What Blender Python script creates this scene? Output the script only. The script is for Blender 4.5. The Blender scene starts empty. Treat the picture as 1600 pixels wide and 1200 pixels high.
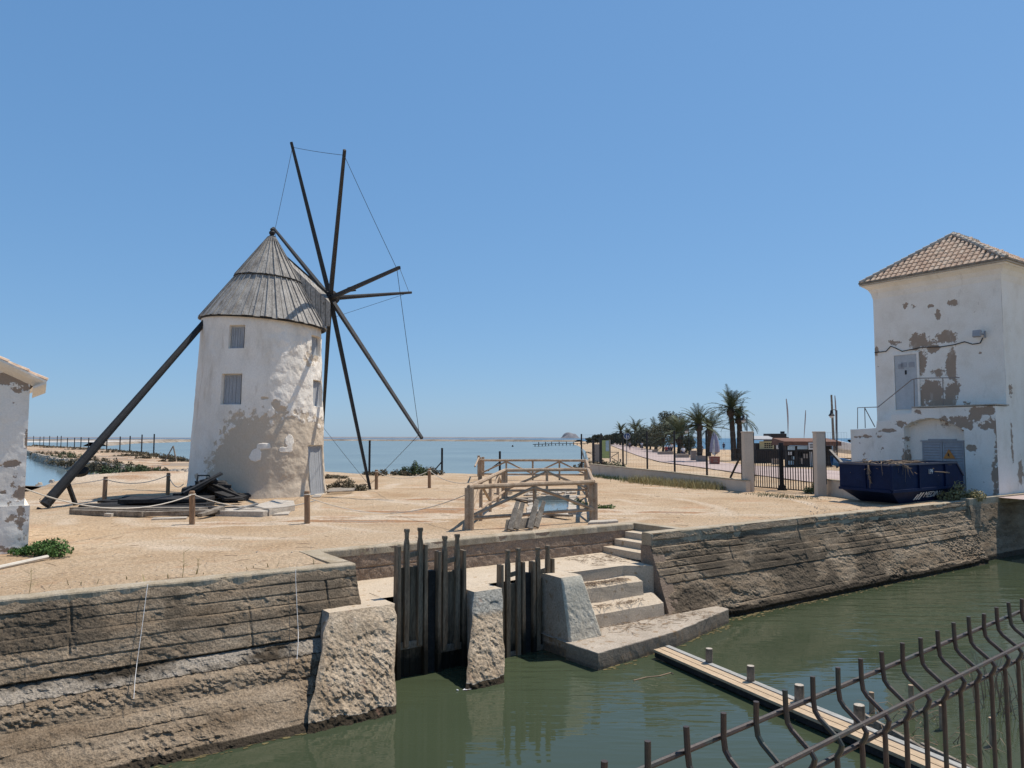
import bpy, bmesh, math, random
import numpy as np
from mathutils import Vector, Matrix
R_ = math.radians
random.seed(7)
scene = bpy.context.scene
# ------------------------------------------------------------------ camera
EYE = 2.5                      # eye height above the sandy yard (z = 0)
FPX = 1165.0                   # focal length in pixels of the 1600 px wide photograph
PITCH = math.atan(84.5 / FPX)
cam_d = bpy.data.cameras.new('camera'); cam = bpy.data.objects.new('camera', cam_d)
scene.collection.objects.link(cam); scene.camera = cam
cam_d.sensor_fit = 'HORIZONTAL'; cam_d.sensor_width = 36.0; cam_d.lens = 36.0 * FPX / 1600.0
cam_d.clip_start = 0.05; cam_d.clip_end = 20000
cam.location = (0, 0, EYE); cam.rotation_euler = (math.pi / 2 + PITCH, 0, 0)
# ------------------------------------------------------------------ sky and sun
SUN_AZ = R_(31)              # direction to the sun, measured from +X towards +Y
SUN_EL = R_(64)
world = bpy.data.worlds.new('World'); scene.world = world; world.use_nodes = True
wn = world.node_tree.nodes; wl = world.node_tree.links
bg = wn['Background']; sky = wn.new('ShaderNodeTexSky'); sky.sky_type = 'NISHITA'; sky.sun_disc = False
sky.sun_elevation = SUN_EL; sky.sun_rotation = math.pi / 2 - SUN_AZ
sky.air_density = 1.0; sky.dust_density = 0.3; sky.ozone_density = 6.0
SKY_S = 0.12                   # Background strength; the sky's channels are graded a little (a softer horizon) before it
sep = wn.new('ShaderNodeSeparateColor'); com = wn.new('ShaderNodeCombineColor'); wl.new(sky.outputs[0], sep.inputs[0])
for ch, (gm_, am_) in enumerate(((.62, .425), (.50, .545), (.42, .715))):
    pw = wn.new('ShaderNodeMath'); pw.operation = 'POWER'; pw.inputs[1].default_value = gm_
    pre = wn.new('ShaderNodeMath'); pre.operation = 'MULTIPLY'; pre.inputs[1].default_value = SKY_S
    post = wn.new('ShaderNodeMath'); post.operation = 'MULTIPLY'; post.inputs[1].default_value = am_ / SKY_S
    wl.new(sep.outputs[ch], pre.inputs[0]); wl.new(pre.outputs[0], pw.inputs[0]); wl.new(pw.outputs[0], post.inputs[0]); wl.new(post.outputs[0], com.inputs[ch])
wl.new(com.outputs[0], bg.inputs[0]); bg.inputs[1].default_value = SKY_S
sun_d = bpy.data.lights.new('sun', 'SUN'); sun_d.energy = 4.4; sun_d.angle = R_(0.5); sun_d.color = (1.0, 0.925, 0.82)
sun = bpy.data.objects.new('sun', sun_d); scene.collection.objects.link(sun)
sd_ = Vector((math.cos(SUN_EL) * math.cos(SUN_AZ), math.cos(SUN_EL) * math.sin(SUN_AZ), math.sin(SUN_EL)))
sun.rotation_euler = sd_.to_track_quat('Z', 'Y').to_euler(); sun.location = (20, 20, 60)
scene.view_settings.view_transform = 'Standard'; scene.view_settings.look = 'None'
scene.view_settings.exposure = 0.18; scene.view_settings.gamma = 1.0
# ------------------------------------------------------------------ where a sight line meets the place
_f = np.array([0, math.cos(PITCH), math.sin(PITCH)]); _u = np.array([0, -math.sin(PITCH), math.cos(PITCH)])
A = R_(34.87)                  # heading of the canal
DU = np.array([math.cos(A), math.sin(A)]); DV = np.array([-math.sin(A), math.cos(A)])
def ray(x, y): return _f * FPX + np.array([1.0, 0, 0]) * (x - 800) + _u * (600 - y)
def G(x, y, z=0.0):
    d = ray(x, y); t = (z - EYE) / d[2]; return Vector((d[0] * t, d[1] * t, z))
def atY(x, y, Y):
    d = ray(x, y); t = Y / d[1]; return Vector((d[0] * t, Y, EYE + d[2] * t))
def XY(u, v, z=0.0): return Vector((u * DU[0] + v * DV[0], u * DU[1] + v * DV[1], z))
def UV(p): return Vector((p[0] * DU[0] + p[1] * DU[1], p[0] * DV[0] + p[1] * DV[1], p[2]))
def onU(x, y, u0):
    d = ray(x, y); t = u0 / (d[0] * DU[0] + d[1] * DU[1]); return UV((d[0] * t, d[1] * t, EYE + d[2] * t))
def onV(x, y, v0):
    d = ray(x, y); t = v0 / (d[0] * DV[0] + d[1] * DV[1]); return UV((d[0] * t, d[1] * t, EYE + d[2] * t))
# ------------------------------------------------------------------ noise
def _h(ix, iy, iz, s):
    n = (ix * 374761393 + iy * 668265263 + iz * 2147483647 + s * 1274126177) & 0xffffffff
    n = ((n ^ (n >> 13)) * 1274126177) & 0xffffffff
    n = ((n ^ (n >> 16)) * 2246822519) & 0xffffffff
    return ((n ^ (n >> 15)) & 0xffff) / 65535.0
def vn(x, y, z=0.0, s=0):
    x, y, z = np.broadcast_arrays(np.asarray(x, float), np.asarray(y, float), np.asarray(z, float))
    ix, iy, iz = [np.floor(a).astype(np.int64) for a in (x, y, z)]
    fx, fy, fz = x - ix, y - iy, z - iz
    fx, fy, fz = [a * a * (3 - 2 * a) for a in (fx, fy, fz)]
    r = 0
    for dx in (0, 1):
        for dy in (0, 1):
            for dz in (0, 1):
                w = (fx if dx else 1 - fx) * (fy if dy else 1 - fy) * (fz if dz else 1 - fz)
                r = r + w * _h(ix + dx, iy + dy, iz + dz, s)
    return r
def fbm(x, y, z=0.0, s=0, o=4):
    r = 0; a = 0.5; t = 0
    for k in range(o):
        m = 2.03 ** k
        r = r + a * vn(np.asarray(x) * m + k * 17.3, np.asarray(y) * m - k * 9.1, np.asarray(z) * m + k * 3.7, s + k); t += a; a *= .5
    return r / t
# ------------------------------------------------------------------ objects
ORG = {}
COL = scene.collection
def tag(o, label=None, cat=None, group=None, kind=None):
    if label: o['label'] = label
    if cat: o['category'] = cat
    if group: o['group'] = group
    if kind: o['kind'] = kind
    return o
def thing(name, label, cat, loc=(0, 0, 0), frame='xy', group=None, rz=0.0):
    o = bpy.data.objects.new(name, None); COL.objects.link(o); o.empty_display_size = .2
    loc = Vector(loc)
    o.location = XY(*loc) if frame == 'uv' else loc
    o.rotation_euler = (0, 0, A if frame == 'uv' else rz)
    ORG[o] = loc
    return tag(o, label, cat, group)
def copy_tree(o, parent=None):
    c = o.copy(); COL.objects.link(c)
    if parent is not None: c.parent = parent
    for ch in list(o.children): copy_tree(ch, c)
    return c
class MB:
    def __init__(s): s.v = []; s.f = []; s.att = None
    def add(s, vs, fs):
        b = len(s.v); s.v.extend([tuple(p) for p in vs]); s.f.extend([tuple(i + b for i in f) for f in fs]); return s
    def box(s, lo, hi):
        x0, y0, z0 = lo; x1, y1, z1 = hi
        return s.add([(x0, y0, z0), (x1, y0, z0), (x1, y1, z0), (x0, y1, z0), (x0, y0, z1), (x1, y0, z1), (x1, y1, z1), (x0, y1, z1)],
                     [(0, 3, 2, 1), (4, 5, 6, 7), (0, 1, 5, 4), (1, 2, 6, 5), (2, 3, 7, 6), (3, 0, 4, 7)])
    def hexa(s, b, t):
        return s.add(list(b) + list(t), [(0, 3, 2, 1), (4, 5, 6, 7), (0, 1, 5, 4), (1, 2, 6, 5), (2, 3, 7, 6), (3, 0, 4, 7)])
    def beam(s, p0, p1, w, h=None, w1=None, h1=None, up=(0, 0, 1), jit=0.0):
        h = h or w; w1 = w1 or w; h1 = h1 or h
        p0 = Vector(p0); p1 = Vector(p1); d = (p1 - p0).normalized(); up = Vector(up)
        if abs(d.dot(up)) > .98: up = Vector((0, 1, 0)) if abs(d.y) < .9 else Vector((1, 0, 0))
        a = d.cross(up).normalized(); b = a.cross(d)
        q = []
        for p, ww, hh in ((p0, w, h), (p1, w1, h1)):
            for sx, sy in ((-1, -1), (1, -1), (1, 1), (-1, 1)):
                q.append(p + a * (sx * ww / 2 + random.uniform(-jit, jit)) + b * (sy * hh / 2 + random.uniform(-jit, jit)))
        return s.hexa(q[:4], q[4:])
    def tube(s, pts, r, n=8, cap=True, r1=None):
        pts = [Vector(p) for p in pts]; m = len(pts); ring = []
        rs = r if isinstance(r, (list, tuple)) else [r + ((r1 if r1 is not None else r) - r) * i / (m - 1) for i in range(m)]
        ref = None; b0 = len(s.v)
        for i, p in enumerate(pts):
            d = (pts[min(i + 1, m - 1)] - pts[max(i - 1, 0)]).normalized()
            if ref is None: ref = Vector((0, 0, 1)) if abs(d.z) < .9 else Vector((1, 0, 0))
            a = d.cross(ref).normalized(); b = a.cross(d); ref = b
            for k in range(n):
                t = 2 * math.pi * k / n; s.v.append(tuple(p + (a * math.cos(t) + b * math.sin(t)) * rs[i]))
        for i in range(m - 1):
            for k in range(n):
                k2 = (k + 1) % n; s.f.append((b0 + i * n + k, b0 + i * n + k2, b0 + (i + 1) * n + k2, b0 + (i + 1) * n + k))
        if cap:
            s.f.append(tuple(b0 + k for k in range(n))[::-1]); s.f.append(tuple(b0 + (m - 1) * n + k for k in range(n)))
        return s
    def lathe(s, prof, n=16, c=(0, 0, 0)):
        b0 = len(s.v)
        for r, z in prof:
            for k in range(n):
                t = 2 * math.pi * k / n; s.v.append((c[0] + r * math.cos(t), c[1] + r * math.sin(t), c[2] + z))
        for i in range(len(prof) - 1):
            for k in range(n):
                k2 = (k + 1) % n; s.f.append((b0 + i * n + k, b0 + i * n + k2, b0 + (i + 1) * n + k2, b0 + (i + 1) * n + k))
        s.f.append(tuple(b0 + k for k in range(n))[::-1]); s.f.append(tuple(b0 + (len(prof) - 1) * n + k for k in range(n)))
        return s
    def prism(s, poly, d):           # polygon of 3-D points pushed along d
        d = Vector(d); n = len(poly); P = [Vector(p) for p in poly]
        return s.add(P + [p + d for p in P], [tuple(range(n))[::-1], tuple(range(n, 2 * n))] + [(i, (i + 1) % n, n + (i + 1) % n, n + i) for i in range(n)])
    def grid(s, V, att=None):        # V: array (rows, cols, 3)
        r, c = V.shape[:2]; b = len(s.v); s.v.extend(map(tuple, V.reshape(-1, 3).tolist()))
        for i in range(r - 1):
            o = b + i * c
            s.f.extend([(o + j, o + j + 1, o + c + j + 1, o + c + j) for j in range(c - 1)])
        if att is not None: s.att = (s.att or []) + att.reshape(-1).tolist()
        return s
    def build(s, name, mat, parent=None, origin=None, frame='xy', smooth=False, local=False, bevel=0.0):
        o0 = Vector((0, 0, 0)) if local else (ORG[parent] if parent is not None else Vector(origin or (0, 0, 0)))
        me = bpy.data.meshes.new(name)
        vv = np.array(s.v, float) - np.array(o0)
        me.from_pydata(vv.tolist(), [], s.f)
        if s.att is not None:
            a = me.attributes.new('tone', 'FLOAT', 'POINT')
            t = (s.att + [0.0] * len(s.v))[:len(s.v)]; a.data.foreach_set('value', t)
        me.validate(); me.update()
        if smooth: me.polygons.foreach_set('use_smooth', [True] * len(me.polygons))
        me.materials.append(mat)
        o = bpy.data.objects.new(name, me); COL.objects.link(o)
        ORG[o] = o0
        if parent is not None: o.parent = parent
        else:
            o.location = XY(*o0) if frame == 'uv' else o0
            if frame == 'uv': o.rotation_euler = (0, 0, A)
        if bevel > 0:
            m = o.modifiers.new('bevel', 'BEVEL'); m.width = bevel; m.segments = 2; m.limit_method = 'ANGLE'; m.angle_limit = R_(40)
        return o
def text_mesh(txt, size, name, mat, parent, M, depth=.004):
    cu = bpy.data.curves.new('lettering', 'FONT'); cu.body = txt; cu.size = size; cu.extrude = depth; cu.align_x = 'CENTER'; cu.align_y = 'CENTER'
    t = bpy.data.objects.new('lettering', cu); COL.objects.link(t)
    dg = bpy.context.evaluated_depsgraph_get(); me = bpy.data.meshes.new_from_object(t.evaluated_get(dg))
    bpy.data.objects.remove(t); me.transform(M); me.materials.clear(); me.materials.append(mat)
    o = bpy.data.objects.new(name, me); COL.objects.link(o); o.parent = parent; ORG[o] = ORG.get(parent, Vector((0, 0, 0)))
    return o
# ------------------------------------------------------------------ materials
def ramp_set(r, stops):
    el = r.color_ramp.elements
    while len(el) > 1: el.remove(el[-1])
    el[0].position = stops[0][0]; el[0].color = (*stops[0][1], 1)
    for p, c in stops[1:]:
        e = el.new(p); e.color = (*c, 1)
def material(name, cols, scale=2.0, stretch=(1, 1, 1), fine=40.0, fine_amt=.35, rough=.9, bump=.25, bump_d=.02, spec=.3, metal=0.0,
             patch=None, dist=0.0, grime=None, lines=None, voro=None, even=False):
    """Stops of a stretched noise, speckled by a finer one; patch = colours mixed in by the mesh's own 'tone' attribute."""
    m = bpy.data.materials.new(name); m.use_nodes = True; nt = m.node_tree; n = nt.nodes; l = nt.links
    p = n['Principled BSDF']; p.inputs['Roughness'].default_value = rough; p.inputs['Metallic'].default_value = metal
    p.inputs['Specular IOR Level'].default_value = spec
    tc = n.new('ShaderNodeTexCoord'); mp = n.new('ShaderNodeMapping'); mp.inputs['Scale'].default_value = stretch
    l.new(tc.outputs['Object'], mp.inputs[0])
    a = n.new('ShaderNodeTexNoise'); a.inputs['Scale'].default_value = scale; a.inputs['Detail'].default_value = 8; a.inputs['Roughness'].default_value = .62
    a.inputs['Distortion'].default_value = dist
    l.new(mp.outputs[0], a.inputs['Vector'])
    r = n.new('ShaderNodeValToRGB'); k = len(cols)
    ramp_set(r, [(.3 + .4 * i / max(1, k - 1), c) for i, c in enumerate(cols)]); l.new(a.outputs['Fac'], r.inputs[0])
    b = n.new('ShaderNodeTexNoise'); b.inputs['Scale'].default_value = fine; b.inputs['Detail'].default_value = 5; b.inputs['Roughness'].default_value = .7
    l.new((tc.outputs['Object'] if even else mp.outputs[0]), b.inputs['Vector'])
    br = n.new('ShaderNodeMapRange'); br.inputs[1].default_value = .3; br.inputs[2].default_value = .7
    br.inputs[3].default_value = 1 - fine_amt; br.inputs[4].default_value = 1 + fine_amt * .5; l.new(b.outputs['Fac'], br.inputs[0])
    def mul(c, f):
        x = n.new('ShaderNodeMix'); x.data_type = 'RGBA'; x.blend_type = 'MULTIPLY'; x.inputs[0].default_value = 1
        l.new(c, x.inputs[6]); l.new(f, x.inputs[7]); return x.outputs[2]
    def mix(f, c, col):
        x = n.new('ShaderNodeMix'); x.data_type = 'RGBA'; l.new(f, x.inputs[0]); l.new(c, x.inputs[6]); x.inputs[7].default_value = (*col, 1); return x.outputs[2]
    out = mul(r.outputs[0], br.outputs[0]); hgt = b.outputs['Fac']
    if patch:                                   # patch: list of (threshold, width, colour, noise amount)
        at = n.new('ShaderNodeAttribute'); at.attribute_name = 'tone'
        pn = n.new('ShaderNodeTexNoise'); pn.inputs['Scale'].default_value = 6; pn.inputs['Detail'].default_value = 6; pn.inputs['Roughness'].default_value = .7
        l.new(tc.outputs['Object'], pn.inputs['Vector'])
        for th, w, col, na in patch:
            s1 = n.new('ShaderNodeMath'); s1.operation = 'MULTIPLY_ADD'; s1.inputs[1].default_value = na; l.new(pn.outputs['Fac'], s1.inputs[0]); l.new(at.outputs['Fac'], s1.inputs[2])
            s2 = n.new('ShaderNodeMapRange'); s2.inputs[1].default_value = th + na * .5; s2.inputs[2].default_value = th + na * .5 + w; l.new(s1.outputs[0], s2.inputs[0])
            c2 = n.new('ShaderNodeRGB'); c2.outputs[0].default_value = (*col, 1)
            cc = mul(c2.outputs[0], br.outputs[0])
            x = n.new('ShaderNodeMix'); x.data_type = 'RGBA'; l.new(s2.outputs[0], x.inputs[0]); l.new(out, x.inputs[6]); l.new(cc, x.inputs[7]); out = x.outputs[2]
    if grime:                                   # grime: (scale, stretch, colour, low, high)
        gs, gst, gc, g0, g1 = grime
        m2 = n.new('ShaderNodeMapping'); m2.inputs['Scale'].default_value = gst; l.new(tc.outputs['Object'], m2.inputs[0])
        g = n.new('ShaderNodeTexNoise'); g.inputs['Scale'].default_value = gs; g.inputs['Detail'].default_value = 6; g.inputs['Roughness'].default_value = .65; l.new(m2.outputs[0], g.inputs['Vector'])
        gr = n.new('ShaderNodeMapRange'); gr.inputs[1].default_value = g0; gr.inputs[2].default_value = g1; l.new(g.outputs['Fac'], gr.inputs[0]); out = mix(gr.outputs[0], out, gc)
    if voro:                                    # pebbles and painted glints: (scale, colour, size)
        vo = n.new('ShaderNodeTexVoronoi'); vo.inputs['Scale'].default_value = voro[0]; l.new(tc.outputs['Object'], vo.inputs['Vector'])
        vr = n.new('ShaderNodeMapRange'); vr.inputs[1].default_value = voro[2]; vr.inputs[2].default_value = voro[2] * .6; l.new(vo.outputs['Distance'], vr.inputs[0])
        x = n.new('ShaderNodeMix'); x.data_type = 'RGBA'; l.new(vr.outputs[0], x.inputs[0]); l.new(out, x.inputs[6])
        pc = n.new('ShaderNodeMix'); pc.data_type = 'RGBA'; pc.inputs[6].default_value = (*voro[1], 1); pc.inputs[7].default_value = (*voro[3], 1)
        sx = n.new('ShaderNodeSeparateColor'); l.new(vo.outputs['Color'], sx.inputs[0]); l.new(sx.outputs[0], pc.inputs[0]); l.new(pc.outputs[2], x.inputs[7]); out = x.outputs[2]
    l.new(out, p.inputs['Base Color'])
    if bump > 0:
        bu = n.new('ShaderNodeBump'); bu.inputs['Strength'].default_value = bump; bu.inputs['Distance'].default_value = bump_d; l.new(hgt, bu.inputs['Height']); l.new(bu.outputs[0], p.inputs['Normal'])
    return m
def plain(name, col, rough=.6, metal=0.0, spec=.4):
    return material(name, [tuple(c * .85 for c in col), tuple(min(1, c * 1.12) for c in col)], scale=4, fine=60, fine_amt=.15, rough=rough, bump=.08, bump_d=.004, metal=metal, spec=spec)
M = {}
M['sand'] = material('sand', [(.41, .275, .16), (.51, .375, .245), (.57, .45, .32)], scale=.28, fine=13, fine_amt=.48, rough=1, bump=1.0, bump_d=.06, spec=.1,
                     patch=[(.35, .5, (.60, .48, .355), .6), (1.3, .4, (.40, .235, .13), .8), (2.3, .3, (.34, .27, .205), .9)], grime=(.55, (1, 1, 1), (.43, .255, .145), .56, .72), voro=(9.0, (.30, .24, .185), .16, (.60, .53, .44)))
M['beach'] = material('beach_sand', [(.50, .38, .24), (.58, .45, .30)], scale=.2, fine=3, rough=1, bump=.4, spec=.1)
M['paving'] = material('promenade_paving', [(.37, .28, .245), (.45, .35, .31)], scale=.25, fine=3, fine_amt=.15, rough=.85, bump=.1)
M['kerb'] = material('old_concrete_top', [(.30, .235, .15), (.40, .33, .235), (.48, .41, .31)], scale=2.2, fine=30, fine_amt=.4, rough=.95, bump=.6)
M['wall'] = material('board_marked_concrete', [(.19, .135, .085), (.31, .235, .16), (.42, .33, .235)], scale=1.3, stretch=(.6, 1, 2.2), even=True, fine=30, fine_amt=.65, rough=.95, bump=.9, bump_d=.03, spec=.2,
                     patch=[(.5, .35, (.14, .108, .075), .6), (1.5, .2, (.055, .042, .028), .2), (2.6, .5, (.36, .31, .25), .9)], grime=(1.1, (.5, 1, 3.0), (.15, .115, .08), .55, .72))
M['rubble'] = material('worn_rubble_concrete', [(.36, .27, .18), (.54, .425, .30), (.62, .51, .38)], scale=1.6, fine=18, fine_amt=.6, rough=.97, bump=1.0, bump_d=.05, spec=.15,
                       patch=[(.5, .3, (.37, .355, .31), .5), (1.5, .2, (.06, .046, .03), .2)], grime=(2.6, (1, 1, 1), (.30, .17, .12), .60, .72))
M['step'] = material('worn_step_concrete', [(.50, .405, .295), (.60, .50, .38)], scale=2, fine=30, fine_amt=.3, rough=.95, bump=.6, grime=(4, (1, 1, 1), (.33, .225, .13), .58, .68))
M['plaster'] = material('pale_plaster', [(.50, .45, .355), (.64, .59, .48)], scale=3, fine=18, fine_amt=.3, rough=.95, bump=.8)
M['dark_wall'] = material('glint_flecked_concrete', [(.29, .21, .15), (.38, .28, .205)], scale=2, fine=30, fine_amt=.5, rough=.95, bump=1.0, bump_d=.04, voro=(16, (.6, .5, .38), .14, (.27, .21, .15)))  # pale flecks put grazing sunlight on the pebbles into the colour
M['white'] = material('peeling_whitewash', [(.70, .635, .54), (.82, .755, .66), (.86, .81, .725)], scale=1.3, stretch=(1, 1, .5), fine=26, fine_amt=.12, rough=.9, bump=.45, spec=.2,
                      patch=[(.5, .05, (.56, .465, .355), .9)], grime=(1.4, (1.6, 1.6, .35), (.54, .46, .37), .58, .80))
M['white2'] = material('chalky_white_wall', [(.77, .70, .60), (.86, .80, .71), (.89, .84, .76)], scale=1.0, fine=22, fine_amt=.10, rough=.9, bump=.35, spec=.2,
                       patch=[(.5, .05, (.37, .28, .21), 1.7)], grime=(1.6, (1.3, 1.3, .4), (.60, .54, .46), .6, .8))
M['cream'] = material('cream_pillar_paint', [(.53, .44, .345), (.60, .51, .41)], scale=1.2, fine=25, fine_amt=.12, rough=.9, bump=.2, grime=(1.5, (1, 1, .4), (.42, .345, .27), .58, .75))
M['cap_wood'] = material('weathered_grey_boards', [(.22, .20, .18), (.36, .335, .30), (.47, .44, .395)], scale=3.0, stretch=(1, 1, .35), fine=22, fine_amt=.5, rough=.85, bump=.5, grime=(5, (1, 1, .6), (.10, .087, .075), .60, .72))
M['spar'] = material('dark_tarred_timber', [(.014, .016, .018), (.032, .034, .036)], scale=5, fine=30, fine_amt=.4, rough=.7, bump=.4)
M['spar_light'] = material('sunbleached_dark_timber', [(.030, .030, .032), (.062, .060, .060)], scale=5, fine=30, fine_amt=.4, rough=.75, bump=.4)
M['shutter'] = material('grey_painted_boards', [(.29, .30, .31), (.39, .40, .41)], scale=6, stretch=(2, 2, .4), fine=30, fine_amt=.3, rough=.75, bump=.25)
M['door_grey'] = material('grey_steel_door', [(.43, .44, .44), (.52, .53, .53)], scale=3, fine=25, fine_amt=.15, rough=.6, bump=.1)
M['louvre'] = material('grey_louvre_paint', [(.30, .305, .32), (.38, .385, .40)], scale=3, fine=25, fine_amt=.15, rough=.6, bump=.1)
M['gate_wood'] = material('wet_dark_timber', [(.12, .085, .055), (.225, .17, .115), (.31, .245, .175)], scale=3.5, stretch=(3, 3, .35), fine=25, fine_amt=.5, rough=.8, bump=.6,
                          patch=[(.5, .2, (.018, .016, .011), .3)])
M['rail_wood'] = material('weathered_round_rail', [(.29, .195, .12), (.42, .305, .205), (.50, .385, .275)], scale=4, fine=30, fine_amt=.35, rough=.85, bump=.4)
M['post_wood'] = material('brown_rope_post', [(.24, .145, .085), (.34, .22, .135)], scale=4, stretch=(2, 2, .5), fine=30, fine_amt=.35, rough=.85, bump=.4)
M['plank'] = material('pale_new_planks', [(.44, .32, .20), (.56, .42, .28)], scale=3, stretch=(3, .4, 3), fine=24, fine_amt=.3, rough=.8, bump=.3)
M['plank_grey'] = material('grey_plank', [(.30, .29, .26), (.42, .41, .38)], scale=3, stretch=(3, .4, 3), fine=24, fine_amt=.35, rough=.85, bump=.3)
M['old_timber'] = material('old_dumped_timber', [(.13, .105, .08), (.25, .21, .165), (.36, .31, .25)], scale=3, fine=22, fine_amt=.5, rough=.9, bump=.6)
M['black_timber'] = material('charred_timber', [(.014, .013, .013), (.045, .042, .04)], scale=5, fine=22, fine_amt=.5, rough=.8, bump=.6)
M['slab'] = material('broken_stone_slab', [(.42, .36, .29), (.54, .48, .40)], scale=2, fine=20, fine_amt=.4, rough=.95, bump=.7)
M['rope'] = plain('pale_rope', (.58, .53, .45), rough=.95)
M['string'] = plain('white_cord', (.75, .73, .70), rough=.9)
M['wire'] = plain('steel_cable', (.05, .055, .06), rough=.5, metal=.3)
M['iron'] = material('black_painted_iron', [(.012, .012, .014), (.03, .028, .03)], scale=8, fine=60, fine_amt=.3, rough=.5, bump=.15)
M['mesh_wire'] = plain('galvanised_mesh', (.16, .17, .17), rough=.5, metal=.4)
M['panel'] = material('green_coated_rusty_wire', [(.020, .018, .017), (.048, .030, .024), (.018, .036, .031)], scale=22, fine=120, fine_amt=.35, rough=.55, bump=.3, bump_d=.002, spec=.45)
M['tile'] = material('terracotta_tile', [(.44, .28, .19), (.58, .41, .29), (.64, .51, .38)], scale=2.2, fine=14, fine_amt=.35, rough=.9, bump=.4, grime=(3, (1, 1, 1), (.20, .165, .125), .56, .72))
M['skip'] = material('navy_skip_paint', [(.005, .013, .046), (.009, .021, .068)], scale=2.5, fine=20, fine_amt=.3, rough=.65, bump=.12, spec=.12, grime=(4, (1, 1, .4), (.03, .03, .05), .68, .8))
M['skip_edge'] = plain('scuffed_skip_edge', (.06, .065, .10), rough=.5)
M['white_paint'] = plain('white_marking', (.72, .72, .72))
M['dry'] = plain('dry_branches', (.30, .215, .145), rough=1)
M['rock'] = material('bank_rock', [(.30, .25, .195), (.42, .36, .29), (.52, .46, .38)], scale=1.5, fine=10, fine_amt=.4, rough=.95, bump=.6)
M['pave_soil'] = material('bank_soil', [(.23, .165, .105), (.33, .245, .16)], scale=1.2, fine=12, fine_amt=.4, rough=1, bump=.7)
def leafmat(name, c0, c1, trans=.25):
    m = material(name, [c0, c1], scale=1.4, fine=9, fine_amt=.35, rough=.75, bump=0, spec=.25)
    return m
M['palm_leaf'] = leafmat('palm_fronds', (.055, .072, .036), (.115, .13, .065))
M['palm_trunk'] = material('palm_trunk', [(.055, .042, .034), (.11, .085, .066)], scale=3, stretch=(1, 1, 4), fine=14, fine_amt=.5, rough=.95, bump=.8)
M['tree_leaf'] = leafmat('grey_green_foliage', (.075, .08, .05), (.14, .14, .09))
M['tree_far'] = leafmat('distant_dark_foliage', (.05, .058, .042), (.09, .095, .062))
M['shrub'] = leafmat('saltbush_foliage', (.085, .070, .042), (.16, .135, .082))
M['shrub_green'] = leafmat('green_shrub_foliage', (.05, .085, .04), (.10, .135, .06))
M['weed'] = leafmat('bright_green_weed', (.05, .12, .025), (.11, .19, .05))
M['dry_grass'] = leafmat('yellowed_grass', (.27, .23, .10), (.42, .35, .17))
M['bark'] = plain('bark', (.085, .066, .05), rough=1)
def water(name, col, rough, scale, strength, stretch, ior=1.33, dist=.03, detail=3, rot=0.0, mask=(.38, .62, .12)):
    m = bpy.data.materials.new(name); m.use_nodes = True; nt = m.node_tree; n = nt.nodes; l = nt.links; p = n['Principled BSDF']
    p.inputs['Roughness'].default_value = rough; p.inputs['IOR'].default_value = ior
    tc = n.new('ShaderNodeTexCoord'); mp = n.new('ShaderNodeMapping'); mp.inputs['Scale'].default_value = stretch; mp.inputs['Rotation'].default_value = (0, 0, rot); l.new(tc.outputs['Object'], mp.inputs[0])
    a = n.new('ShaderNodeTexNoise'); a.inputs['Scale'].default_value = scale; a.inputs['Detail'].default_value = detail; l.new(mp.outputs[0], a.inputs['Vector'])
    big = n.new('ShaderNodeTexNoise'); big.inputs['Scale'].default_value = scale * .07; big.inputs['Detail'].default_value = 3; l.new(tc.outputs['Object'], big.inputs['Vector'])
    mr = n.new('ShaderNodeMapRange'); mr.inputs[1].default_value = mask[0]; mr.inputs[2].default_value = mask[1]; mr.inputs[3].default_value = mask[2]; mr.inputs[4].default_value = 1.0; l.new(big.outputs['Fac'], mr.inputs[0])
    ms = n.new('ShaderNodeMath'); ms.operation = 'MULTIPLY'; ms.inputs[1].default_value = strength; l.new(mr.outputs[0], ms.inputs[0])
    bu = n.new('ShaderNodeBump'); bu.inputs['Distance'].default_value = dist; l.new(ms.outputs[0], bu.inputs['Strength']); l.new(a.outputs['Fac'], bu.inputs['Height']); l.new(bu.outputs[0], p.inputs['Normal'])
    r = n.new('ShaderNodeValToRGB'); ramp_set(r, [(.3, tuple(c * .8 for c in col)), (.7, tuple(c * 1.15 for c in col))]); l.new(big.outputs['Fac'], r.inputs[0]); l.new(r.outputs[0], p.inputs['Base Color'])
    return m
M['canal'] = water('canal_water', (.050, .064, .036), .02, 1.5, 2.3, (.42, 2.0, 1), dist=.035, rot=.5, mask=(.45, .62, .10))
M['lagoon'] = water('lagoon_water', (.17, .20, .175), .25, .8, .5, (.35, 1.5, 1), dist=.1)
M['pond'] = water('pond_water', (.15, .20, .21), .12, 1.0, .25, (.5, 1.5, 1), dist=.05)
M['sea'] = water('sea_water', (.045, .11, .17), .3, .25, .6, (.4, 1.5, 1), dist=.3)
# ================================================================== SETTING: ground, water, far shore
WATER_Z = -2.3; LAG_Z = -.42
def shore(px): return [UV(G(x, y, -.3))[:2] for x, y in px]
land = [(-60, 5), (-60, 30)] + shore([(-300, 800), (0, 776), (40, 769), (75, 762), (110, 758), (140, 752), (170, 747), (195, 744),
        (185, 742), (160, 738), (130, 733), (100, 727), (75, 723), (60, 718), (40, 707), (-60, 703), (-60, 695),
        (40, 697), (90, 698), (150, 700), (190, 704), (215, 708), (236, 711), (262, 716), (296, 722), (400, 732), (508, 739), (560, 742), (600, 745),
        (650, 743), (700, 743), (750, 745), (800, 747), (850, 747), (900, 741), (914, 730), (919, 716), (915, 704), (905, 697), (893, 692.5), (900, 690.2),
        (930, 689.6), (1000, 693), (1040, 698), (1130, 704), (1300, 708), (1700, 716)]) + [(260, 13), (260, 5)]
LP = np.array(land)
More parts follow.
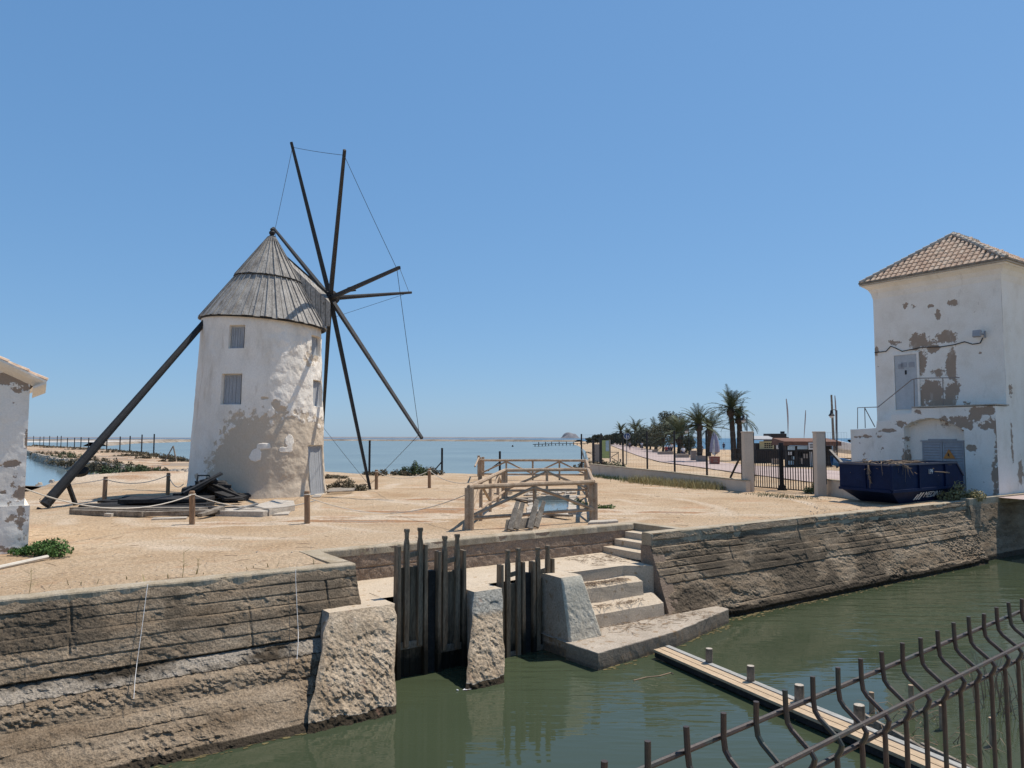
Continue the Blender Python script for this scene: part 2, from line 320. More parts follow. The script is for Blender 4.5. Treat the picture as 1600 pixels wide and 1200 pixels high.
def signed_dist(x, y, P):
    Q = np.roll(P, -1, axis=0); best = np.full(x.shape, 1e18); inside = np.zeros(x.shape, bool)
    for (ax, ay), (bx, by) in zip(P, Q):
        dx, dy = bx - ax, by - ay; t = np.clip(((x - ax) * dx + (y - ay) * dy) / (dx * dx + dy * dy + 1e-12), 0, 1)
        best = np.minimum(best, (x - ax - t * dx) ** 2 + (y - ay - t * dy) ** 2)
        c = (ay > y) != (by > y); xi = (bx - ax) * (y - ay) / (by - ay + 1e-12) + ax; inside ^= c & (x < xi)
    d = np.sqrt(best); return np.where(inside, d, -d)
def steps_(a, b, s0, g):
    r = [a]; s = s0
    while r[-1] + s < b: r.append(r[-1] + s); s *= g
    r.append(b); return r
V0, VR = 14.05, 16.0           # canal wall line, back of the sluice recess
UL, UR, US = 6.0, 14.2, 15.5   # recess from UL to UR, stair well to US
ul = sorted(set([-60, -40, -30, -24] + [round(-20 + .2 * i, 3) for i in range(131)] + [UL, UR, US] + [round(6.2 + .2 * i, 3) for i in range(45)] + [round(15.6 + .2 * i, 3) for i in range(112)] + [round(t, 3) for t in steps_(38, 700, .4, 1.035)]))
vl = sorted(set([V0, 14.4, VR, V0 + .1] + [round(14.2 + .18 * i, 3) for i in range(10)] + [round(16.2 + .2 * i, 3) for i in range(125)] + [round(t, 3) for t in steps_(41.2, 900, .3, 1.022)]))
gu, gv = np.meshgrid(np.array(ul), np.array(vl))
sdl = signed_dist(gu, gv, LP)
far = np.hypot(gu, gv)
wid = 1.6 + far * .012
k = np.clip(.5 + sdl / (2 * wid), 0, 1); k = k * k * (3 - 2 * k)
gx = gu * DU[0] + gv * DV[0]; gy = gu * DU[1] + gv * DV[1]
rough_ = (fbm(gx * .35, gy * .35, 0, 3, 4) - .5) * .12 * np.clip((gv - 14.6) / 3, 0, 1) + (fbm(gx * 1.6, gy * 1.6, 0, 5, 4) - .5) * .05 * np.clip((gv - 14.5) / 1, 0, 1)
mound = .55 * np.exp(-(((gx + 20.5) / 4.5) ** 2 + ((gy - 44) / 4) ** 2)) + .25 * np.exp(-(((gx + 25) / 5) ** 2 + ((gy - 41) / 2.5) ** 2))
gz = -.85 + .85 * k + rough_ * np.clip(1.2 - far / 160, .2, 1) + mound * k
# worn wheel tracks swinging round from the gate to the steps
for cx, cy, rad in ((2.0, 30.0, 9.5), (2.0, 30.0, 11.2)):
    dr = np.hypot(gx - cx, gy - cy) - rad; ang = np.arctan2(gy - cy, gx - cx)
    gz -= .05 * np.exp(-(dr / .22) ** 2) * ((ang > -1.3) & (ang < 1.0))
tr_ = np.zeros(gu.shape)
for cx, cy, rad, wd in ((2.0, 30.0, 9.5, .34), (2.0, 30.0, 11.2, .34), (-4.0, 27.5, 9.0, .45), (-3.5, 27.5, 11.0, .4), (9.0, 40.0, 17.0, .4), (9.0, 40.0, 15.4, .4)):
    dr = np.hypot(gx - cx, gy - cy) - rad; tr_ = np.maximum(tr_, np.exp(-(dr / wd) ** 2))
gtone = .75 * tr_ * np.clip((fbm(gx * .4, gy * .4, 0, 91, 3) - .3) * 4, 0, 1) + .25 * np.clip((fbm(gx * .5, gy * .5, 0, 92, 4) - .5) * 5, 0, 1)
orange = np.zeros(gu.shape)
for px, py, rw, rh in ((235, 752, 5.5, 6), (290, 745, 4, 5), (200, 757, 4, 2), (640, 808, 2.0, 1.0), (720, 800, 1.6, 1.6), (300, 822, 1.2, .5), (950, 800, 1.6, 1.2), (360, 818, 3.0, .7), (520, 810, 2, .8), (90, 785, 3, 1.5), (780, 790, 1.2, 2.0)):
    p_ = G(px, py); orange = np.maximum(orange, 1.15 - np.hypot((gx - p_.x) / rw, (gy - p_.y) / rh))
gtone = np.where(orange > .05, np.maximum(gtone, np.clip(orange, 0, .9) * 1.75), gtone)
for px, py, rw, rh in ((640, 800, 2.0, .5), (560, 815, 2.6, .45), (700, 796, 1.2, .6), (690, 780, 2, .6), (1050, 800, 1.5, .4)):
    p_ = G(px, py); gtone = np.maximum(gtone, 2.75 * np.clip(1.2 - np.hypot((gx - p_.x) / rw, (gy - p_.y) / rh), 0, 1) ** .5 * (np.hypot((gx - p_.x) / rw, (gy - p_.y) / rh) < 1.1))
dk_ = np.clip((gy - 44) / 4, 0, 1) * np.clip((-13 - gx) / 4, 0, 1); gtone = np.maximum(gtone, 2.95 * dk_ * np.clip((fbm(gx * .35, gy * .35, 0, 95, 4) - .36) * 6, 0, 1))
pool = np.array([tuple(G(836, 777)[:2]), tuple(G(891, 775)[:2]), tuple(G(888, 804)[:2]), tuple(G(841, 806)[:2])])
def ground_z(x, y):
    v = x * DV[0] + y * DV[1]; f_ = math.hypot(x, y)
    return float(((fbm(x * .35, y * .35, 0, 3, 4) - .5) * .12 * min(1, max(0, (v - 14.6) / 3)) + (fbm(x * 1.6, y * 1.6, 0, 5, 4) - .5) * .05 * min(1, max(0, v - 14.5))) * min(1, max(.2, 1.2 - f_ / 160)))
sp = signed_dist(gx, gy, pool)
g = MB(); nr, nc = gu.shape
Vt = np.stack([gu, gv, gz], -1); g.v = list(map(tuple, Vt.reshape(-1, 3).tolist()))
cu_ = .25 * (gu[:-1, :-1] + gu[1:, :-1] + gu[:-1, 1:] + gu[1:, 1:]); cv_ = .25 * (gv[:-1, :-1] + gv[1:, :-1] + gv[:-1, 1:] + gv[1:, 1:])
hole = ((cu_ > UL) & (cu_ < UR) & (cv_ < VR)) | ((cu_ > UL) & (cu_ < US) & (cv_ > 14.4) & (cv_ < VR))
spc = .25 * (sp[:-1, :-1] + sp[1:, :-1] + sp[:-1, 1:] + sp[1:, 1:]); hole |= spc > 0
deep = np.maximum(np.maximum(sdl[:-1, :-1], sdl[1:, :-1]), np.maximum(sdl[:-1, 1:], sdl[1:, 1:])) < -(3 + .03 * far[:-1, :-1])
hole |= deep
idx = np.arange(nr * nc).reshape(nr, nc)
fa = np.stack([idx[:-1, :-1], idx[:-1, 1:], idx[1:, 1:], idx[1:, :-1]], -1)[~hole]
g.f = list(map(tuple, fa.tolist()))
g.att = gtone.reshape(-1).tolist(); g.build('ground', M['sand'], frame='uv', smooth=True)
bpy.data.objects['ground']['kind'] = 'structure'
def sheet(name, pts, z, mat, kind='structure', frame='xy'):
    b = MB(); b.add([(p[0], p[1], z) for p in pts], [tuple(range(len(pts)))])
    o = b.build(name, mat, frame='xy'); o['kind'] = kind; return o
def fan(name, inner, outer, z, mat):            # tessellated big sheet
    b = MB(); b.add([(x, y, z) for x, y in inner] + [(x, y, z) for x, y in outer], [(0, 1, 2, 3)] + [(i, 4 + i, 4 + (i + 1) % 4, (i + 1) % 4) for i in range(4)])
    o = b.build(name, mat); o['kind'] = 'structure'; return o
cq = [tuple(XY(*p)[:2]) for p in ((-70, -6), (160, -6), (160, 17), (-70, 17))]
sheet('canal_water', cq, WATER_Z, M['canal'])
sheet('canal_bed', cq, WATER_Z - 1.2, M['pave_soil'])
pl = [G(-700, 730, -.3), G(205, 760, -.3), G(205, 734, -.3), G(60, 704, -.3), G(-700, 698, -.3)]
sheet('pond_water', [p[:2] for p in pl], -.5, M['pond'])
lg = [G(-500, 712, -.3)[:2], G(150, 714, -.3)[:2], (-14, 45), (8, 45), G(1000, 741, -.3)[:2], G(935, 690, -.3)[:2], (60, 900), (-900, 900)]
sheet('lagoon_water', lg, LAG_Z, M['lagoon'])
sx = [(60, 905), (26, 250), (40, 120), (120, 62), (3000, 62), (9000, 9000), (-9000, 9000), (-9000, 905)]
sheet('sea', sx, LAG_Z - .03, M['sea'])
sheet('lagoon_bed', [tuple(XY(*p)[:2]) for p in ((-1500, 17), (3000, 17), (3000, 2000), (-1500, 2000))], -1.6, M['pave_soil'])
# far dikes: low banks of earth across the lagoon
def bank(name, pts, w, h, mat, n=60, seed=0, z0=LAG_Z - .3):
    pts = [Vector((p[0], p[1], 0)) for p in pts]; L = [0]
    for a, b_ in zip(pts, pts[1:]): L.append(L[-1] + (b_ - a).length)
    rows = []
    for i in range(n):
        s = L[-1] * i / (n - 1); j = max(q for q in range(len(L) - 1) if L[q] <= s + 1e-6)
        p = pts[j].lerp(pts[j + 1], (s - L[j]) / (L[j + 1] - L[j])); d = (pts[j + 1] - pts[j]).normalized(); nrm = Vector((-d.y, d.x, 0))
        hh = h * (.75 + .5 * float(fbm(s * .03, seed, 0, 11, 3)))
        rows.append([tuple(p + nrm * (w * t) + Vector((0, 0, z0 + (hh - z0) * q))) for t, q in ((-.5, 0), (-.33, .55), (-.2, .95), (0, 1), (.2, .95), (.33, .5), (.5, 0))])
    b = MB(); b.grid(np.array(rows)); o = b.build(name, mat, smooth=True); o['kind'] = 'structure'; return o
M['dike'] = material('dike_earth', [(.16, .125, .095), (.30, .245, .185), (.40, .345, .28)], scale=.08, stretch=(1, 1, 4), fine=.8, fine_amt=.45, rough=1, bump=.3)
M['salt'] = material('salt_flat', [(.50, .46, .41), (.60, .56, .51)], scale=.03, fine=.5, rough=1, bump=.1)
M['hill'] = material('bare_far_rock', [(.16, .16, .17), (.26, .25, .26)], scale=.01, fine=.2, rough=1, bump=.2)
bank('far_dike', [G(-200, 688.2, LAG_Z)[:2], G(320, 688.6, LAG_Z)[:2], G(560, 688.8, LAG_Z)[:2], G(835, 690.0, LAG_Z)[:2], G(905, 690.3, LAG_Z)[:2]], 14, 1.2, M['dike'], n=160, seed=2)
bank('salt_bank', [G(-200, 691.2, LAG_Z)[:2], G(150, 690.6, LAG_Z)[:2], G(270, 689.8, LAG_Z)[:2]], 60, .6, M['salt'], n=50, seed=8)
bank('near_dike', [G(148, 697, LAG_Z)[:2], G(200, 693, LAG_Z)[:2], G(292, 690.2, LAG_Z)[:2]], 9, .85, M['dike'], n=80, seed=4)
b = MB(); hx = G(893, 687.5, 0); D = 6000.; hx = Vector(((893 - 800) / FPX * D, D, 0)); rows = []
for i in range(14):
    rows.append([(hx.x + (j - 10) * 10.5, hx.y + i * 12, max(-3, 46 * math.exp(-((j - 9.5 + 1.2 * math.sin(i)) / 5.2) ** 4) * (1 - ((i - 7) / 7) ** 2) * (.75 + .5 * float(vn(i * .5, j * .45, 0, 9))) - 2)) for j in range(21)])
b.grid(np.array(rows)); o = b.build('distant_hill', M['hill'], smooth=True); o['kind'] = 'structure'
b = MB(); rows = []
for i in range(8):
    rows.append([(-5200 + j * 150, 6300 + i * 120, max(-3, 26 * (float(fbm(j * .12, i * .3, 0, 21, 3))) * (1 - ((i - 4) / 4.2) ** 2) * min(1, (j + 2) / 8) * min(1, (43 - j) / 8) - 2)) for j in range(44)])
b.grid(np.array(rows)); o = b.build('distant_coast_hill', M['hill'], smooth=True); o['kind'] = 'structure'
# promenade paving: a sheet a few mm above the sand beyond the yard wall
pr = [G(1290, 757, .02), G(1144, 738, .02), G(1085, 729.5, .02), G(1031, 722, .02), G(1000, 713.5, .02), G(975, 704.5, .02), G(955, 696.5, .02), G(942, 692, .02),
      G(957, 692.2, .02), G(985, 697, .02), G(1030, 706.5, .02), G(1062, 713, .02), G(1100, 719.5, .02), G(1160, 727, .02), G(1330, 738, .02), G(1500, 746, .02), G(1700, 790, .02)]
b = MB(); b.add([(p.x, p.y, .045 + .0004 * p.y) for p in pr], [tuple(range(len(pr)))]); o = b.build('promenade', M['paving']); o['kind'] = 'structure'
# the bank the photographer stands on
b = MB(); b.add([(-600, -700, .9), (900, -700, .9), (900, 1.35, .9), (-600, 1.35, .9), (-600, 2.2, -3.6), (900, 2.2, -3.6)], [(0, 1, 2, 3), (3, 2, 5, 4)])
o = b.build('near_bank', M['beach'], frame='uv'); o['kind'] = 'structure'

# ================================================================== CANAL WALLS
def relief(u0, u1, du, zs, prof, seed, boards, rough_lo, rough_hi, zsplit, gk=1.0, joints=()):
    """rows of a wall face: prof gives v(z); boards = heights of the board joints"""
    us = np.linspace(u0, u1, int((u1 - u0) / du) + 2); U, Z = np.meshgrid(us, zs)
    pz = np.array([p[0] for p in prof][::-1]); pv = np.array([p[1] for p in prof][::-1]); V = np.interp(Z, pz, pv)
    rng = np.random.default_rng(seed); bz = np.array(sorted(boards)); off = rng.uniform(-.014, .014, len(bz) + 1)
    Zw = Z + (fbm(U * .5, Z * 0, 0, seed + 9, 3) - .5) * .05
    k = np.searchsorted(bz, Zw); V = V + off[k] * gk
    jd = np.min(np.abs(Zw[..., None] - bz), -1); groove = np.exp(-(jd / .012) ** 2) * np.clip((fbm(U * 1.1, Z * 2, 0, seed + 3, 3) - .3) * 2.6, .08, 1.2)
    V = V + .024 * gk * groove
    for uj, z0, z1 in joints:
        V = V + .03 * np.exp(-((U - uj - (fbm(Z * 4, Z * 0, 0, 7, 3) - .5) * .05) / .016) ** 2) * ((Z > z0) & (Z < z1)); groove = np.maximum(groove, .9 * np.exp(-((U - uj) / .02) ** 2) * ((Z > z0) & (Z < z1)))
    chip = np.clip((fbm(U * 2.6, Z * 3.5, 0, seed + 70, 4) - .60) * 12, 0, 1); V = V + .03 * chip * (.3 + fbm(U * 20, Z * 20, 0, seed + 71, 2))
    rr = np.where(Z > zsplit, rough_hi, rough_lo)
    ero = np.clip((fbm(U * .8, Z * 1.6, 0, seed + 40, 3) - .47) * 6, 0, 1)
    V = V + (fbm(U * 3.2, Z * 9, 0, seed, 3) - .5) * rr * .45 + (fbm(U * 17, Z * 24, 0, seed + 5, 3) - .5) * rr * .75 * (.4 + ero)
    V = V + .04 * ero * np.where(Z > zsplit, .5, 1.0)
    return U, V, Z, groove, ero
def wall_from(U, V, Z, cap_back, tone):
    b = MB(); b.grid(np.stack([U, V, Z], -1), tone); return b
def coping(bm, u0, u1, va, vb, zb, zt, seed, du=.05):
    us = np.linspace(u0, u1, int((u1 - u0) / du) + 2); rows = []
    n1 = (fbm(us * 3, us * 0, 0, seed, 4) - .5); n2 = (fbm(us * 9, us * 0, 0, seed + 1, 3) - .5); ch = np.clip((fbm(us * 2.3, us * 0, 0, seed + 2, 4) - .60) * 9, 0, 1)
    for v, z, ev, ez in ((va, zb, .01, 0), (va, zt - .035, .02, .01), (va + .012, zt - .012, .03, .012), (va + .035, zt, .03, .008), ((va + vb) / 2, zt + .004, 0, .008), (vb - .02, zt, .02, .006), (vb, zt - .03, .02, .01), (vb, zb, 0, 0)):
        rows.append(np.stack([us, v + n1 * ev + n2 * ev + ch * .03 * (v < va + .05) * (z > zb), z + n2 * ez + n1 * ez * 2 - ch * .02 * (v < va + .05) * (z > zb)], -1))
    R3 = np.array(rows); bm.grid(R3); m_ = len(rows)
    for e in (0, -1): bm.add([tuple(R3[i][e]) for i in range(m_)], [tuple(range(m_))])
    return bm
# --- left wall
zs = np.concatenate([np.linspace(0.02, -1.12, 75), np.linspace(-1.135, -2.75, 90)])
prof = [(.1, 14.02), (0.0, 14.02), (-1.13, 13.50), (-1.15, 13.56), (-1.18, 13.50), (-1.38, 13.20), (-1.44, 13.12), (-1.68, 13.02), (-1.74, 12.92), (-2.3, 12.22), (-2.8, 11.6)]
U, V, Z, gr, er = relief(-14, 6.0, .028, zs, prof, 21, [-.19, -.37, -.55, -.73, -.93, -1.38, -1.72, -1.88, -2.02, -2.15], .15, .03, -1.14, 1.0, ((1.15, -.9, .1), (5.35, -.75, -.2), (-3, -1, .1), (3.9, -1.14, -.5)))
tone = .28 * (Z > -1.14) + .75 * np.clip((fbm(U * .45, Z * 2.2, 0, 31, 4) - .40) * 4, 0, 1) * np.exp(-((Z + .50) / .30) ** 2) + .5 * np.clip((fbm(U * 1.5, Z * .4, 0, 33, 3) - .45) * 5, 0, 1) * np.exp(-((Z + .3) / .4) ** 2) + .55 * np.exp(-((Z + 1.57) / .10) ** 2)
tone = np.where((Z < -1.165) & (Z > -1.37), 1.9 + 2.2 * fbm(U * 1.2, Z * 6, 0, 37, 4), tone); tone = np.where(Z < -2.2, 1.9, tone + .25 * gr)  # pale band along the shelf: light from above put into the colour
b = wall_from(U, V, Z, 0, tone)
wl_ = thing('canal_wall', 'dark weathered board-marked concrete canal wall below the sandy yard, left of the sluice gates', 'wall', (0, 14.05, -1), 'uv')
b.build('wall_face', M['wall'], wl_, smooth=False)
b = MB(); coping(b, -14, 6.0, 14.0, 14.34, -.3, .035, 301); b.box((5.62, 14.34, -.75), (6.0, 16.2, .035)); b.build('coping', M['kerb'], wl_)
b = MB(); b.hexa([(4.3, 13.2, -2.8), (5.99, 13.2, -2.8), (5.99, 15.9, -2.8), (4.3, 15.9, -2.8)], [(4.3, 14.04, -.31), (5.99, 14.04, -.31), (5.99, 15.9, -.31), (4.3, 15.9, -.31)]); b.build('end_face', M['wall'], wl_)
b = MB()
for pts in (((2.1, 13.985, .03), (2.1, 13.95, -.02), (2.05, 13.70, -1.24)), ): b.tube(pts, .006, 5)
s0 = onV(228, 918, 13.99); s1 = onV(222, 975, 13.9); s2 = onV(214, 1040, 13.72)
def cord(px, label):
    pts = []
    for x, y, v in px: pts.append(onV(x, y, v))
    bb = MB(); bb.tube(pts, .0048, 5); o = bb.build('hanging_cord', M['string'], origin=pts[0], frame='uv'); tag(o, label, 'cord', 'white cords hanging down the canal wall')
rnd = random.Random(44); b = MB()
for k in range(900):
    if k < 620: u = rnd.uniform(15.5, 31); base = 13.33 + (u - 15.5) * .02
    elif k < 760: u = rnd.uniform(-3, 4.4); base = 12.35
    else: u = rnd.uniform(10.6, 16); base = 11.98 + (u - 10.5) * .19
    v = base - abs(rnd.gauss(0, .14)) - .02; s_ = rnd.uniform(.015, .07); a_ = rnd.uniform(0, 6.3); m_ = 5
    b.add([(u + math.cos(a_ + 6.283 * i / m_) * s_ * rnd.uniform(.6, 1.6), v + math.sin(a_ + 6.283 * i / m_) * s_ * .6, WATER_Z + .004 + rnd.uniform(0, .004)) for i in range(m_)], [tuple(range(m_))])
M['algae'] = material('water_edge_algae', [(.055, .045, .018), (.13, .10, .04), (.20, .165, .07)], scale=3, fine=20, fine_amt=.4, rough=.8, bump=.2)
o = b.build('algae', M['algae'], origin=(20, 13.2, WATER_Z), frame='uv'); o['kind'] = 'stuff'; tag(o, 'brownish algae scum along the foot of the canal walls', 'algae')
cord([(231, 913, 13.95), (229, 925, 13.88), (222, 980, 13.65), (214, 1036, 13.44), (211, 1062, 13.15), (209, 1092, 12.9)], 'white cord hanging down the middle of the dark left canal wall')
cord([(462, 889, 13.95), (462, 905, 13.87), (464, 950, 13.64), (466, 986, 13.45), (466, 1004, 13.15), (464, 1030, 12.95)], 'white cord hanging down the dark canal wall just left of the rough abutment')
# --- right wall
zs = np.linspace(.02, -2.75, 110)
prof = [(.1, 14.07), (0, 14.07), (-.6, 13.93), (-1.2, 13.72), (-1.9, 13.42), (-2.15, 13.3), (-2.25, 13.36), (-2.8, 13.1)]
U, V, Z, gr, er = relief(14.2, 31.6, .04, zs, prof, 55, [-.17, -.34, -.52, -.69, -.87, -1.05, -1.24, -1.95], .12, .04, -1.24, 1.7, ((17.2, -.9, -.2), (20.5, -1.3, 0), (24.0, -1.9, .1), (27.3, -1.2, 0)))
tone = .9 * np.clip((fbm(U * .5, Z * .5, 0, 61, 4) - .47) * 5, 0, 1) * np.clip((-Z - .5) / .6, 0, 1) * np.clip((U - 17.5) / 1.5, 0, 1) * np.clip((27 - U) / 2, 0, 1) + .6 * np.clip((fbm(U * .8, Z * 3, 0, 63, 4) - .5) * 5, 0, 1) + .6 * np.clip((fbm(U * .4, Z * 1.2, 0, 66, 4) - .48) * 5, 0, 1)
tone = np.where(Z < -2.05 + .1 * (fbm(U * 2, 0, 0, 64, 2) - .5), 1.9, tone + .25 * gr)
wr = thing('canal_wall', 'long stepped concrete canal wall with worn courses, right of the steps and below the blue skip', 'wall', (14.2, 14.07, -1), 'uv')
wall_from(U, V, Z, 0, tone).build('wall_face', M['wall'], wr)
b = MB(); coping(b, 14.2, 31.6, 14.05, 14.4, -.3, .03, 311); b.build('coping', M['kerb'], wr)
b = MB(); b.hexa([(14.19, 13.1, -2.8), (14.6, 13.1, -2.8), (14.6, 14.42, -2.8), (14.19, 14.42, -2.8)], [(14.19, 14.07, -.31), (14.6, 14.07, -.31), (14.6, 14.42, -.31), (14.19, 14.42, -.31)])
b.build('end_face', M['dark_wall'], wr)
zs = np.linspace(.1, -2.75, 60)
U, V, Z, gr, er = relief(31.6, 60, .1, zs, [(.2, 13.98), (0, 13.98), (-2.3, 13.62), (-2.8, 13.6)], 77, [-1.9], .03, .03, -1)
wn_ = thing('canal_wall', 'newer smooth concrete canal wall at the foot of the white tower building', 'wall', (31.6, 14, -1), 'uv')
tone = np.where(Z < -2.1, 1.6, .4 * np.clip((fbm(U * .5, Z * .4, 0, 71, 3) - .45) * 4, 0, 1))
wall_from(U, V, Z, 0, tone).build('wall_face', M['wall'], wn_)
b = MB(); b.box((31.6, 13.96, -.2), (60, 14.3, .12)); b.hexa([(31.59, 13.6, -2.8), (31.9, 13.6, -2.8), (31.9, 14.2, -2.8), (31.59, 14.2, -2.8)], [(31.59, 13.98, -.22), (31.9, 13.98, -.22), (31.9, 14.2, -.22), (31.59, 14.2, -.22)]); b.build('coping', M['kerb'], wn_, bevel=.02)
# --- sluice basin: back wall, floor, steps, landing
us = np.linspace(5.9, 15.6, 300); zz = np.linspace(.0, -.8, 40); U, Z = np.meshgrid(us, zz)
V = 16.0 + .05 * Z + (fbm(U * 9, Z * 9, 0, 81, 3) - .5) * .035 + .03 * np.exp(-((Z + .42 + .03 * fbm(U, 0, 0, 5, 2)) / .015) ** 2) + (fbm(U * 1.1, Z * 2, 0, 83, 3) - .5) * .05
bw = thing('basin_wall', 'dark back wall of the sluice basin flecked with painted sun glints, under the wooden rails', 'wall', (10, 16, -.4), 'uv')
b = MB(); b.grid(np.stack([U, V, Z], -1)); b.build('wall_face', M['dark_wall'], bw)
b = MB(); coping(b, 6.0, 15.5, 15.97, 16.3, -.14, .03, 321); b.build('coping', M['kerb'], bw)
fl = MB(); fl.add([(6.0, 13.4, -.72), (6.5, 13.4, -.722), (6.5, 14.06, -.72), (11.3, 14.12, -.72), (13.36, 14.2, -.74), (14.25, 13.95, -.8), (14.25, 16.1, -.7), (6.0, 16.1, -.7)], [(0, 1, 2, 3, 4, 5, 6, 7)])
fl.add([(11.3, 14.13, -2.6), (13.36, 14.2, -2.6), (14.25, 13.95, -2.6), (11.3, 14.13, -.722), (13.36, 14.2, -.742), (14.25, 13.95, -.802)], [(0, 1, 4, 3), (1, 2, 5, 4)])
o = fl.build('basin_floor', M['step'], frame='uv', origin=(9, 15, -.72)); o['kind'] = 'structure'
st = thing('stone_steps', 'two worn concrete steps littered with straw, leading from the basin floor down to the landing', 'steps', (12.4, 13.8, -1.9), 'uv')
def tread(name, vb, vf, zb, zf, ur, lo):
    b = MB(); n = 14; rows = []
    ub = np.linspace(11.0, ur, n)
    for q in range(7):
        t = q / 6; rows.append([(u, vb + (vf - vb) * t, zb + (zf - zb) * t + (float(vn(u * 4, t * 4, zb, 3)) - .5) * .02) for u in ub])
    for q in range(1, 5):
        t = q / 4; rows.append([(u, vf - .03 * t + (float(vn(u * 5, t * 3, zb, 8)) - .5) * .015, zf + (lo - zf) * t) for u in ub])
    b.grid(np.array(rows)); return b.build(name, M['step'], st)
tread('step', 14.16, 13.82, -1.0, -1.10, 13.65, -1.45)
tread('step', 13.83, 13.45, -1.42, -1.62, 14.0, -2.0)
su = thing('stone_steps', 'three narrow concrete steps climbing from the basin floor up to the sandy yard', 'steps', (14.8, 15.2, -.7), 'uv')
for ua, z in ((14.25, -.54), (14.68, -.36), (15.09, -.18)):
    b = MB(); b.box((ua, 14.4, z - .2), (15.5, 15.98, z)); b.build('step', M['step'], su, bevel=.015)
b = MB(); b.box((15.5, 14.2, -.3), (15.82, 16.3, .028)); b.build('top_kerb', M['kerb'], su, bevel=.015)
ld = thing('landing', 'low concrete landing stage beside the water at the foot of the steps', 'landing', (13, 12.8, -2.1), 'uv')
edge = [(10.45, 12.95), (10.5, 11.95), (11.6, 12.08), (13.15, 12.25), (14.6, 12.66), (15.95, 13.02), (16.0, 13.5)]
per = []
for (a0, a1), (b0, b1) in zip(edge, edge[1:]):
    for i in range(14): per.append((a0 + (b0 - a0) * i / 14, a1 + (b1 - a1) * i / 14))
per.append(edge[-1])
rows = [[(u, 13.9, -1.93) for u, v in per]]
for t in (.3, .6, .8, .92, .985): rows.append([(u, 13.9 + (v - 13.9) * t, -1.94 + (float(fbm(u * 3, v * 3 + t * 9, 0, 4, 3)) - .5) * .025) for u, v in per])
rows.append([(u + (float(vn(u * 9, v * 9, 0, 5)) - .5) * .012, v + (float(vn(u * 8, v * 8, 0, 6)) - .5) * .014, -1.945) for u, v in per])
for z in (-1.965, -2.1, -2.25, -2.4, -2.7): rows.append([(u + (float(fbm(u * 5, z * 7, 0, 6, 3)) - .5) * .015, v - .005 + (float(fbm(u * 6, z * 8, 0, 7, 3)) - .5) * .02, z) for u, v in per])
b = MB(); V_ = np.array(rows); tone = np.where(V_[..., 2] < -2.2, 1.2, np.where(V_[..., 2] < -1.96, .75, 0)); b.grid(V_, tone)
M['landing'] = material('landing_concrete', [(.36, .30, .235), (.48, .41, .33)], scale=2, fine=26, fine_amt=.4, rough=.95, bump=.7, patch=[(.5, .3, (.25, .20, .15), .3), (1.1, .2, (.05, .045, .03), .2)], grime=(5, (1, 1, 1), (.26, .18, .11), .55, .66))
b.build('slab', M['landing'], ld)
# --- piers with sloping fronts
def pier(label, u0t, u1t, u0b, u1b, vt, vb, zt, back, seed, tone_hi, rough_a, n=46, mat='rubble', zb=-2.8):
    root = thing('sluice_pier', label, 'pier', ((u0t + u1t) / 2, vt, -1.5), 'uv', group='piers of the sluice')
    us = np.linspace(0, 1, n); ts = np.linspace(0, 1, int(n * 1.4)); T, S = np.meshgrid(ts, us, indexing='ij')
    Uf = (u0t + (u0b - u0t) * T) * (1 - S) + (u1t + (u1b - u1t) * T) * S; Vf = vt + (vb - vt) * T; Zf = zt + (zb - zt) * T
    ed = np.clip(np.minimum(S, 1 - S) * 14, 0, 1) * np.clip(T * 10, 0, 1)
    pit = np.clip((fbm(Uf * 6, Zf * 6, 0, seed + 30, 3) - .52) * 5, 0, 1)
    nz = (fbm(Uf * 2.2, Zf * 2.2, 0, seed, 3) - .5) * rough_a * .9 + .35 * rough_a * pit + (fbm(Uf * 17, Zf * 17, 0, seed + 3, 3) - .5) * rough_a * .9 * np.clip((T - .12) * 5, .15, 1)
    Vf = Vf + nz * ed + .05 * (1 - ed) ** 2
    Uf = Uf + (fbm(Zf * 4, S * 3, 0, seed + 7, 3) - .5) * rough_a * .9
    tone = np.where(Zf < -2.17 + .1 * (fbm(Uf * 4, Zf * 0, 0, 3, 3) - .5), 2.2, tone_hi * np.clip((.3 - T) * 6, 0, 1))
    b = MB(); b.grid(np.stack([Uf, Vf, Zf], -1), tone); b.build('front_face', M[mat], root)
    nb = 24; vs = np.linspace(0, 1, nb); VV, TT = np.meshgrid(vs, ts[::2]);
    for nm, a_t, a_b, sgn in (('side_face', u0t, u0b, -1), ('side_face', u1t, u1b, 1)):
        fr = np.interp(TT, ts, Vf[:, 0 if sgn < 0 else -1]); uu = np.interp(TT, ts, Uf[:, 0 if sgn < 0 else -1])
        Vs = fr + (back - fr) * VV; Us = uu + (a_t - uu) * np.clip(VV * 2.2, 0, 1) + (fbm(Vs * 5, TT * 7, 0, seed + 11, 3) - .5) * .03; Zs = zt + (zb - zt) * TT
        b = MB(); b.grid(np.stack([Us, Vs, Zs], -1), np.where(Zs < -2.1, 1.2, 0)); b.build(nm, M['landing'], root)
    topv = np.linspace(0, 1, 12); SS, TV = np.meshgrid(us, topv)
    Ut = np.interp(SS, us, Uf[0]); Vt_ = np.interp(SS, us, Vf[0]); Vt_ = Vt_ + (back - Vt_) * TV
    b = MB(); b.grid(np.stack([Ut, Vt_, zt + (fbm(Ut * 5, Vt_ * 5, 0, seed + 2, 3) - .5) * .03 * np.clip(TV * 6, 0, 1)], -1), Ut * 0); b.build('top_face', M['step'], root)
    return root
pier('big rough sunlit abutment joining the left canal wall to the sluice gates', 5.2, 6.56, 4.16, 5.84, 13.32, 11.75, -.70, 14.6, 5, .35, .115, n=130)
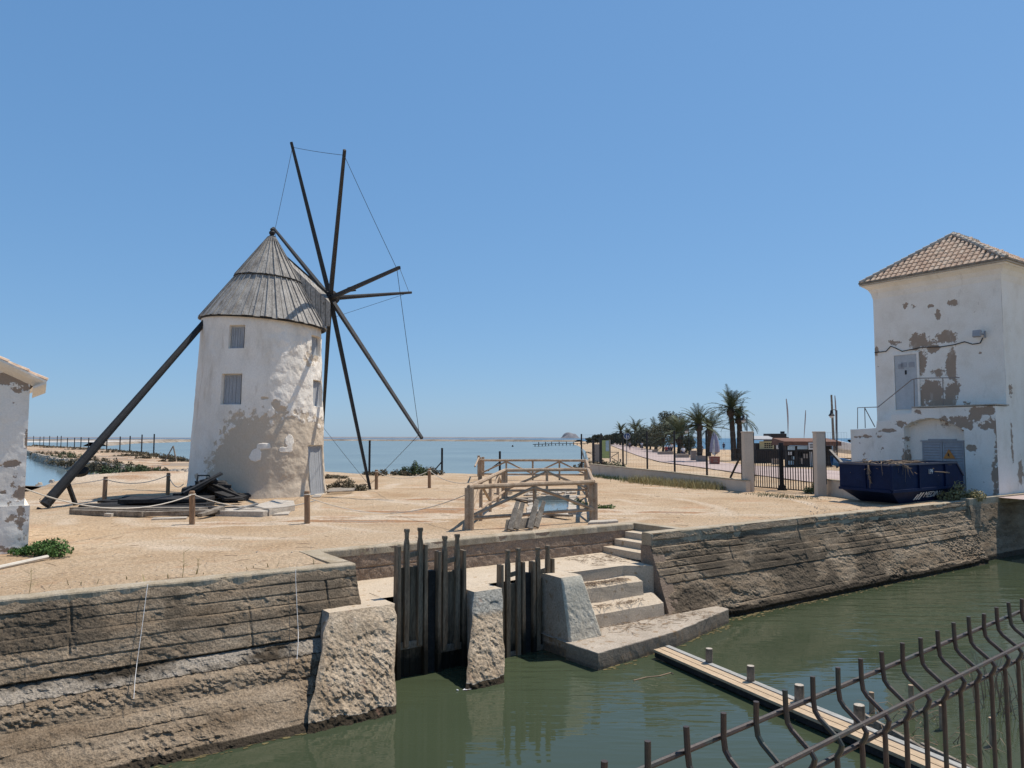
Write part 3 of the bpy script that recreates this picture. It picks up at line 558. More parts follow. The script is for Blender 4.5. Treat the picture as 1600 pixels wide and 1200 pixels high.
pier('narrow eroded pier standing between the two pairs of sluice gates', 8.46, 9.14, 7.32, 8.34, 13.46, 12.1, -.72, 14.6, 15, 1.0, .09, n=70)
pier('smooth plastered pier at the right of the gates beside the stone steps', 10.52, 11.12, 10.55, 11.75, 13.15, 12.75, -.60, 14.4, 25, 0, .02, mat='plaster')
# --- sluice gates
def gate(label, ua, ub, zt_a, zt_b, zfr, zpl, zbot, v, xs, zg):
    c = (ua + ub) / 2; root = thing('sluice_gate', label, 'sluice gate', (c, v, -1.5), 'uv', group='wooden lifting gates of the sluice')
    w = ub - ua
    b = MB(); b.box((ua + .02, v + .02, -2.75), (ub - .02, v + .075, zpl))
    # a few board joints as real grooves between boards
    b = MB(); nb = 4
    for i in range(nb):
        x0 = ua + .02 + (w - .04) * i / nb; x1 = ua + .02 + (w - .04) * (i + 1) / nb - .006
        b.hexa([(x0, v + .02 + random.uniform(-.008, .008), -2.75), (x1, v + .02, -2.75), (x1, v + .07, -2.75), (x0, v + .07, -2.75)],
               [(x0, v + .02, zpl + random.uniform(-.04, .03)), (x1, v + .02, zpl + random.uniform(-.04, .03)), (x1, v + .07, zpl), (x0, v + .07, zpl)])
    b.att = [1.0 if p[2] < -2 else 0.0 for p in b.v]; b.build('gate_boards', M['gate_wood'], root)
    b = MB(); b.box((ua - .01, v - .02, zbot - .14), (ub + .01, v + .02, zbot)); b.build('bottom_rail', M['old_timber'], root)
    for x, zt in ((xs[0], zt_a), (xs[1], zt_b)):
        b = MB(); hw = .052
        prof = [(-2.7, hw), (zt - .42, hw), (zt - .30, hw * .95), (zt - .20, hw * .55), (zt - .09, hw * .62), (zt - .05, hw * .95), (zt, hw * .85)]
        prof[0] = (zbot - .1, hw)
        for (z0, h0), (z1, h1) in zip(prof, prof[1:]):
            b.hexa([(x - h0, v - .075, z0), (x + h0, v - .075, z0), (x + h0, v + .018, z0), (x - h0, v + .018, z0)], [(x - h1, v - .075, z1), (x + h1, v - .075, z1), (x + h1, v + .018, z1), (x - h1, v + .018, z1)])
        b.build('lifting_post', M['gate_wood'], root, bevel=.008)
    b = MB(); b.beam((xs[0], v - .02, zfr - .02), (xs[1], v - .02, zfr + .02), .09, .06, up=(0, 1, 0)); b.build('cross_bar', M['gate_wood'], root)
    for x, zt in ((ua, zg[0]), (ub, zg[1])):
        b = MB(); b.hexa([(x - .045, v - .11, -2.75), (x + .045, v - .11, -2.75), (x + .045, v + .13, -2.75), (x - .045, v + .13, -2.75)], [(x - .035, v - .09, zt), (x + .035, v - .09, zt), (x + .035, v + .1, zt), (x - .035, v + .1, zt)])
        b.att = [1.0 if p[2] < -2 else 0.0 for p in b.v]; b.build('guide_post', M['gate_wood'], root, bevel=.01)
    return root
def gate_px(label, xl, xr, xa, xb, ya, yb, ybar, ybd, ygl, ygr, ybot, v=13.86):
    c = onV(xl, 900, v); d = onV(xr, 900, v); z = lambda x, y: onV(x, y, v).z
    return gate(label, c.x + .03, d.x - .03, z(xa, ya), z(xb, yb), z((xa + xb) / 2, ybar), z((xa + xb) / 2, ybd), z((xa + xb) / 2, ybot), v, (onV(xa, 900, v).x, onV(xb, 900, v).x), (z(xl, ygl), z(xr, ygr)))
gate_px('tallest wooden sluice gate, leftmost of four, beside the rough abutment', 619, 665, 634, 655, 826, 824, 866, 885, 853, 850, 1001)
gate_px('second wooden sluice gate from the left, with two knobbed posts, beside the narrow pier', 682, 725, 693.5, 713, 837, 834, 875, 892, 861, 859, 1006)
gate_px('dark wooden sluice gate just right of the narrow pier', 780, 817, 792, 808.5, 859, 856, 897, 912, 882, 877, 1018)
gate_px('rightmost wooden sluice gate, next to the smooth plastered pier', 830, 863, 839, 854.5, 855, 852, 892, 905, 877, 872, 1007)
b = MB(); b.box((7.36, 13.85, -2.75), (7.50, 14.0, -.62)); b.hexa([(9.66, 13.9, -2.75), (9.9, 13.9, -2.75), (9.9, 14.05, -2.75), (9.66, 14.05, -2.75)], [(9.66, 13.9, -.72), (9.9, 13.9, -.72), (9.9, 14.05, -.72), (9.66, 14.05, -.72)])
def centre_post(u0, u1, zt, label):
    b = MB(); b.box((u0, 13.86, -2.75), (u1, 14.02, zt)); o = b.build('mullion_post', M['black_timber'], frame='uv', origin=((u0 + u1) / 2, 13.9, -2.3), bevel=.01); tag(o, label, 'post')
centre_post(onV(668, 900, 13.9).x, onV(679, 900, 13.9).x, -.25, 'black slotted post between the two left sluice gates')
centre_post(onV(819, 900, 13.9).x, onV(828, 900, 13.9).x, -.55, 'black slotted post between the two right sluice gates')
# --- footbridge, mooring posts, near boards
fb = thing('footbridge', 'narrow footbridge of pale planks across the green canal, from the landing to the near bank', 'footbridge', (11.8, 8.5, -2.2), 'uv')
def strip(u0a, u1a, u0b, u1b, va, vb, zt, zb): return [(u0a, va, zb), (u1a, va, zb), (u1b, vb, zb), (u0b, vb, zb)], [(u0a, va, zt), (u1a, va, zt), (u1b, vb, zt), (u0b, vb, zt)]
for i, (a0, a1, mm, zt) in enumerate(((12.08, 12.245, 'plank', -2.11), (12.255, 12.42, 'plank', -2.105), (12.435, 12.56, 'plank_grey', -2.09))):
    b = MB(); sh = -1.12; lo, hi = strip(a0, a1, a0 + sh * .62, a1 + sh * .62, 11.92, 8.0, zt, zt - .05); b.hexa(lo, hi); b.build('plank', M[mm], fb, bevel=.004)
    b = MB(); lo, hi = strip(a0 + sh * .625, a1 + sh * .625, a0 + sh * 1.15, a1 + sh * 1.15, 7.985, 4.4, zt + .006, zt - .05); b.hexa(lo, hi); b.build('plank', M[mm], fb, bevel=.004)
b = MB()
for a0 in (12.12, 12.5): b.hexa(*strip(a0 - .03, a0 + .03, a0 - 1.32, a0 - 1.26, 11.9, 4.5, -2.165, -2.27))
b.build('bearer', M['black_timber'], fb)
def stub(px, py, r, h, label):
    p = UV(G(px, py, -2.12)); b = MB(); b.tube([(p.x, p.y, -2.9), (p.x, p.y, -2.2), (p.x + .01, p.y, -2.12 + h)], [r, r, r * .95], 10)
    o = b.build('mooring_post', M['old_timber'], frame='uv', origin=(p.x, p.y, -2.3)); tag(o, label, 'post', 'cut timber posts standing in the canal')
    b = MB(); b.tube([(p.x + .01, p.y, -2.12 + h), (p.x + .01, p.y, -2.114 + h)], r * .9, 10); b.build('cut_top', M['slab'], o)
stub(1108, 1037, .075, .30, 'cut timber post beside the footbridge, nearest to the concrete landing')
stub(1173, 1066, .075, .30, 'cut timber post beside the footbridge, second from the concrete landing')
stub(1249, 1098, .085, .30, 'cut timber post beside the footbridge, third from the concrete landing')
stub(1343, 1136, .09, .34, 'cut timber post at the end of the leaning boards by the footbridge')
for px, py, h, lab in ((1363, 1114, .50, 'thin pale stake in the water left of the dark boards'), (1425, 1110, .62, 'pale stake in the water behind the middle of the dark boards'), (1473, 1140, .55, 'short pale stake in the water against the dark boards'), (1552, 1165, .6, 'pale stake in the water near the frame corner behind the fence')):
    p = UV(G(px, py, WATER_Z)); b = MB(); b.tube([(p.x, p.y, -2.9), (p.x + .01, p.y + .01, WATER_Z + h * .7)], [.055, .045], 8); o = b.build('stake', M['rail_wood'], frame='uv', origin=(p.x, p.y, WATER_Z)); tag(o, lab, 'stake', 'stakes in the water along the near bank')
for (xa, ya), (xb, yb), hh, lab in (((1338, 1126), (1445, 1190), .34, 'dark wet board standing on edge in the water by the footbridge'), ((1440, 1180), (1570, 1245), .32, 'second dark board on edge, running out of the bottom right of the picture')):
    p = UV(G(xa, ya, WATER_Z)); q = UV(G(xb, yb, WATER_Z)); b = MB(); b.beam((p.x, p.y, WATER_Z + .03), (q.x, q.y, WATER_Z + .03), .06, hh)
    o = b.build('retaining_board', M['old_timber'], frame='uv', origin=((p.x + q.x) / 2, (p.y + q.y) / 2, WATER_Z), bevel=.01); tag(o, lab, 'board', 'boards retaining the near bank')
# ================================================================== WINDMILL
MC = Vector((-11.45, 33.9, 0))
wm = thing('windmill', 'round whitewashed windmill with a grey board cap, bare dark sails and a long tail pole', 'windmill', MC)
TZ = 7.85
def tr(z): return 2.95 - (2.95 - 2.58) * (z / TZ) + .10 * max(0, 1 - z / .8) ** 2
def ang_of(px, py, z):              # direction on the tower seen at pixel
    d = ray(px, py); d = Vector((d[0], d[1])).normalized(); c = Vector((MC.x, MC.y)); r = tr(z)
    bq = d.dot(c); disc = r * r - (c.dot(c) - bq * bq); t = bq - math.sqrt(max(disc, 0)); p = d * t - c; return math.atan2(p.y, p.x), EYE + ray(px, py)[2] / math.hypot(ray(px, py)[0], ray(px, py)[1]) * t
openings = []                       # (a0, a1, z0, z1, depth, kind)
for px0, px1, py0, py1, kd in ((359, 377, 510, 543, 'w'), (350, 373, 586, 631, 'w'), (491.5, 502, 525, 556, 'w'), (491, 502, 595, 636, 'w'), (486, 504, 698, 773, 'd')):
    a0, z1 = ang_of(px0, py0, 5 if kd == 'w' else 1); a1, z0 = ang_of(px1, py1, 5 if kd == 'w' else 1)
    openings.append((a0, a1, max(0.02, z0), z1,   .20 if kd == 'w' else .16, kd))
na, nz = 560, 240
aa = np.linspace(-math.pi * 1.25, math.pi * .75, na); zz = np.linspace(-.15, TZ, nz)
AA, ZZ = np.meshgrid(aa, zz)
RR = 2.95 - (2.95 - 2.58) * (ZZ / TZ) + .10 * np.clip(1 - ZZ / .8, 0, 1) ** 2
arc = AA * 3.0
RR = RR + (fbm(arc * .6, ZZ * .6, 0, 101, 4) - .5) * .09 + (fbm(arc * 3, ZZ * 3, 0, 102, 4) - .5) * .035 * (1 + 1.6 * np.clip((AA + 1.25) * 3, 0, 1))
def blob(px, py, w, h, amp=1.0):
    a, z = ang_of(px, py, 3); return amp * (1 - np.sqrt(((AA - a) * 3.0 / w) ** 2 + ((ZZ - z) / h) ** 2))
mask = np.full(AA.shape, -1.0)
for bl in ((405, 735, 2.2, 2.5), (450, 730, 2.4, 2.3), (480, 730, 2.2, 2.3), (500, 735, 1.8, 2.2), (425, 770, 2.4, 1.4), (431, 632, .20, .20, .55), (440, 641, .24, .16, .5), (415, 622, .22, .08, .5), (468, 668, .22, .42, .6), (408, 665, .28, .12, .5),
           (462, 643, .12, .14, .6), (330, 745, .2, .25, .6), (350, 672, .10, .2, .5), (466, 660, .4, .14, .4), (492, 560, .5, .35, .2), (312, 745, .18, .18, .5), (385, 660, .12, .16, .5)):
    mask = np.maximum(mask, blob(*bl))
for bl in ((412, 697, .32, .14, 1.1), (400, 712, .28, .26, 1.1), (452, 690, .22, .30, 1.0), (446, 703, .3, .14, .9)):
    mask = mask - 3 * np.clip(blob(*bl) + .15 + (fbm(arc * 5, ZZ * 5, 0, 111, 3) - .5) * .8, 0, .4)
tone = .5 + np.clip(mask, -.5, .35) * 1.0 + (fbm(arc * 4, ZZ * 4, 0, 104, 5) - .5) * .65
RR = RR - .022 * np.clip((tone - .5) * 12, 0, 1)
for a0, a1, z0, z1, dp, kd in openings:
    RR = RR - dp * ((AA > a0 - .035) & (AA < a1 + .035) & (ZZ > z0 - .02) & (ZZ < z1 + .05)) * 1.0
    tone = np.where((AA > a0 - .035) & (AA < a1 + .035) & (ZZ > z0 - .02) & (ZZ < z1 + .05), 0, tone)
b = MB(); b.grid(np.stack([MC.x + RR * np.cos(AA), MC.y + RR * np.sin(AA), ZZ], -1), tone); b.build('tower', M['white'], wm, smooth=False)
for a0, a1, z0, z1, dp, kd in openings:
    am = (a0 + a1) / 2; zm = (z0 + z1) / 2; r = tr(zm) - dp + .02; w = abs(a1 - a0) * tr(zm) * 1.04
    o_ = Vector((MC.x + r * math.cos(am), MC.y + r * math.sin(am), 0)); t_ = Vector((-math.sin(am), math.cos(am), 0)); n_ = Vector((math.cos(am), math.sin(am), 0))
    nb = 4 if kd == 'w' else 6; fr = MB(); bd = MB()
    tilt = (tr(z1) - tr(z0)) / (z1 - z0)
    P = lambda s, z, d: o_ + t_ * s + n_ * (d + tilt * (z - zm)) + Vector((0, 0, z))
    for i in range(nb):
        x0 = -w / 2 + .05 + (w - .10) * i / nb; x1 = -w / 2 + .05 + (w - .10) * (i + 1) / nb - .012; dd = random.uniform(0, .012)
        bd.hexa([P(x0, z0 + .04, -.03), P(x1, z0 + .04, -.03), P(x1, z0 + .04, .01 + dd), P(x0, z0 + .04, .01 + dd)], [P(x0, z1 - .05, -.03), P(x1, z1 - .05, -.03), P(x1, z1 - .05, .01 + dd), P(x0, z1 - .05, .01 + dd)])
    for x0, x1 in ((-w / 2, -w / 2 + .05), (w / 2 - .05, w / 2)):
        fr.hexa([P(x0, z0, -.03), P(x1, z0, -.03), P(x1, z0, .035), P(x0, z0, .035)], [P(x0, z1, -.03), P(x1, z1, -.03), P(x1, z1, .035), P(x0, z1, .035)])
    for zz0, zz1 in ((z0, z0 + .05), (z1 - .05, z1)):
        fr.hexa([P(-w / 2 + .05, zz0, -.03), P(w / 2 - .05, zz0, -.03), P(w / 2 - .05, zz0, .03), P(-w / 2 + .05, zz0, .03)], [P(-w / 2 + .05, zz1, -.03), P(w / 2 - .05, zz1, -.03), P(w / 2 - .05, zz1, .03), P(-w / 2 + .05, zz1, .03)])
    d_ = bd.build('window_shutter' if kd == 'w' else 'door', M['shutter'], wm); fr.build('frame', M['shutter'], d_)
# --- cap
HUB = atY(516, 466, 35.75)
AX = atY(643, 457, 37.95) - HUB; AXL = AX.length; AXn = AX.normalized()
AH = Vector((AXn.x, AXn.y, 0)).normalized(); AS = Vector((-AH.y, AH.x, 0))
apex = atY(425, 369, 33.9); CB = Vector((MC.x + .09, MC.y, TZ - .12))
tz = (apex - CB).normalized(); tx = Vector((0, 1, 0)).cross(tz).normalized(); ty = tz.cross(tx); CH = (apex - CB).length
CM = Matrix((tx, ty, tz)).transposed()
def cp(r, a, h): return CB + CM @ Vector((r * math.cos(a), r * math.sin(a), h))
NP = 72; RB = 2.72; b = MB(); bt = MB()
SPL = .50
def rad(h): return RB * (1 - h / CH) ** 1.0 + .02
for k in range(NP):
    for (h0, h1, off) in ((-.05, CH * (SPL + .04), 0.0), (CH * SPL, CH * .985, .07)):
        a0 = 2 * math.pi * k / NP + .004; a1 = 2 * math.pi * (k + 1) / NP - .004; j = random.uniform(0, .035) + off; hh = h0 + random.uniform(-.03, .03)
        q = []
        for dr in (j, j - .05):
            q.append([cp(rad(hh) + dr, a0, hh), cp(rad(hh) + dr, a1, hh), cp(rad(h1) + dr, a1, h1), cp(rad(h1) + dr, a0, h1)])
        b.hexa([q[1][0], q[1][1], q[1][2], q[1][3]], [q[0][0], q[0][1], q[0][2], q[0][3]])
        if (k % 2 == 0 and off == 0) or (off > 0 and k % 3 == 0):
            a = 2 * math.pi * k / NP; w = .03
            for s in (0,):
                p0 = cp(rad(hh) + off + .045, a, hh); p1 = cp(rad(h1) + off + .045, a, h1); bt.beam(p0, p1, .055, .05, .025, .05, up=cp(1, a, 0) - cp(0, a, 0))
cap_o = b.build('cap', M['cap_wood'], wm)
bt.build('batten', M['cap_wood'], cap_o)
b = MB(); ring = [cp(rad(CH * SPL) + .10, 2 * math.pi * i / 60, CH * SPL - .02) for i in range(61)]; b.tube(ring, .03, 6); b.build('cap_hoop', M['spar'], cap_o); b = MB(); b.tube([cp(rad(CH * .93) + .09, 2 * math.pi * i / 30, CH * .93) for i in range(31)], .02, 6); b.build('cap_hoop', M['spar'], cap_o)
b = MB(); b.tube([cp(RB - .02, 2 * math.pi * i / 60, -.07) for i in range(61)], .05, 6); b.build('eave_ring', M['spar'], cap_o)
b = MB(); f0 = len(b.v); b.lathe([(.16, 0), (.17, .1), (.08, .16), (.13, .22), (.14, .30), (.07, .38), (.10, .44), (.05, .5), (.02, .52)], 12, apex + Vector((0, 0, -.12))); b.build('finial', M['spar'], wm)
# dormer that carries the shaft
b = MB()
R0 = apex + Vector((0, 0, -.45)) + AH * .1; R1 = Vector((MC.x, MC.y, 0)) + AH * 2.95; R1.z = atY(500, 460, 35.5).z
def dr_pt(t, s, z): q = Vector((MC.x, MC.y, 0)) + AH * t + AS * s; q.z = z; return q
for sgn in (-1, 1):
    n = 11
    for i in range(n):
        t0, t1 = i / n, (i + 1) / n - .008
        ra, rb = R0.lerp(R1, t0), R0.lerp(R1, t1); w0, w1 = .25 + .50 * t0, .25 + .50 * t1; j = random.uniform(0, .02)
        za, zb = ra.z - (.28 + .30 * t0), rb.z - (.28 + .30 * t1)
        up_ = [ra, rb, rb + AS * sgn * w1 * .999 + Vector((0, 0, zb - rb.z)), ra + AS * sgn * w0 + Vector((0, 0, za - ra.z))]
        b.hexa([p - Vector((0, 0, .05)) for p in up_], [p + Vector((0, 0, j)) for p in up_])
        e0, e1 = up_[3], up_[2]; b.hexa([Vector((e0.x, e0.y, 7.75)) - AS * sgn * .04, Vector((e1.x, e1.y, 7.75)) - AS * sgn * .04, e1 - AS * sgn * .04, e0 - AS * sgn * .04],
                                       [Vector((e0.x, e0.y, 7.75)) + AS * sgn * j, Vector((e1.x, e1.y, 7.75)) + AS * sgn * j, e1 + AS * sgn * j, e0 + AS * sgn * j])
wf = .75; fr_ = R1 - AH * .04
b.prism([fr_, fr_ + AS * wf + Vector((0, 0, -.58)), Vector((fr_.x, fr_.y, 7.8)) + AS * wf, Vector((fr_.x, fr_.y, 7.8)) - AS * wf, fr_ - AS * wf + Vector((0, 0, -.58))], AH * -.05)
b.build('dormer', M['cap_wood'], wm)
b = MB(); b.beam(R0, R1 + AXn * .05 + Vector((0, 0, .05)), .10, .05); b.build('dormer_ridge', M['spar'], wm)
# --- shaft, hub, sails, cables
b = MB(); b.tube([HUB - AXn * 3.0, HUB + AXn * .2], .17, 12); b.build('shaft', M['spar'], wm)
b = MB(); b.tube([HUB - AXn * .28, HUB - AXn * .2, HUB + AXn * .2, HUB + AXn * .42], [.22, .36, .36, .18], 10); b.build('hub', M['black_timber'], wm, bevel=.02)
b = MB(); b.tube([HUB + AXn * .2, HUB + AX], [.12, .065], 10); b.build('bowsprit', M['spar_light'], wm)
tips = [atY(427, 356, 40.1), atY(455, 222, 34.8), atY(538.5, 234, 29.95), atY(624, 418, 28.5), atY(659.5, 685, 31.3), atY(578.5, 766, 36.6), atY(504, 672, 41.4), atY(445, 521, 42.9)]
E1 = AXn.cross(Vector((0, 0, 1))).normalized(); E2 = E1.cross(AXn)
tips = [t for t in tips]
for i, t in enumerate(tips):
    b = MB(); d = (t - HUB).normalized()
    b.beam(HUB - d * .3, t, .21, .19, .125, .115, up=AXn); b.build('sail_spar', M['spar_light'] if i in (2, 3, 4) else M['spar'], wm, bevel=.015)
for i in range(8):
    p, q = tips[i], tips[(i + 1) % 8]; p = p + (HUB - p).normalized() * .25; q = q + (HUB - q).normalized() * .25
    b = MB(); b.tube([p + (q - p) * s + Vector((0, 0, -.03 * math.sin(math.pi * s))) for s in np.linspace(0, 1, 8)], .011, 5); b.build('rim_cable', M['wire'], wm)
for i in (3, 7):
    b = MB(); b.tube([HUB + AX * .97, tips[i]], .010, 5); b.build('stay_cable', M['wire'], wm)
b = MB(); b.beam(HUB + AXn * .55 + Vector((0, 0, .25)), HUB + AXn * 1.3 + Vector((0, 0, .30)), .07, .06); b.beam(HUB + (tips[3] - HUB) * .30 + Vector((0, 0, .1)), HUB + (tips[3] - HUB) * .44 + Vector((0, 0, .03)), .06, .06); b.build('cleat', M['spar_light'], wm)
# --- tail pole
PU = atY(325, 497, 32.6); PL = G(70, 789, .12)
b = MB(); b.tube([PU + (PU - PL).normalized() * .4, PU.lerp(PL, .4), PU.lerp(PL, .8), PL], [.125, .14, .165, .19], 12); tp = b.build('tail_pole', M['spar'], wm)
wd = Vector((.75, .6, .25)).normalized(); pw = atY(115, 736, 28.2); cz = (PU - PL).normalized()
b = MB(); side = Vector((.92, .35, -.12)).normalized(); nrm = cz.cross(side).normalized(); poly = []
for i in range(13):
    t = math.pi * i / 12; poly.append(pw + side * (.08 + .40 * max(0, math.sin(t)) ** .6) + cz * (-.20 * math.cos(t)))
b.prism([p - nrm * .12 for p in poly], nrm * .24); b.build('winch_block', M['spar'], tp)
b = MB(); q0 = PU.lerp(PL, .885); b.beam(q0 + Vector((0, 0, -.1)), G(119, 791, -.05), .13, .11); b.build('prop_leg', M['spar'], tp)
b = MB()
for k in range(4):
    b.tube([PL + Vector((random.uniform(-.2, .3), random.uniform(-.2, .2), random.uniform(-.1, .3))) for _ in range(5)], .012, 4)
b.beam(PL + Vector((-.2, -.1, -.1)), PL + Vector((.45, -.1, -.35)), .07); b.build('ground_anchor', M['spar'], tp)

# ================================================================== WHITE TOWER BUILDING (right)
UF = 36.0; VN, VFAR = 14.22, 20.0; HT = 10.05; UB = 42.5
tb = thing('tower_building', 'tall white flat-sided building with peeling paint and a hipped terracotta roof, beside the canal', 'building', (UF, VN, 0), 'uv')
def wallface(name, P, w, h, blobs, seed, res, parent, mat='white2', thr=.5):
    """P(s, z, d): point of the face, d = depth inwards"""
    s, z = np.meshgrid(np.linspace(0, w, int(w / res) + 2), np.linspace(h[0], h[1], int((h[1] - h[0]) / res) + 2))
    m = np.full(s.shape, -.5)
    for c0, c1, rw, rh, am in blobs: m = np.maximum(m, am * (1 - np.sqrt(((s - c0) / rw) ** 2 + ((z - c1) / rh) ** 2)))
    t = .5 + np.clip(m, -.5, .5) + (fbm(s * 2.6, z * 2.2, 0, seed, 5) - .5)  * 1.15
    d = .012 * np.clip((t - .5) * 10, 0, 1) + (fbm(s * .8, z * .8, 0, seed + 4, 3) - .5) * .03
    V = P(s, z, d); b = MB(); b.grid(np.stack(V, -1), t); return b.build(name, M[mat], parent)
fv = lambda px, py: (onU(px, py, UF).y, onU(px, py, UF).z)
bl = []
for px, py, rw, rh, am in ((1437, 533, .50, .42, .9), (1475, 528, .55, .30, .9), (1440, 560, .20, .7, .7), (1462, 582, .32, .2, .5), (1455, 610, .62, .62, .9), (1435, 620, .42, .5, .9), (1488, 570, .24, .8, .8), (1487, 618, .34, .6, .9), (1462, 545, .3, .18, .6),
                           (1490, 473, .22, .14, .7), (1455, 478, .2, .1, .6), (1428, 480, .15, .12, .6), (1415, 477, .12, .12, .5), (1465, 490, .10, .3, .4), (1530, 552, .10, .10, .45), (1470, 630, .8, .25, .6), (1500, 640, .3, .3, .4),
                           (1560, 745, .2, .5, .8), (1562, 690, .12, .5, .5), (1572, 762, .2, .2, .6), (1370, 548, .1, .2, .5), (1400, 535, .2, .1, .3)):
    v, z = fv(px, py); bl.append((v - VN, z, rw, rh, am))
wallface('front_wall', lambda s, z, d: (UF + d, VN + s, z), VFAR - VN, (-.3, HT), bl, 201, .055, tb)
bl = [(.35, 2.3, .12, .8, .55), (1.1, .9, .3, .5, .55), (1.9, .6, .3, .4, .5), (2.6, 4.2, .2, .3, .4), (3.0, 3.0, .2, .6, .5), (.4, 4.6, .2, .3, .3), (4.5, 2.0, .4, .6, .5)]
wallface('side_wall', lambda s, z, d: (UF + s, VN + d, z), UB - UF, (-.3, HT), bl, 231, .06, tb)
b = MB(); b.box((UF + .1, VFAR - .02, -.3), (UB, VFAR, HT)); b.box((UB - .02, VN + .1, -.3), (UB, VFAR - .03, HT)); b.build('rear_wall', M['white2'], tb)
# cornice (flaring cove) and fascia
b = MB(); rows = []
for o_, z in ((0.0, HT - .62), (.02, HT - .55), (.06, HT - .35), (.16, HT - .15), (.30, HT - .02), (.36, HT), (.36, HT + .07)):
    rows.append([(UF - o_, VN - o_, z), (UB + o_, VN - o_, z), (UB + o_, VFAR + o_, z), (UF - o_, VFAR + o_, z), (UF - o_, VN - o_, z)])
b.grid(np.array(rows)[:, ::-1]); b.build('cornice', M['white2'], tb)
b = MB(); b.box((UF - .44, VN - .44, HT + .07), (UB + .44, VFAR + .44, HT + .15)); b.build('eave_slab', M['slab'], tb)
# hipped roof of half-round tiles, course by course
AP = Vector((UF + 1.95, (VN + VFAR) / 2 - .15, HT + 2.28)); AP2 = Vector((UB - 1.9, AP.y, AP.z)); ez = HT + .17; ov = .42
c1, c2, c3, c4 = Vector((UF - ov, VN - ov, ez)), Vector((UF - ov, VFAR + ov, ez)), Vector((UB + ov, VFAR + ov, ez)), Vector((UB + ov, VN - ov, ez))
rf = MB(); rf.add([c1, c2, c3, c4, AP, AP2], [(0, 4, 1), (1, 4, 5, 2), (2, 5, 3), (3, 5, 4, 0)]); ro = rf.build('roof', M['tile'], tb)
def tiles(e0, e1, t0, t1, nrow, ncol, seed):
    """e0-e1 the eave, t0-t1 the top edge"""
    b = MB(); nrm = (e1 - e0).cross(t0 - e0).normalized()
    if nrm.z < 0: nrm = -nrm
    ed = (e1 - e0).normalized(); L = (e1 - e0).length; up = (t0 - e0) - ed * (t0 - e0).dot(ed); uh = up.length; up.normalize(); rnd = random.Random(seed)
    w = L / ncol; ch = uh / nrow
    for r in range(nrow):
        y0 = r * ch; y1 = min(uh, y0 + ch * 1.12); fr0 = y0 / uh
        xl = (t0 - e0).dot(ed) * fr0; xr = L + ((t1 - e0).dot(ed) - L) * fr0
        for c in range(ncol):
            x = (c + .5) * w
            if x < xl + w * .1 or x > xr - w * .1: continue
            j = rnd.uniform(-.015, .015); hh = rnd.uniform(.0, .015); pa = []
            for yy, lift in ((y0 + j, .075 + hh), (y1 + j, .03)):
                for i in range(5):
                    t = math.pi * i / 4; pa.append(e0 + ed * (x - math.cos(t) * w * .36) + up * yy + nrm * (lift * .55 + math.sin(t) * .06))
            b.add(pa, [(i, i + 1, 6 + i, 5 + i) for i in range(4)] + [(4, 3, 2, 1, 0)])
    return b
tiles(c1, c2, AP, AP, 9, 26, 1).build('roof_tiles', M['tile'], ro); tiles(c4, c1, AP2, AP, 9, 32, 2).build('roof_tiles', M['tile'], ro)
b = MB()
for p, q in ((c1, AP), (c2, AP), (AP, AP2)):
    n = 13
    for i in range(n):
        a_, b_ = p.lerp(q, i / n), p.lerp(q, (i + 1.15) / n); b.tube([a_ + Vector((0, 0, .07)), b_ + Vector((0, 0, .05))], [.115, .09], 8)
b.build('hip_tiles', M['slab'], ro)
b = MB(); b.box((UF - .48, VN - .48, HT + .155), (UF - .40, VFAR + .46, HT + .25)); b.box((UF - .4, VN - .48, HT + .155), (UB + .4, VN - .40, HT + .25)); b.build('fascia', M['old_timber'], ro)
# door, lamp, cable
dv0, dz1 = fv(1397.5, 556); dv1, dz0 = fv(1436, 639)
vlo, vhi = min(dv0, dv1), max(dv0, dv1)
b = MB(); b.box((UF - .03, vlo + .02, dz0), (UF + .02, vhi - .02, dz1)); d_ = b.build('door', M['door_grey'], tb)
b = MB()
for v, z in ((vlo + .25, dz1 - .5), (vlo + .62, dz1 - .48), (vhi - .32, dz1 - .55)): b.box((UF - .045, v - .13, z - .12), (UF - .028, v + .13, z + .12))
b.build('door_plate', M['louvre'], d_)
b = MB(); b.box((UF - .05, (vlo + vhi) / 2 - .04, dz1 - .95), (UF - .03, (vlo + vhi) / 2 + .04, dz1 - .75)); b.build('door_lock', M['iron'], d_)
b = MB(); b.box((UF - .06, vlo - .1, dz0 - .02), (UF + .02, vlo - .0, dz1 + .1)); b.box((UF - .06, vhi, dz0 - .02), (UF + .02, vhi + .1, dz1 + .1)); b.box((UF - .06, vlo, dz1 + .002), (UF + .02, vhi, dz1 + .1)); b.build('door_frame', M['white2'], d_)
lv, lz = fv(1537, 521)
b = MB(); b.hexa([(UF - .42, lv - .02, lz - .14), (UF - .30, lv - .02, lz - .18), (UF - .30, lv + .30, lz - .18), (UF - .42, lv + .30, lz - .14)], [(UF - .36, lv - .02, lz + .14), (UF - .22, lv - .02, lz + .10), (UF - .22, lv + .30, lz + .10), (UF - .36, lv + .30, lz + .14)])
b.beam((UF - .26, lv + .1, lz), (UF + .02, lv - .05, lz - .06), .05); b.beam((UF - .02, lv - .07, lz - .2), (UF - .02, lv - .07, lz + .1), .14, .06); b.build('floodlight', M['louvre'], tb)
cb = [(1536, 528), (1532, 536), (1520, 538), (1508, 534), (1490, 539), (1470, 542), (1440, 543), (1425, 546), (1410, 549), (1400, 544), (1392, 541), (1385, 549), (1367, 551)]
b = MB(); b.tube([(UF - .03, *fv(*c)) for c in cb], .022, 6); b.build('cable', M['iron'], tb)
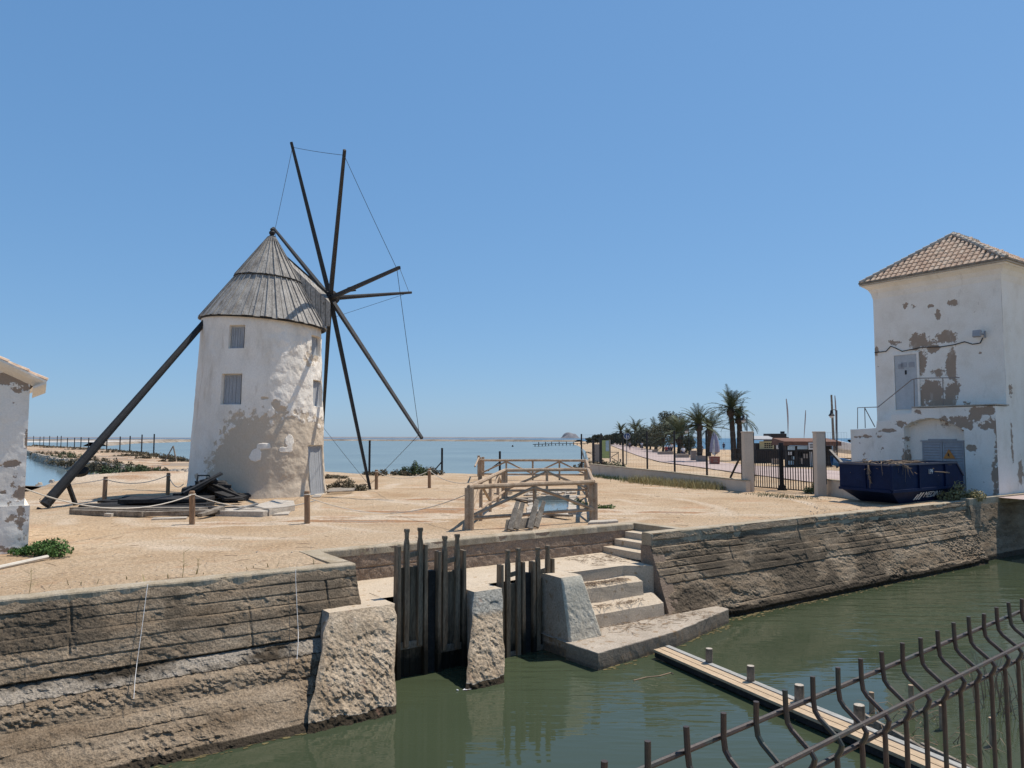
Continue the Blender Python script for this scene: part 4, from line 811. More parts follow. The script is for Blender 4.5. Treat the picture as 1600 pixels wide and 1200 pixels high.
# porch with arch, louvre doors, steps up the left
UP = 34.75
pt = thing('transformer_porch', 'white peeling porch with arched recess, grey louvred doors and outside stair, built against the tower', 'porch', (UP, 18, 0), 'uv')
pv = lambda px, py: (onU(px, py, UP).y, onU(px, py, UP).z)
sil = [pv(1333, 800), pv(1335, 671), pv(1369, 669), pv(1370, 658), pv(1391, 657), pv(1392, 648), pv(1424, 646), pv(1424.5, 638), pv(1555, 634), pv(1560, 800)]
arch = [pv(1412, 800), pv(1412, 668), pv(1424, 660), pv(1440, 655), pv(1455, 653.5), pv(1472, 656), pv(1490, 664), pv(1505, 672), pv(1507, 800)]
vmin = min(p[0] for p in sil); vmax = max(p[0] for p in sil); 
def top_at(v):
    s = sorted(sil[1:-1], key=lambda p: p[0]); 
    return float(np.interp(v, [p[0] for p in s], [p[1] for p in s]))
def inarch(v, z):
    a = sorted(arch[1:-1], key=lambda p: p[0]); return (v > a[0][0]) & (v < a[-1][0]) & (z < np.interp(v, [p[0] for p in a], [p[1] for p in a]))
vs = np.linspace(vmin, vmax, 190); ts = np.linspace(0, 1, 110); S, T = np.meshgrid(vs, ts)
topv = np.array([top_at(v) for v in vs]); Z = -.3 + (topv[None, :] + .3) * T
m = np.full(S.shape, -.5)
for px, py, rw, rh, am in ((1535, 642, .75, .20, .9), (1508, 660, .5, .3, .8), (1545, 662, .35, .2, .7), (1480, 656, .5, .16, .8), (1468, 663, .3, .14, .6), (1515, 700, .25, .12, .7), (1387, 673, .45, .08, .8), (1355, 682, .4, .06, .4), (1406, 662, .2, .18, .6), (1434, 641, .15, .15, .5), (1556, 745, .14, .9, .8), (1557, 690, .1, .5, .5), (1522, 650, .3, .2, .6), (1413, 705, .1, .5, .5)):
    v, z = pv(px, py); m = np.maximum(m, am * (1 - np.sqrt(((S - v) / rw) ** 2 + ((Z - z) / rh) ** 2)))
tone = .5 + np.clip(m, -.5, .3) + (fbm(S * 4.8, Z * 4.4, 0, 301, 5) - .5) * 1.5
IA = inarch(S, Z); U = UP + .015 * np.clip((tone - .5) * 10, 0, 1) + .42 * IA
tone = np.where(IA, tone - .1, tone)
b = MB(); b.grid(np.stack([U, S, Z], -1), tone); b.build('porch_wall', M['white2'], pt)
b = MB(); pts = sil[1:-1]
for (va, za), (vb, zb) in zip(pts, pts[1:]): b.add([(UP, va, za), (UP, vb, zb), (UF - .01, vb, zb), (UF - .01, va, za)], [(0, 1, 2, 3)])
b.add([(UP, sil[1][0], -.3), (UP, sil[1][0], sil[1][1]), (UF, sil[1][0], sil[1][1]), (UF, sil[1][0], -.3)], [(0, 1, 2, 3)]); b.add([(UP, sil[-2][0], -.3), (UP, sil[-2][0], sil[-2][1]), (UF, sil[-2][0], sil[-2][1]), (UF, sil[-2][0], -.3)], [(0, 1, 2, 3)])
b.build('stair_top', M['white2'], pt)
la, lb = pv(1425, 636), pv(1557, 633); b = MB(); b.box((UP - .06, min(la[0], lb[0]), lb[1] + .003), (UF - .01, max(la[0], lb[0]), lb[1] + .06)); b.build('ledge', M['slab'], pt, bevel=.01)
b = MB(); UL_ = UP + .40; v0, z1 = pv(1434, 690); v1, z0 = pv(1501, 727); v0, v1 = v1, v0
ld_ = None
for i, (a_, b_) in enumerate(((v0, (v0 + v1) / 2 - .02), ((v0 + v1) / 2 + .02, v1))):
    b = MB(); b.box((UL_ - .04, a_, 0.0), (UL_, a_ + .06, z1)); b.box((UL_ - .04, b_ - .06, 0), (UL_, b_, z1)); b.box((UL_ - .04, a_ + .06, z1 - .06), (UL_, b_ - .06, z1)); b.box((UL_ - .008, a_ + .06, 0), (UL_ - .002, b_ - .06, z1 - .06))
    z = .05
    while z < z1 - .1:
        b.hexa([(UL_ - .045, a_ + .06, z), (UL_ - .045, b_ - .06, z), (UL_ - .01, b_ - .06, z + .03), (UL_ - .01, a_ + .06, z + .03)], [(UL_ - .04, a_ + .06, z + .012), (UL_ - .04, b_ - .06, z + .012), (UL_ - .01, b_ - .06, z + .085), (UL_ - .01, a_ + .06, z + .085)]); z += .12
    dl = b.build('louvre_door', M['louvre'], pt)
    if i == 0:
        sv, sz = pv(1477, 711); M['sign_or'] = plain('orange_sign', (.55, .22, .05))
        bb = MB(); bb.prism([(UL_ - .06, sv - .26, sz - .16), (UL_ - .06, sv + .26, sz - .16), (UL_ - .06, sv, sz + .26)], (.012, 0, 0)); sg = bb.build('warning_sign', M['sign_or'], dl)
        bb = MB(); bb.prism([(UL_ - .066, sv - .05, sz - .12), (UL_ - .066, sv + .01, sz - .02), (UL_ - .066, sv - .03, sz - .02), (UL_ - .066, sv + .05, sz + .12), (UL_ - .066, sv + .05, sz + .0), (UL_ - .066, sv + .08, sz)], (.004, 0, 0)); bb.build('bolt_symbol', M['iron'], sg)
b = MB(); b.box((UL_ - .07, v0 - .05, z1 + .002), (UL_, v1 + .05, z1 + .06)); b.box((UL_ - .08, v0 + .3, z1 + .062), (UL_, v1 - .3, z1 + .12)); b.build('lintel', M['louvre'], pt)
M['rail_pipe'] = plain('rusty_rail_pipe', (.27, .22, .185), rough=.7)
b = MB(); UQ = UP + .25; q = lambda px, py: (UQ, onU(px, py, UQ).y, onU(px, py, UQ).z)
for pts in (((1340, 670), (1340, 637), (1372, 636), (1425, 593), (1434, 591), (1499, 590)), ((1351, 637), (1352, 669)), ((1351, 637), (1367, 667)), ((1428, 592), (1429, 640)), ((1473, 591), (1474, 636))): b.tube([q(*p) for p in pts], .022, 6)
b.build('handrail', M['rail_pipe'], pt)

# ================================================================== LEFT OUTBUILDING
ob = thing('outbuilding', 'low whitewashed hut with a crumbling tiled eave at the left edge', 'building', (0, 19.8, 0), 'uv')
VO = 19.8; cE = onV(48.5, 603, VO)
ue = cE.x - .02; zc = cE.z + .12; sl = .50
S, T = np.meshgrid(np.linspace(-5, ue, 150), np.linspace(0, 1, 120)); top = zc + (ue - S) * sl; Z = .98 + (top - .98) * T
m = np.full(S.shape, -.55)
for px, py, rw, rh, am in ((20, 592, .3, .2, .9), (30, 610, .22, .10, .9), (8, 588, .14, .08, .7), (15, 725, .7, .08, .6), (40, 715, .12, .2, .6), (22, 632, .06, .1, .5), (10, 770, .2, .2, .2), (42, 690, .05, .2, .6), (30, 755, .25, .3, .45)):
    p = onV(px, py, VO); m = np.maximum(m, am * (1 - np.sqrt(((S - p.x) / rw) ** 2 + ((Z - p.z) / rh) ** 2)))
tone = .36 + np.clip(m, -.5, .25) + (fbm(S * 5, Z * 6, 0, 401, 5) - .5) * 1.4
b = MB(); b.grid(np.stack([S, VO + .01 * np.clip((tone - .5) * 10, 0, 1) + (fbm(S * 5, Z * 5, 0, 402, 3) - .5) * .025, Z], -1), tone); b.build('front_wall', M['white2'], ob)
b = MB(); b.box((-5, VO + .06, 0), (ue - .02, VO + 5, zc)); b.build('side_wall', M['white2'], ob)
S, T = np.meshgrid(np.linspace(-5, ue + .10, 130), np.linspace(0, 1, 50)); Z = -.05 + 1.07 * T; m = np.full(S.shape, -.55)
for px, py, rw, rh, am in ((10, 857, .4, .08, .8), (31, 845, .10, .25, .6), (22, 812, .25, .1, .4), (33, 800, .07, .15, .5)):
    p = onV(px, py, VO - .1); m = np.maximum(m, am * (1 - np.sqrt(((S - p.x) / rw) ** 2 + ((Z - p.z) / rh) ** 2)))
tone = .30 + np.clip(m, -.5, .25) + (fbm(S * 5, Z * 5, 0, 412, 5) - .5) * 1.4
b = MB(); b.grid(np.stack([S, VO - .10 + (fbm(S * 5, Z * 5, 0, 412, 3) - .5) * .03, Z], -1), tone); b.box((-5, VO - .07, -.05), (ue + .09, VO + 5, 1.0)); b.build('plinth', M['white2'], ob)
b = MB(); rows = []
for i in range(40):
    x = -5 + (ue + .30 + 5) * i / 39; zt = zc + (ue - x) * sl; j = float(fbm(i * .7, 0, 0, 5, 3)) * .05
    rows.append([(x, VO + .02, zt - .10), (x, VO - .06, zt - .04), (x, VO - .14 - j, zt + .03), (x, VO - .20 - j, zt + .10), (x, VO - .20 - j, zt + .15), (x, VO + 5.2, zt + .2)])
rows.append([(p[0], p[1], p[2] - .02) for p in rows[-1]]); rows.append([(ue + .05, p[1] + .05, p[2] - .14) for p in rows[-2]])
b.grid(np.array(rows)); b.build('eave_moulding', M['white2'], ob)
e0 = Vector((ue + .3, VO + 5, zc - .15 + .12)); e1 = Vector((ue + .3, VO - .2, zc - .15 + .12)); 
rt = tiles(e0, e1, Vector((-5, VO + 5, zc + (ue + 5) * sl + .14)), Vector((-5, VO - .2, zc + (ue + 5) * sl + .14)), 16, 18, 5); rt.build('roof_tiles', M['tile'], ob)

# ================================================================== YARD: skip, rails, rope posts, debris
SK = onU(1312, 723, 28.2)
sk = thing('waste_skip', 'dark navy waste skip full of dry branches, parked by the canal wall', 'skip', (27.3, 14.6, 0), 'uv')
zt = 1.5; zm = .52; zb = -.04
NL, FL = Vector((27.35, 14.75, zt)), Vector((28.1, 17.25, zt)); ud = Vector((1, .03, 0)).normalized(); LEN = 5.95
NR, FR = NL + ud * LEN, FL + ud * (LEN - .3)
def lo(p, z, inn): return Vector((p.x, p.y, z))
mid = [Vector((p.x, p.y, zm)) for p in (NL, NR, FR, FL)]
cen = (NL + NR + FR + FL) / 4
bot = [Vector((cen.x + (p.x - cen.x) * .62, cen.y + (p.y - cen.y) * .72, zb)) for p in (NL, NR, FR, FL)]
b = MB(); topr = [NL, NR - ud * .55, FR - ud * .55, FL]; low = [NR + Vector((.05, 0, -.55)), FR + Vector((.05, 0, -.55))]
mid[1] += ud * .05; mid[2] += ud * .05
b.add(topr + low + mid + bot, [(0, 6, 7, 4, 1), (3, 2, 5, 8, 9), (0, 3, 9, 6), (1, 4, 5, 2), (4, 7, 8, 5), (6, 10, 11, 7), (7, 11, 12, 8), (8, 12, 13, 9), (9, 13, 10, 6), (10, 13, 12, 11)])
body = b.build('body', M['skip'], sk); md = body.modifiers.new('solid', 'SOLIDIFY'); md.thickness = .04; md.offset = -1
b = MB()
def bar(p, q, w=.09, d=.07): b.beam(p, q, w, d)
bar(mid[0] + Vector((0, -.02, 0)), mid[1] + Vector((0, -.02, 0)), .09, .10); bar(mid[0] + Vector((-.03, 0, 0)), mid[3] + Vector((-.03, 0, 0)), .09, .10)
b.build('waist_rail', M['skip'], sk)
b = MB(); ring = [NL, NR - ud * .55, NR + Vector((.05, 0, -.55))]
for p, q_ in zip(ring, ring[1:]): b.beam(p, q_, .08, .07)
b.beam(NL, FL, .08, .07); b.beam(FL, FR - ud * .55, .08, .07); b.beam(NR - ud * .55, FR - ud * .55, .08, .07); b.build('rim', M['skip_edge'], sk)
for t in (.0, .36, .73):
    b = MB(); p = NL.lerp(NR, t) + Vector((0, -.035, -.04)); b.beam(p, Vector((p.x, p.y, zm + .05)), .11, .06, up=(0, 1, 0)); b.build('rib', M['skip'], sk)
b = MB(); p = NL.lerp(FL, .48) + Vector((-.035, 0, -.05)); b.beam(p, Vector((p.x, p.y, zm + .05)), .06, .10, up=(0, 1, 0)); b.build('rib', M['skip'], sk)
SKL = Vector((27.3, 14.6, 0)); 
def face_m(p, xd, yd): # text plane at local point
    xd = xd.normalized(); yd = (yd - xd * yd.dot(xd)).normalized(); zd = xd.cross(yd); Mx = Matrix((xd, yd, zd)).transposed().to_4x4(); Mx.translation = p - SKL; return Mx
tp_ = NL.lerp(NR, .52) + Vector((0, -.022, -.32)); text_mesh('199', .27, 'number', M['white_paint'], body, face_m(tp_, ud, Vector((0, 0, 1))))
sd = (bot[0] - mid[0]); sy = -(bot[0].lerp(bot[1], .5) - mid[0].lerp(mid[1], .5)).normalized(); c_ = mid[0].lerp(mid[1], .60).lerp(bot[0].lerp(bot[1], .60), .42); nrm = ud.cross(sy)
text_mesh('MEDINA', .40, 'lettering', M['white_paint'], body, face_m(c_ + nrm * .025, ud, sy))
b = MB(); lx = c_ - ud * 1.38 + nrm * .022
for k, hgt in ((0, .26), (1, .34), (2, .34)):
    o_ = lx + ud * (k * .20 - .1); b.prism([o_ - sy * .2, o_ - sy * .2 + ud * .10, o_ + ud * .24 + sy * (hgt - .2), o_ + ud * .14 + sy * (hgt - .2)], nrm * .008)
b.build('logo', M['white_paint'], body)
rnd = random.Random(5)
b = MB(); 
for k in range(70):
    p = NL.lerp(FL, rnd.uniform(.1, .9)) + ud * rnd.uniform(.3, 4.2) + Vector((0, 0, rnd.uniform(-.35, .02))); d = Vector((rnd.uniform(-1, 1), rnd.uniform(-1, 1), rnd.uniform(-.25, .18))) * .8
    b.tube([p - d, p + Vector((0, 0, rnd.uniform(0, .12))), p + d], [.022, .016, .006], 5)
o = b.build('brushwood', M['dry'], origin=(30, 16, 1.3), frame='uv'); tag(o, 'tangle of dry brushwood filling the navy skip', 'branches', kind='stuff')
def branch(label, pts, seed, twigs=9, r=.02):
    rr = random.Random(seed); b = MB(); P = [Vector(p) for p in pts]; b.tube(P, [r * (1 - .7 * i / (len(P) - 1)) for i in range(len(P))], 6)
    for k in range(twigs):
        t = rr.uniform(.1, .95) * (len(P) - 1); i = min(int(t), len(P) - 2); p = P[i].lerp(P[i + 1], t - i); d = Vector((rr.uniform(-1, 1) * .25, rr.uniform(-.6, .05) * .3, rr.uniform(-.6, .1)))
        q_ = p + d * rr.uniform(.5, 1); b.tube([p, p.lerp(q_, .5) + Vector((rr.uniform(-.05, .05), 0, rr.uniform(-.05, .05))), q_ + Vector((0, 0, -.1))], [r * .5, r * .35, r * .15], 4)
    o = b.build('dry_branch', M['dry'], origin=P[0], frame='uv'); tag(o, label, 'branch', 'branches hanging over the skip rim')
p = NL.lerp(FL, .40); branch('dry fibrous branch drooping far down the left end of the navy skip', [p + Vector((.5, .2, .12)), p + Vector((-.05, 0, .08)), p + Vector((-.12, -.05, -.3)), p + Vector((-.1, -.1, -.75))], 3, 26, .03)
p = NL.lerp(NR, .10); branch('forked dry branch lying over the long rim of the navy skip', [p + Vector((-.3, .4, .15)), p + Vector((.1, 0, .06)), p + Vector((.55, -.08, -.08)), p + Vector((.85, -.1, -.35))], 4, 9)
p = NL.lerp(FL, .55); branch('curled dry branch sticking up above the left end of the navy skip', [p + Vector((.6, .2, .0)), p + Vector((.1, 0, .16)), p + Vector((-.1, -.3, .22))], 6, 8)
p = NL.lerp(FL, .15); branch('thin dry branch trailing from the near left corner of the navy skip', [p + Vector((.3, .2, .1)), p + Vector((-.06, 0, .05)), p + Vector((-.1, -.05, -.4))], 8, 8, .014)

# --- wooden rail enclosures
def rail(bm, p, q, r=.055):
    n = 5; bm.tube([Vector(p).lerp(Vector(q), i / n) + Vector((0, 0, random.uniform(-.008, .008))) for i in range(n + 1)], r, 8)
def enclosure(label, corners, closed, posts_at, h=1.17):
    c0 = Vector((corners[0].x, corners[0].y, 0)); root = thing('wooden_railing', label, 'railing', c0, group='wooden railings round the water tank')
    n = len(corners); segs = [(i, (i + 1) % n) for i in range(n if closed else n - 1)]
    for i, c in enumerate(corners):
        b = MB()
        for k in range(2): o_ = Vector((.11 * k - .05, .02, 0)); b.tube([c + o_ + Vector((0, 0, -.1)), c + o_ + Vector((0, 0, h - .02))], .075, 9)
        b.build('corner_post', M['rail_wood'], root)
    for si, (i, j) in enumerate(segs):
        p, q = corners[i], corners[j]; b = MB(); rail(b, p + Vector((0, 0, h)), q + Vector((0, 0, h)), .068); b.build('top_rail', M['rail_wood'], root)
        b = MB(); rail(b, p + Vector((0, 0, .32)), q + Vector((0, 0, .34)), .05); b.build('lower_rail', M['rail_wood'], root)
        np_ = posts_at[si]
        for k in range(1, np_):
            m_ = p.lerp(q, k / np_); b = MB(); b.tube([m_ + Vector((0, 0, -.1 if np_ > 2 else .32)), m_ + Vector((0, 0, h - .05))], .055, 8); b.build('baluster', M['rail_wood'], root)
        for k in range(0, np_, 2):
            a_, m_ = p.lerp(q, k / np_), p.lerp(q, min(1, (k + 1) / np_)); e_ = p.lerp(q, min(1, (k + 2) / np_)); b = MB(); rail(b, a_ + Vector((0, 0, .36)), m_ + Vector((0, 0, h - .08)), .048); b.build('brace', M['rail_wood'], root)
            if k + 2 <= np_: b = MB(); rail(b, e_ + Vector((0, 0, .36)), m_ + Vector((0, 0, h - .08)), .048); b.build('brace', M['rail_wood'], root)
    return root
def foot(px, py, h=1.17): p = G(px, py, h); p.z = 0; return p
enclosure('nearest weathered wooden railing with diagonal braces, closed round the sunken water tank', [foot(733, 761), foot(927, 753), foot(919, 733.5), foot(788, 735)], True, [2, 4, 2, 4])
enclosure('farther weathered wooden railing standing against the lagoon behind the tank railing', [foot(920, 731.5), foot(916, 719.5), foot(750, 719)], False, [2, 4])
b = None
p_ = foot(748, 716); fr = thing('post_cluster', 'cluster of three upright weathered posts at the far left end of the wooden railings', 'posts', p_)
for k, (dx, dy, hh) in enumerate(((0, 0, 1.35), (.28, .3, 1.25), (.05, 1.4, 1.2))):
    b = MB(); b.tube([p_ + Vector((dx, dy, -.1)), p_ + Vector((dx, dy, hh))], .09, 8); b.build('upright', M['rail_wood'], fr)
b = MB(); rail(b, p_ + Vector((0, 0, 1.2)), p_ + Vector((.1, -7, .9)), .05); b.build('side_rail', M['rail_wood'], fr)
# --- tank
pc = [Vector((x, y, 0)) for x, y in pool]; tk = thing('water_tank', 'sunken concrete water tank with a broken rim, inside the wooden railing', 'tank', (pc[0] + pc[2]) / 2)
cpool = (pc[0] + pc[1] + pc[2] + pc[3]) / 4
b = MB(); n = 10
for i in range(4):
    a_, c_ = pc[i], pc[(i + 1) % 4]; out = ((a_ + c_) / 2 - cpool).normalized()
    for k in range(n):
        p0, p1 = a_.lerp(c_, k / n), a_.lerp(c_, (k + 1) / n); w_ = .34 + random.uniform(-.06, .08); hz = .05 + random.uniform(-.015, .03)
        p0i, p1i = p0.lerp(cpool, .04), p1.lerp(cpool, .04)
        b.hexa([p0i + Vector((0, 0, -.2)), p1i + Vector((0, 0, -.2)), p1 + out * w_ + Vector((0, 0, -.2)), p0 + out * w_ + Vector((0, 0, -.2))], [p0i + Vector((0, 0, hz)), p1i + Vector((0, 0, hz)), p1 + out * w_ + Vector((0, 0, hz - .02)), p0 + out * w_ + Vector((0, 0, hz - .02))])
b.build('rim', M['slab'], tk)
b = MB()
for i in range(4):
    a_, c_ = pc[i].lerp(cpool, .03), pc[(i + 1) % 4].lerp(cpool, .03); b.add([a_ + Vector((0, 0, -1.6)), c_ + Vector((0, 0, -1.6)), c_ + Vector((0, 0, .02)), a_ + Vector((0, 0, .02))], [(0, 1, 2, 3)])
b.build('tank_wall', M['dark_wall'], tk)
b = MB(); b.add([p.lerp(cpool, -.05) + Vector((0, 0, -.14)) for p in pc], [(0, 1, 2, 3)]); o = b.build('tank_water', M['pond'], origin=cpool); o['kind'] = 'structure'
rr = random.Random(3)
for k in range(26):
    e = pc[0].lerp(pc[1], rr.uniform(-.35, 1.15)); p = e + Vector((rr.uniform(-.2, .2), rr.uniform(.1, 2.6), 0)); s = rr.uniform(.08, .24)
    b = MB(); b.tube([p + Vector((0, 0, -s * .4)), p + Vector((s * .1, 0, s * .25)), p + Vector((0, s * .1, s * .6))], [s * .9, s, s * .35], 6); o = b.build('rubble_stone', M['rock'], origin=p); tag(o, 'rough broken stone in the heap behind the sunken water tank', 'stone', 'rubble stones behind the tank')
for k, (x0, y0, x1, y1) in enumerate(((790, 776, 830, 783), (800, 780, 845, 776), (845, 803, 892, 806), (750, 772, 800, 770))):
    p, q_ = G(x0, y0, .05), G(x1, y1, .09); b = MB(); b.beam(p, q_, .22, .06, jit=.01); o = b.build('loose_board', M['old_timber'], origin=p); tag(o, ['loose grey board left of the tank inside the railing, front one', 'loose grey board lying across the other left of the tank', 'loose grey board along the near rim of the tank', 'loose grey board under the left side of the railing'][k], 'board', 'boards lying by the tank')
# --- two old gate panels leaning on the basin wall
def old_panel(label, pxs, zlean):
    root = None
    for i, (bx, by, tx_, ty_, w) in enumerate(pxs):
        p = G(bx, by, .06); q_ = atY(tx_, ty_, p.y + zlean)
        if root is None: root = thing('old_sluice_panel', label, 'sluice panel', p, group='old sluice panels leaning on the basin wall')
        d = (q_ - p).normalized(); b = MB(); b.beam(p - d * .02, p.lerp(q_, .72), w, .07, w * .95, .07, up=(0, 1, 0)); a = p.lerp(q_, .72); b.beam(a, q_, w * .8, .06, w * .75, .055, up=(0, 1, 0)); b.build('slat', M['old_timber'], root, bevel=.01)
    return root
r1 = old_panel('old notched timber sluice panel with slanting slats, left of the pair on the basin wall', [(797, 827, 809, 784, .16), (806, 826, 817, 786, .16)], .5)
b = MB(); p = G(788, 829, .03); q_ = G(842, 824, .03); b.hexa([p, q_, q_ + Vector((0, .1, 0)), p + Vector((0, .1, 0))], [p + Vector((.05, .16, .27)), q_ + Vector((.05, .16, .27)), q_ + Vector((.05, .24, .27)), p + Vector((.05, .24, .27))]); o = b.build('bottom_board', M['old_timber'], r1, bevel=.01)
old_panel('old notched timber sluice panel with slanting slats, right of the pair on the basin wall', [(828, 825, 839, 781, .17), (838, 823, 850, 783, .15)], .5)
# --- rope posts and ropes
rp = thing('rope_post', 'brown timber rope post in front of the windmill, left of the two nearest ones', 'post', (0, 0, 0), group='rope posts round the windmill')
b = MB(); b.tube([(0, 0, -.15), (.004, .003, .45), (0, 0, .94), (0, 0, .965)], [.085, .083, .08, .06], 12); b.build('shaft', M['post_wood'], rp)
b = MB(); b.tube([(.092 * math.cos(t), .092 * math.sin(t), .86) for t in np.linspace(0, 2 * math.pi, 13)], .015, 5); b.build('rope_loop', M['rope'], rp)
spots = [(300, 819), (480, 819), (163, 783), (262, 773), (588, 765), (671, 762)]
labs = ['brown timber rope post in front of the heap of planks', 'brown timber rope post in front of the windmill door', 'brown timber rope post beside the foot of the dark tail pole', 'brown timber rope post behind the heap, left of the white tower', 'brown timber rope post just right of the lowest sail tip', 'brown timber rope post farthest right, before the lagoon shrubs']
RP = []
for i, (s, lb) in enumerate(zip(spots, labs)):
    o = rp if i == 0 else copy_tree(rp); p = G(*s, 0); o.location = p; o.rotation_euler = (R_(random.uniform(-2, 2)), R_(random.uniform(-2, 2)), random.uniform(0, 6)); o['label'] = lb; RP.append(p)
def rope(label, pts, sag, r=.016, mat='rope'):
    P = []
    for a_, c_ in zip(pts, pts[1:]):
        for s in np.linspace(0, 1, 14)[:-1]: P.append(Vector(a_).lerp(Vector(c_), s) + Vector((0, 0, -sag * 4 * s * (1 - s))))
    P.append(Vector(pts[-1])); b = MB(); b.tube(P, r, 6); o = b.build('rope', M[mat], origin=pts[0]); tag(o, label, 'rope', 'ropes slung between the posts')
T_ = Vector((0, 0, .86))
rope('pale rope sagging from the white hut to the post by the plank heap', [onV(40, 764, 19.9) and XY(*onV(40, 764, 19.9)), RP[0] + T_], .42)
rope('pale rope slung between the two nearest posts in front of the windmill', [RP[0] + T_, RP[1] + T_ + Vector((0, 1.0, -.25))], .32)
rope('pale rope between the tail-pole post and the post behind it', [RP[2] + T_, RP[3] + T_], .25)
rope('pale rope running left from the tail-pole post out behind the hut', [RP[2] + T_, Vector((-25, 35, .6))], .3)
rope('pale rope from the post left of the tower to its white wall', [RP[3] + T_, MC + Vector((-2.9, -1.1, .5))], .3)
rope('pale rope between the two posts before the lagoon', [RP[4] + T_, RP[5] + T_], .35)
rope('pale rope running from the right-hand lagoon post along the shrubs', [RP[5] + T_, G(745, 752, .6)], .3)
rope('pale rope lying slack from the door post to the corner of the near wooden railing', [RP[1] + T_ * .9, G(610, 802, .03), foot(733, 761) + Vector((0, 0, 1.0))], .12, .013)
# --- debris by the windmill
def timber(label, p, q_, w, h, mat='old_timber', grp='timbers dumped beside the windmill', z=None):
    b = MB(); b.beam(p, q_, w, h, jit=.012); o = b.build('timber', M[mat], origin=(Vector(p) + Vector(q_)) / 2, bevel=.008); tag(o, label, 'timber', grp)
pf = thing('timber_platform', 'low dark platform of dumped boards beside the tail pole', 'platform', G(220, 792, 0))
for k in range(9):
    t = k / 8; p = G(112 + 70 * t + random.uniform(-9, 14), 797 - 19 * t, .07 + .035 * (k % 3)); q_ = G(345 - 30 * t + random.uniform(-26, 12), 799 - 22 * t + random.uniform(-1, 1), .08 + .035 * ((k + 1) % 3)); b = MB(); b.beam(p, q_, .52, .10, jit=.02); b.build('board', M['old_timber'] if k < 2 else M['black_timber'], pf)
b = MB(); b.beam(G(195, 781, .28), G(330, 779, .28), 1.6, .14, jit=.02); b.build('upper_boards', M['black_timber'], pf)
timber('grey squared beam along the front edge of the plank heap', G(112, 800, .09), G(225, 803, .09), .22, .17)
timber('grey squared beam lying under the heap behind the nearest rope post', G(225, 803, .08), G(352, 800, .10), .22, .16)
timber('short pale block propping the front of the plank heap', G(168, 806, .03), G(180, 803, .05), .25, .12, 'slab')
timber('pale flat board on the sand in front of the plank heap', G(238, 811, .02), G(292, 809, .03), .35, .05, 'slab')
timber('long thin board leaning along the plank heap right of the nearest rope post', G(312, 805, .12), G(348, 793, .22), .16, .12)
timber('dark board lying along the foot of the windmill', G(345, 795, .14), G(420, 792, .14), .28, .10, 'black_timber')
timber('pale plank sloping up to the dark timbers by the windmill', G(365, 797, .16), G(403, 787, .34), .14, .06, 'plank_grey')
hp = thing('dark_timber_heap', 'heap of blackened old mill timbers leaning against the foot of the windmill', 'timber heap', G(320, 782, 0))
rr = random.Random(12)
for k in range(46):
    t = rr.random(); base = G(292 + 75 * t, 786 - rr.uniform(0, 12), .1); hgt = .85 * max(.12, 1 - abs(t - .35) * 1.55); d = Vector((rr.uniform(.4, 1) * (1 if t < .3 else -1), rr.uniform(-.5, .5), rr.uniform(-.1, .5))) * rr.uniform(.4, .85)
    c_ = base + Vector((0, .4, rr.uniform(.1, 1) * hgt)); b = MB(); b.beam(c_ - d, c_ + d, rr.uniform(.22, .5), rr.uniform(.08, .2), jit=.04); b.build('old_beam', M['black_timber'], hp)
b = MB(); b.beam(G(318, 752, .0) * 0 + atY(322, 752, 30.2), atY(368, 783, 29.2), .26, .20); b.build('leaning_beam', M['black_timber'], hp)
b = MB(); b.tube([atY(308, 752, 30.1), atY(309, 743, 30.1), atY(327, 743, 30.3), atY(330, 752, 30.3)], .03, 6); b.build('iron_handle', M['iron'], hp)
def slab_(label, pts, z, h):
    b = MB(); n = len(pts); P = [G(x, y, z) for x, y in pts]; b.prism([p + Vector((random.uniform(-.03, .03), 0, -.15)) for p in P], Vector((0, 0, h + .15))); o = b.build('stone_slab', M['slab'], origin=P[0], bevel=.015); tag(o, label, 'slab', 'broken slabs before the windmill')
slab_('long broken concrete slab on the sand before the windmill', [(337, 806), (345, 800), (395, 796), (440, 797), (432, 804), (410, 807)], .0, .16)
slab_('broken concrete slab lying highest and nearest the windmill wall', [(395, 797), (430, 787), (458, 789), (460, 796), (420, 803)], .06, .16)
slab_('small broken slab at the right of the slabs before the windmill', [(424, 806), (434, 802), (454, 801), (452, 805)], 0, .05)
slab_('flat paving slab on the sand behind the steps, beside the railing corner', [(918, 819), (921, 815.5), (964, 813.5), (966, 816)], .0, .05)
slab_('pale stone at the foot of the windmill door', [(486, 778), (492, 774), (505, 773), (500, 778)], 0, .06)
b = MB(); b.tube([G(-30, 893, .04), G(74, 870, .04)], .04, 7); o = b.build('white_pipe', M['rope'], origin=G(20, 882, 0)); tag(o, 'pale pipe lying on the sand near the left edge', 'pipe')
pal = thing('pallet', 'grey broken wooden pallet on the sand behind the windmill door', 'pallet', G(530, 766, 0))
for k in range(5):
    b = MB(); t = k / 4; b.beam(G(511 + 4 * t, 768 - 4.5 * t, .14), G(552 + 3 * t, 766 - 4 * t, .14), .2, .04); b.build('slat', M['slab'], pal)
b = MB(); b.beam(G(513, 768, .06), G(515, 763.5, .06), .1, .1); b.beam(G(550, 766, .06), G(553, 762, .06), .1, .1); b.build('block', M['old_timber'], pal)
